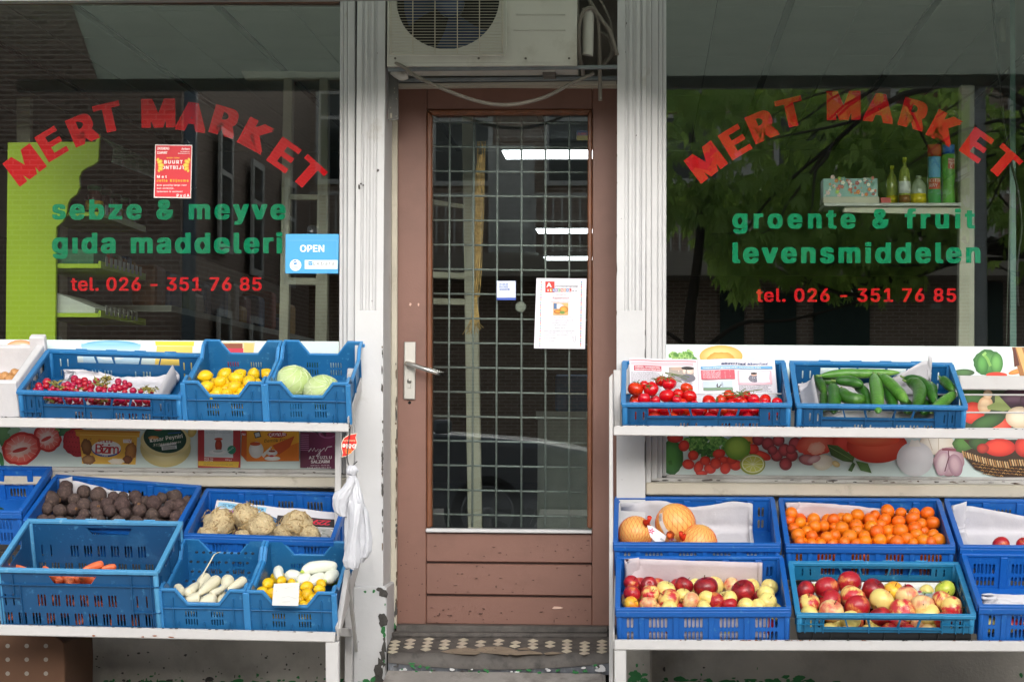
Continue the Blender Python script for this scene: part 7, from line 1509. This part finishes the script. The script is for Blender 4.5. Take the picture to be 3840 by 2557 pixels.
tagpr([(222, 285), (252, 290), (330, 345), (322, 376), (268, 378), (240, 350)], dY, 'hang_tag', 'white hang tag with pink flower emblem between the two left pomelos', ex1)
def ex2(pr):
    for k in range(8): pr.line([(288, 225+k*5), (304, 222+k*5)], 1.6, '#444444')
    for k in range(5): a = k*1.2566; pr.el(358+math.cos(a)*9, 360+math.sin(a)*8, 7, 4, '#d04a78', None, math.degrees(a), n=8)
    pr.line([(345, 375), (352, 385)], 1.5, '#333333'); pr.line([(352, 372), (359, 384)], 1.5, '#333333'); pr.line([(366, 374), (372, 382)], 1.5, '#333333')
pB = on(cG, *c8(382, 278), .10); RB = 113/1.5096*(pB-C).length/F
def bandpt(X, Y):
    d = ray(X, Y); L = C-pB; b = d.dot(L); c_ = L.dot(L)-(RB*1.03)**2; disc = b*b-c_
    return C+d*(-b-math.sqrt(disc)) if disc > 0 else C+d*(-b)
pr = Print(c8, bandpt, step=1e-4)
bandL = [(298, 203), (290, 225), (288, 250), (292, 275), (302, 300), (316, 325), (332, 348), (350, 375)]; bandR = [(314, 198), (308, 222), (308, 248), (314, 272), (326, 298), (344, 322), (364, 345), (388, 372)]
for i in range(7): pr.poly([bandL[i], bandR[i], bandR[i+1], bandL[i+1]], '#ddd8d8'); pr.n -= 1
pr.n += 1; ex2(pr); tag(pr.build('label_band'), 'white printed label band round the largest netted pomelo', 'label')
# onions
onm = mat('onion_skin', '#b8824a', .4, .15, 5, .2, 20, stretch=(3, 3, .6), c2='#d8b080', c2t=(.5, .7), c2s=4); ON = ball_mesh('onion', [onm], lambda v, ph, th: Vector((v.x, v.y, v.z*.85+(.25*max(0, v.z-.92)/.08))), 18, 14)
pile(cW, c2, 1.6821, [[(28, 360, 36), (95, 338, 34), (62, 378, 34), (2, 388, 30), (100, 372, 22)]], .085, lambda e, rd: (ON, 'brown onion, %s of those visible in the polystyrene box', 'onion', [], (1, 1, 1), rot(rd, .8)), 'onions in the polystyrene box', 'onion', 130)
for j in range(3):
    for i in range(5): put(ON, 'onion', cW['M']@Vector((-.09-i*.065, .07+j*.09, .045)), .032, rot(rd, 1), 'onion beneath the others in the polystyrene box', 'onion', 'onions in the polystyrene box')
# green vegetable at the far left crate
sausage(cX, c3, [(-40, 275), (-5, 285), (28, 290)], .09, 30, 1.6821, mat('dark_green_pepper', '#1c3a16', .3), 'green_pepper', 'dark green pepper barely visible in the left edge crate', 'pepper', None)
# hanging plastic bag bunch
bg_ = mat('white_plastic_bag', '#c2c3c9', .3, .03, 5, .5, 22)
def bagpiece(nm, rows, Yb, seed, parent):
    """rows: (yc, xl, xr, depth)"""
    q = MB(); n = 72; vs = []; rs_ = []
    for i in range(len(rows)-1):
        for k in range(4): rs_.append(tuple(rows[i][j]*(1-k/4)+rows[i+1][j]*k/4 for j in range(4)))
    rows = rs_+[rows[-1]]
    for ri, (y, xl_, xr_, dp) in enumerate(rows):
        ri = ri/4
        a = P(*ct(xl_, y), Yb); b = P(*ct(xr_, y), Yb)
        for j in range(n):
            t = 2*math.pi*j/n; cx_ = (a.x+b.x)/2; hx = (b.x-a.x)/2; f = 1+.10*noise.noise(Vector((math.cos(t)*3+seed, math.sin(t)*3, ri*.25)))-.30*abs(noise.noise(Vector((math.cos(t)*6+seed, math.sin(t)*6, ri*.12))))-.16*abs(noise.noise(Vector((math.cos(t)*14+seed, math.sin(t)*14+ri*.5, ri*.6))))-.10*abs(noise.noise(Vector((math.cos(t)*5+ri, math.sin(t)*5, ri*1.3+seed))))+.09
            vs.append(Vector((cx_+math.cos(t)*hx*f, Yb+math.sin(t)*dp*f, a.z+.004*noise.noise(Vector((t*2, ri, seed))))))
    k = len(rows); q.add(vs, [(i*n+j, (i+1)*n+j, (i+1)*n+(j+1) % n, i*n+(j+1) % n) for i in range(k-1) for j in range(n)], 0, True); o = q.build(nm, bg_, parent)
    s_ = o.modifiers.new('s', 'SUBSURF'); s_.levels = s_.render_levels = 1; return o
bag = empty('plastic_bags', P(*ct(290, 240), -.70), 'bunch of white plastic bags hanging knotted at the end of the left rack', 'bag')
YBg = -.70
bagpiece('bag_body', [(295, 268, 300, .008), (330, 262, 318, .014), (380, 250, 332, .02), (430, 240, 345, .028), (480, 236, 355, .032), (540, 232, 366, .034), (600, 230, 378, .036), (660, 230, 388, .038), (720, 232, 395, .038), (770, 234, 388, .036), (805, 232, 372, .034), (830, 238, 350, .03)], YBg, 1, bag)
bagpiece('bag_fold', [(300, 262, 290, .01), (340, 240, 300, .014), (375, 215, 290, .018), (410, 165, 280, .022), (440, 155, 262, .024), (480, 160, 250, .022), (520, 170, 248, .02), (550, 205, 246, .016)], YBg-.02, 4, bag)
bagpiece('bag_fold', [(470, 255, 350, .012), (540, 262, 338, .02), (620, 262, 330, .024), (700, 248, 326, .026), (770, 232, 330, .028), (820, 218, 330, .03), (860, 228, 322, .026), (872, 262, 312, .02)], YBg-.035, 7, bag)
bagpiece('bag_fold', [(480, 330, 356, .01), (520, 340, 378, .014), (560, 345, 384, .016), (620, 352, 392, .02), (700, 352, 404, .024), (760, 340, 402, .024), (800, 336, 380, .02)], YBg-.01, 9, bag)
bagpiece('bag_knot', [(298, 272, 298, .008), (285, 246, 306, .012), (268, 240, 322, .014), (250, 248, 310, .012), (236, 262, 300, .008)], YBg-.005, 11, bag)
o = MB().tube(smooth([P(*ct(268, 0), -.45), P(*ct(262, 60), -.5), P(*ct(252, 140), -.56), P(*ct(250, 200), -.64), P(*ct(268, 245), -.69), P(*ct(310, 212), -.67)]), .0018, 6).build('hanging_wire', mat('dark_wire', '#3a3836', .5, metal=.4)); tag(o, 'thin dark wire hook holding the white plastic bags', 'wire')
# banana tag
tg = empty('banana_tag', P(*ct(262, 120), -.47), 'red leaf shaped banana tag hanging upside down at the end of the left rack', 'tag')
leafo = [(311, 38), (303, 62), (312, 95), (300, 135), (270, 165), (238, 184), (212, 187), (220, 165), (212, 135), (212, 100), (226, 68), (262, 46)]
bev(slab([ct(*p) for p in leafo], -.470, -.467).build('card', mat('tag_cream', '#e6dcc8', .4), tg), .0005)
pr = Print(ct, lambda X, Y: P(X, Y, -.4706)); cxm, cym = 262, 113
pr.poly([(cxm+(x-cxm)*.91, cym+(y-cym)*.93) for x, y in leafo], '#cf2418')
pr.text('Dôle', 303, 106, 26, '#f4ece4', 84, 180, .05); pr.text('BANANAS', 298, 80, 10, '#f0c8a0', 72, 180, .02)
for k in range(3): pr.el(242+k*15, 146, 7, 9, '#e8a040', '#cf2418', n=12)
pr.rect(240, 158, 276, 163, '#e8a040'); pr.rect(246, 137, 272, 140, '#e8a040')
pr.build('print', tg)
# cardboard box under the left rack
crd = mat('brown_cardboard', '#573c2a', .85, .1, 6, .2, 40)
bxx = empty('cardboard_box', P(*c3(200, 1500), -.45), 'brown cardboard box with rows of round holes under the left rack', 'box')
MBx = slab([(-500, c3(0, 1000)[1]), c3(345, 1062), c3(380, 1085), c3(404, 1110), c3(410, 1260), c3(400, 1900), (-500, c3(0, 1900)[1])], -.50, -.12); bev(MBx.build('body', crd, bxx), .004)
for x in (48, 168, 289):
    for y in (1128, 1214, 1302): slab([c3(x+math.cos(a)*14, y+math.sin(a)*14) for a in [-k*math.pi/6 for k in range(12)][::-1]], -.5012, -.499).build('vent_hole', mat('pale_hole', '#857f78', .9), bxx)
# ================================================================== OPPOSITE SIDE OF THE STREET (seen mirrored in the glass)
# near brick house, mirrored in the left window
xe = R(*c1(820, 500), -18.5).x
ha = empty('brick_house', (xe-4, -20, G0), 'brown brick house across the street with two narrow white windows and a drainpipe', 'house')
MB().box((xe-14, -18.9, G0), (xe, -18.5, 6.6)).build('front_wall', brick_a, ha)
# side wall receding away from the shop
xa = R(*c1(1240, 500), -27).x
MB().add([(xe+.002, -18.5, G0), (xe+.3, -27, G0), (xe+.3, -27, 6.6), (xe+.002, -18.5, 6.6), (xe-.3, -18.5, G0), (xe, -27, G0), (xe, -27, 6.6), (xe-.3, -18.5, 6.6)], [(0, 1, 2, 3), (7, 6, 5, 4), (3, 2, 6, 7), (1, 5, 6, 2)]).build('side_wall', brick_a, ha)
wf = mat('white_window_frame', '#c9c9c4', .5); dp = mat('dark_window_pane', '#1b2226', .08, .1); rp = mat('red_panel', '#6a2a24', .6)
def window(parent, x, z, w_, h_, Y, vert=False, panel=None):
    """window facing +Y at x centre, z sill"""
    f = MB(); t = .09
    for a, b in (((x-w_/2, z), (x+w_/2, z+t)), ((x-w_/2, z+h_-t), (x+w_/2, z+h_)), ((x-w_/2, z+t), (x-w_/2+t, z+h_-t)), ((x+w_/2-t, z+t), (x+w_/2, z+h_-t)), ((x-w_/2+t, z+h_*.68), (x+w_/2-t, z+h_*.68+.07))):
        f.box((a[0], Y-.02, a[1]), (b[0], Y+.06, b[1]))
    o = f.build('window', wf, parent); MB().box((x-w_/2+t, Y-.01, z+t), (x+w_/2-t, Y+.01, z+h_-t)).build('pane', dp, o)
    if panel: MB().box((x-w_/2+t+.02, Y+.011, z+h_*.7), (x+w_/2-t-.02, Y+.02, z+h_-t-.02)).build('panel', rp, o)
    return o
# drainpipe at the corner
m = MB(); m.tube([(xe+.14, -18.42, G0), (xe+.14, -18.42, 6.4)], .09, 10); m.build('drainpipe', mat('drainpipe_grey', '#5d6a74', .5), ha)
for yy, zz in ((-20.6, 3.4), (-22.6, 3.2), (-20.6, .9), (-22.6, .9), (-25, 3.2)):
    # narrow windows in the side wall, facing +X
    f = MB(); X = xe+.07+(-18.5-yy)*.035
    for a, b in (((yy-.45, zz), (yy-.35, zz+1.7)), ((yy+.35, zz), (yy+.45, zz+1.7)), ((yy-.35, zz+1.6), (yy+.35, zz+1.7)), ((yy-.35, zz), (yy+.35, zz+.1)), ((yy-.35, zz+1.05), (yy+.35, zz+1.12))): f.box((X, a[0], a[1]), (X+.04, b[0], b[1]))
    o = f.build('window', wf, ha); MB().box((X, yy-.35, zz+.1), (X+.02, yy+.35, zz+1.6)).build('pane', dp, o)
MB().box((xe-14, -27, 6.601), (xe+.3, -18.4, 6.85)).build('roof_edge', mat('roof_dark', '#33302e', .8), ha)
# far apartment block behind the tree
YB = -30.0
hb = empty('apartment_block', (2, YB, G0), 'grey brown brick apartment block across the street with balconies and red panelled windows', 'apartment block')
x0b = xe-3.0; x1b = 26
MB().box((x0b, YB-.4, G0), (x1b, YB, 7.4)).build('wall', brick_b, hb)
zs1 = R(3000, 1053, YB).z; zs0 = R(3000, 966, YB).z
MB().box((x0b+.2, YB+.001, zs1), (x1b, YB+1.5, zs0)).build('balcony_slab', mat('slab_beige', '#9a9286', .8, .08, 1), hb)
rl = MB()
zr = zs0; k = 0; x = x0b+.3
while x < x1b: rl.box((x, YB+1.40, zr), (x+.03, YB+1.43, zr+1.0)); x += .16
rl.box((x0b+.2, YB+1.38, zr+1.0), (x1b, YB+1.45, zr+1.06)); o = rl.build('balcony_railing', wf, hb); o['kind'] = 'stuff'
for i in range(12):
    xc = x0b+1.4+i*2.1
    window(hb, xc, zs0+1.0+.35, 1.15, 1.75, YB, panel=(i % 2 == 0))
    
    if i % 2 == 1: MB().box((xc-1.6, YB+.002, zs0), (xc-.75, YB+.05, zs0+2.1)).build('balcony_door', wf, hb)
dgn = mat('garage_green', '#1d3a33', .6)
for (a, b) in (((2865, 1100), (2985, 1600)), ((3050, 1020+60), (3105, 1600)), ((3105, 1050), (3260, 1600)), ((3640, 1060), (3760, 1600)), ((2700, 1090), (2790, 1600))):
    p = R(*a, YB); q = R(b[0], b[1], YB); MB().box((p.x, YB+.002, G0), (q.x, YB+.08, p.z)).build('garage_door', dgn, hb)
MB().box((R(3105, 0, YB).x, YB+.085, 1.3), (R(3110, 0, YB).x+.08, YB+.12, 2.4)).build('door_handle_bar', wf, hb)
for (x, y) in ((2755, 1137), (3510, 1148)):
    p = R(x, y, YB); MB().box((p.x-.09, YB+.003, p.z-.05), (p.x+.09, YB+.02, p.z+.05)).build('number_plate', wf, hb)
MB().box((x0b, YB-2, 7.401), (x1b, YB+.3, 7.6)).build('roof_edge', mat('roof_dark', '#33302e', .8), hb)
# street lamp post and slim trunk
p = R(3670, 1400, -12.5)
lp_ = empty('street_lamp', (p.x, p.y, G0), 'pale grey street lamp post with wider base across the street', 'street lamp')
MB().lathe([(.16, G0), (.16, G0+1.0), (.09, G0+1.12), (.07, 6.2), (.05, 6.3)], 14, 0, Matrix.Translation((p.x, p.y, 0))).build('post', mat('lamp_grey', '#9a9f9e', .5), lp_)
MB().tube([(p.x, p.y, 6.25), (p.x, p.y+.5, 6.5), (p.x, p.y+1.1, 6.55)], .05, 8).build('arm', mat('lamp_grey', '#9a9f9e'), lp_)
MB().box((p.x-.14, p.y+1.0, 6.45), (p.x+.14, p.y+1.6, 6.58)).build('lamp_head', mat('lamp_grey', '#9a9f9e'), lp_)
# chestnut tree
rd = random.Random(42)
tx = R(3500, 0, -14.5).x+2.6
tree = empty('chestnut_tree', (tx, -14.5, G0), 'leafy chestnut tree with drooping branches across the street, mirrored in the right window', 'tree')
bark = mat('bark', '#3b332b', .9, .25, 20, .6, 40)
br_ = MB(); tips = []
def branch(p, d, l, r_, lvl):
    pts = [p]; n = 5; q = p.copy()
    for i in range(n):
        d = (d+Vector((rd.gauss(0, .14), rd.gauss(0, .14), rd.gauss(0, .12)+(-.05 if lvl > 1 else .05)))).normalized(); q = q+d*(l/n); q.z = max(q.z, 2.75+.25*math.sin(q.x*2)) if lvl else q.z; pts.append(q.copy())
        if lvl >= 2: tips.append((q.copy(), d.copy()))
    br_.tube(pts, [r_*(1-.65*i/n) for i in range(n+1)], 6 if lvl > 1 else 9)
    if lvl < 3:
        for k in range(5 if lvl else 7):
            i = rd.randint(2, n); a = pts[i]; v = Vector((rd.gauss(0, 1), rd.gauss(0, 1), rd.gauss(0, .45)+(.2 if lvl == 0 else -.05))).normalized(); branch(a, (d*.5+v).normalized(), l*rd.uniform(.5, .72), r_*.42, lvl+1)
br_.tube([(tx, -14.5, G0), (tx+.1, -14.5, 2.0), (tx-.1, -14.6, 4.2)], [.34, .26, .2], 12)
for a in range(9):
    t = a/9*6.28; branch(Vector((tx, -14.55, 2.5+.4*(a % 4))), Vector((math.cos(t), math.sin(t)*.8, .28+.1*(a % 3))).normalized(), 3.4, .11, 1)
br_.build('trunk', bark, tree)
lf = MB(); lm = mat('leaf_green', '#8fb45c', .5, .35, .9, rnd=0, c2='#a2c458', c2t=(.5, .62), c2s=1.6, c3='#8a8a3a', c3t=(.68, .72), c3s=3)
tl2 = lm.node_tree.nodes.new('ShaderNodeBsdfTranslucent'); tl2.inputs[0].default_value = (.35, .5, .10, 1); mx2 = lm.node_tree.nodes.new('ShaderNodeMixShader'); mx2.inputs[0].default_value = .4
lm.node_tree.links.new(lm.node_tree.nodes['Principled BSDF'].outputs[0], mx2.inputs[1]); lm.node_tree.links.new(tl2.outputs[0], mx2.inputs[2]); lm.node_tree.links.new(mx2.outputs[0], lm.node_tree.nodes['Material Output'].inputs[0])
def palm(p, d, s_):
    down = Vector((rd.gauss(0, .45), rd.gauss(0, .45), -1)).normalized(); side = down.cross(Vector((rd.gauss(0, 1), rd.gauss(0, 1), .2))).normalized(); nrm = side.cross(down)
    for a in (-64, -34, 0, 34, 64):
        A = math.radians(a); ax_ = down*math.cos(A)+side*math.sin(A); w_ = ax_.cross(nrm); L = s_*(1-.004*abs(a))
        tip = p+ax_*L-Vector((0, 0, L*.15)); mid = p+ax_*L*.62
        lf.add([p, mid+w_*L*.17+nrm*.02, tip, mid-w_*L*.17+nrm*.02, mid], [(0, 1, 4), (1, 2, 4), (2, 3, 4), (3, 0, 4)], 0, True)
xa_, xb_ = R(2380, 0, -14.5).x, R(4500, 0, -14.5).x
n_l = 0
while n_l < 4200:
    v = Vector((rd.uniform(xa_, xb_), rd.uniform(-16.5, -12.6), rd.uniform(2.5, 5.2)))
    if v.z < 2.62+.38*math.sin(v.x*1.9+.6)+.25*math.sin(v.x*4.3): continue
    g_ = noise.noise(Vector((v.x*.75, v.y*.75, v.z*1.1)))
    if g_ < -.02: continue
    palm(v, None, rd.uniform(.11, .20)); n_l += 1
o = lf.build('leaves', lm, tree); o['kind'] = 'stuff'
print('leaf faces', len(lf.f), 'tips', len(tips))
p = R(2605, 1300, -13.6)
yt = empty('young_tree', (p.x, p.y, G0), 'slim young street tree with a bare knotty trunk across the street', 'tree')
m = MB(); a = []
for k in range(9): a.append((p.x+.06*math.sin(k*1.3), p.y, G0+k*.5))
m.tube(smooth(a, 3), [.085-.0022*k for k in range(25)], 9); m.tube(smooth([(p.x, p.y, 1.75), (p.x+.45, p.y+.1, 2.1), (p.x+1.0, p.y+.1, 2.15), (p.x+1.9, p.y+.1, 2.4)], 4), [.03-.0017*i for i in range(13)], 6); m.tube(smooth([(p.x, p.y, 1.75), (p.x-.25, p.y, 2.0), (p.x-.7, p.y, 2.15)], 4), [.03-.002*i for i in range(9)], 6)
m.build('trunk', bark, yt)
# parked car
Yc = -9.3; hub = R(1817, 1854, Yc); gz = G0-.12; rw = .32
car = empty('parked_car', (hub.x+1.1, Yc-.85, gz), 'dark grey parked car across from the door, mirrored in the door glass', 'car')
cp = mat('car_paint', '#70767c', .3, .03, 2, metal=.3); rub = mat('tyre_rubber', '#161616', .85); alloy = mat('alloy_wheel', '#8f9294', .3, metal=.8); cgl = mat('car_glass', '#11171a', .05)
# x runs along the car: nose towards +x
prof = [(-3.2, .35), (-3.25, .62), (-3.1, .92), (-2.3, 1.0), (-.6, 1.0), (.35, .93), (.85, .84), (1.0, .62), (.98, .35)]
def shell(prof, y0, y1, name, m_, inset=0, zin=0):
    q = MB(); n = len(prof); ys_ = [(y0, inset), (y0-.06*(1 if y0 > y1 else -1), 0), (y1+.06*(1 if y0 > y1 else -1), 0), (y1, inset)]; vs = []
    for (yy, ins) in ys_:
        for (x, z) in prof: vs.append((hub.x+x*(1-.02*(ins > 0)), yy, gz+z-(.04 if ins and z > .8 else 0)))
    fs = [(r_*n+i, r_*n+(i+1) % n, (r_+1)*n+(i+1) % n, (r_+1)*n+i) for r_ in range(3) for i in range(n)]+[tuple(range(n-1, -1, -1)), tuple(3*n+i for i in range(n))]
    q.add(vs, fs, 0, False); return bev(q.build(name, m_, car), .03, 3)
shell(prof, Yc, Yc-1.7, 'body', cp, .02)
shell([(-3.05, 1.0), (-2.9, 1.32), (-2.3, 1.45), (-1.5, 1.42), (-.48, 1.0), (-.5, .95)], Yc-.14, Yc-1.56, 'cabin', cgl, .02)
shell([(-2.8, 1.38), (-2.3, 1.475), (-1.5, 1.445), (-1.5, 1.425), (-2.3, 1.455), (-2.8, 1.36)], Yc-.18, Yc-1.52, 'roof', cp)
for wx in (0, -2.55):
    for wy in (Yc-.02, Yc-1.5):
        T = Matrix.Translation((hub.x+wx, wy, gz+rw))@Matrix.Rotation(-math.pi/2, 4, 'X')
        wl = MB().lathe([(0, -.06), (.222, -.06), (.222, .03), (.30, .035), (rw, .0), (rw, -.16), (.30, -.19), (.2, -.19)], 32, 0, T).build('wheel', rub, car)
        q = MB(); q.lathe([(.215, .036), (.225, .034), (.221, -.05), (.2, -.05), (.2, .02), (.215, .036)], 32, 0, T, cap=False); q.lathe([(0, .02), (.05, .022), (.06, 0), (0, -.01)], 16, 0, T)
        for k in range(5):
            a = k*1.2566+.3; u = Vector((math.cos(a), math.sin(a), 0)); v_ = Vector((-math.sin(a), math.cos(a), 0))
            q.add([T@(u*.04+v_*.03+Vector((0, 0, .015))), T@(u*.04-v_*.03+Vector((0, 0, .015))), T@(u*.21-v_*.045+Vector((0, 0, .025))), T@(u*.21+v_*.045+Vector((0, 0, .025))), T@(u*.04+v_*.03-Vector((0, 0, .03))), T@(u*.04-v_*.03-Vector((0, 0, .03))), T@(u*.21-v_*.045-Vector((0, 0, .02))), T@(u*.21+v_*.045-Vector((0, 0, .02)))], [(0, 1, 2, 3), (7, 6, 5, 4), (0, 4, 5, 1), (1, 5, 6, 2), (2, 6, 7, 3), (3, 7, 4, 0)])
        q.build('rim', alloy, wl)
        MB().lathe([(.33, .012), (.37, .010), (.37, -.02), (.33, -.02)], 32, 0, T, cap=False).build('wheel_arch', mat('arch_black', '#121314', .8), wl)
for wy in (Yc-.1, Yc-1.35):
    q = MB(); q.lathe([(0, .08), (.1, .06), (.14, 0), (0, -.02)], 16, 0, Matrix.Translation((hub.x+.86, wy-.12, gz+.72))@Matrix.Rotation(math.pi/2, 4, 'Y')@Matrix.Scale(.6, 4, (1, 0, 0))); q.build('headlight', mat('lamp_glass', '#c8ccd0', .1), car)
q = MB().box((hub.x-.45, Yc+.01, gz+.98), (hub.x-.3, Yc+.16, gz+1.1)); bev(q.build('wing_mirror', cp, car), .03, 2)
q = MB(); q.box((hub.x-1.5, Yc+.001, gz+.45), (hub.x-1.492, Yc+.004, gz+.98)); q.box((hub.x-.52, Yc+.001, gz+.45), (hub.x-.512, Yc+.004, gz+.95)); q.build('door_gap', mat('gap_black', '#090909', .9), car)
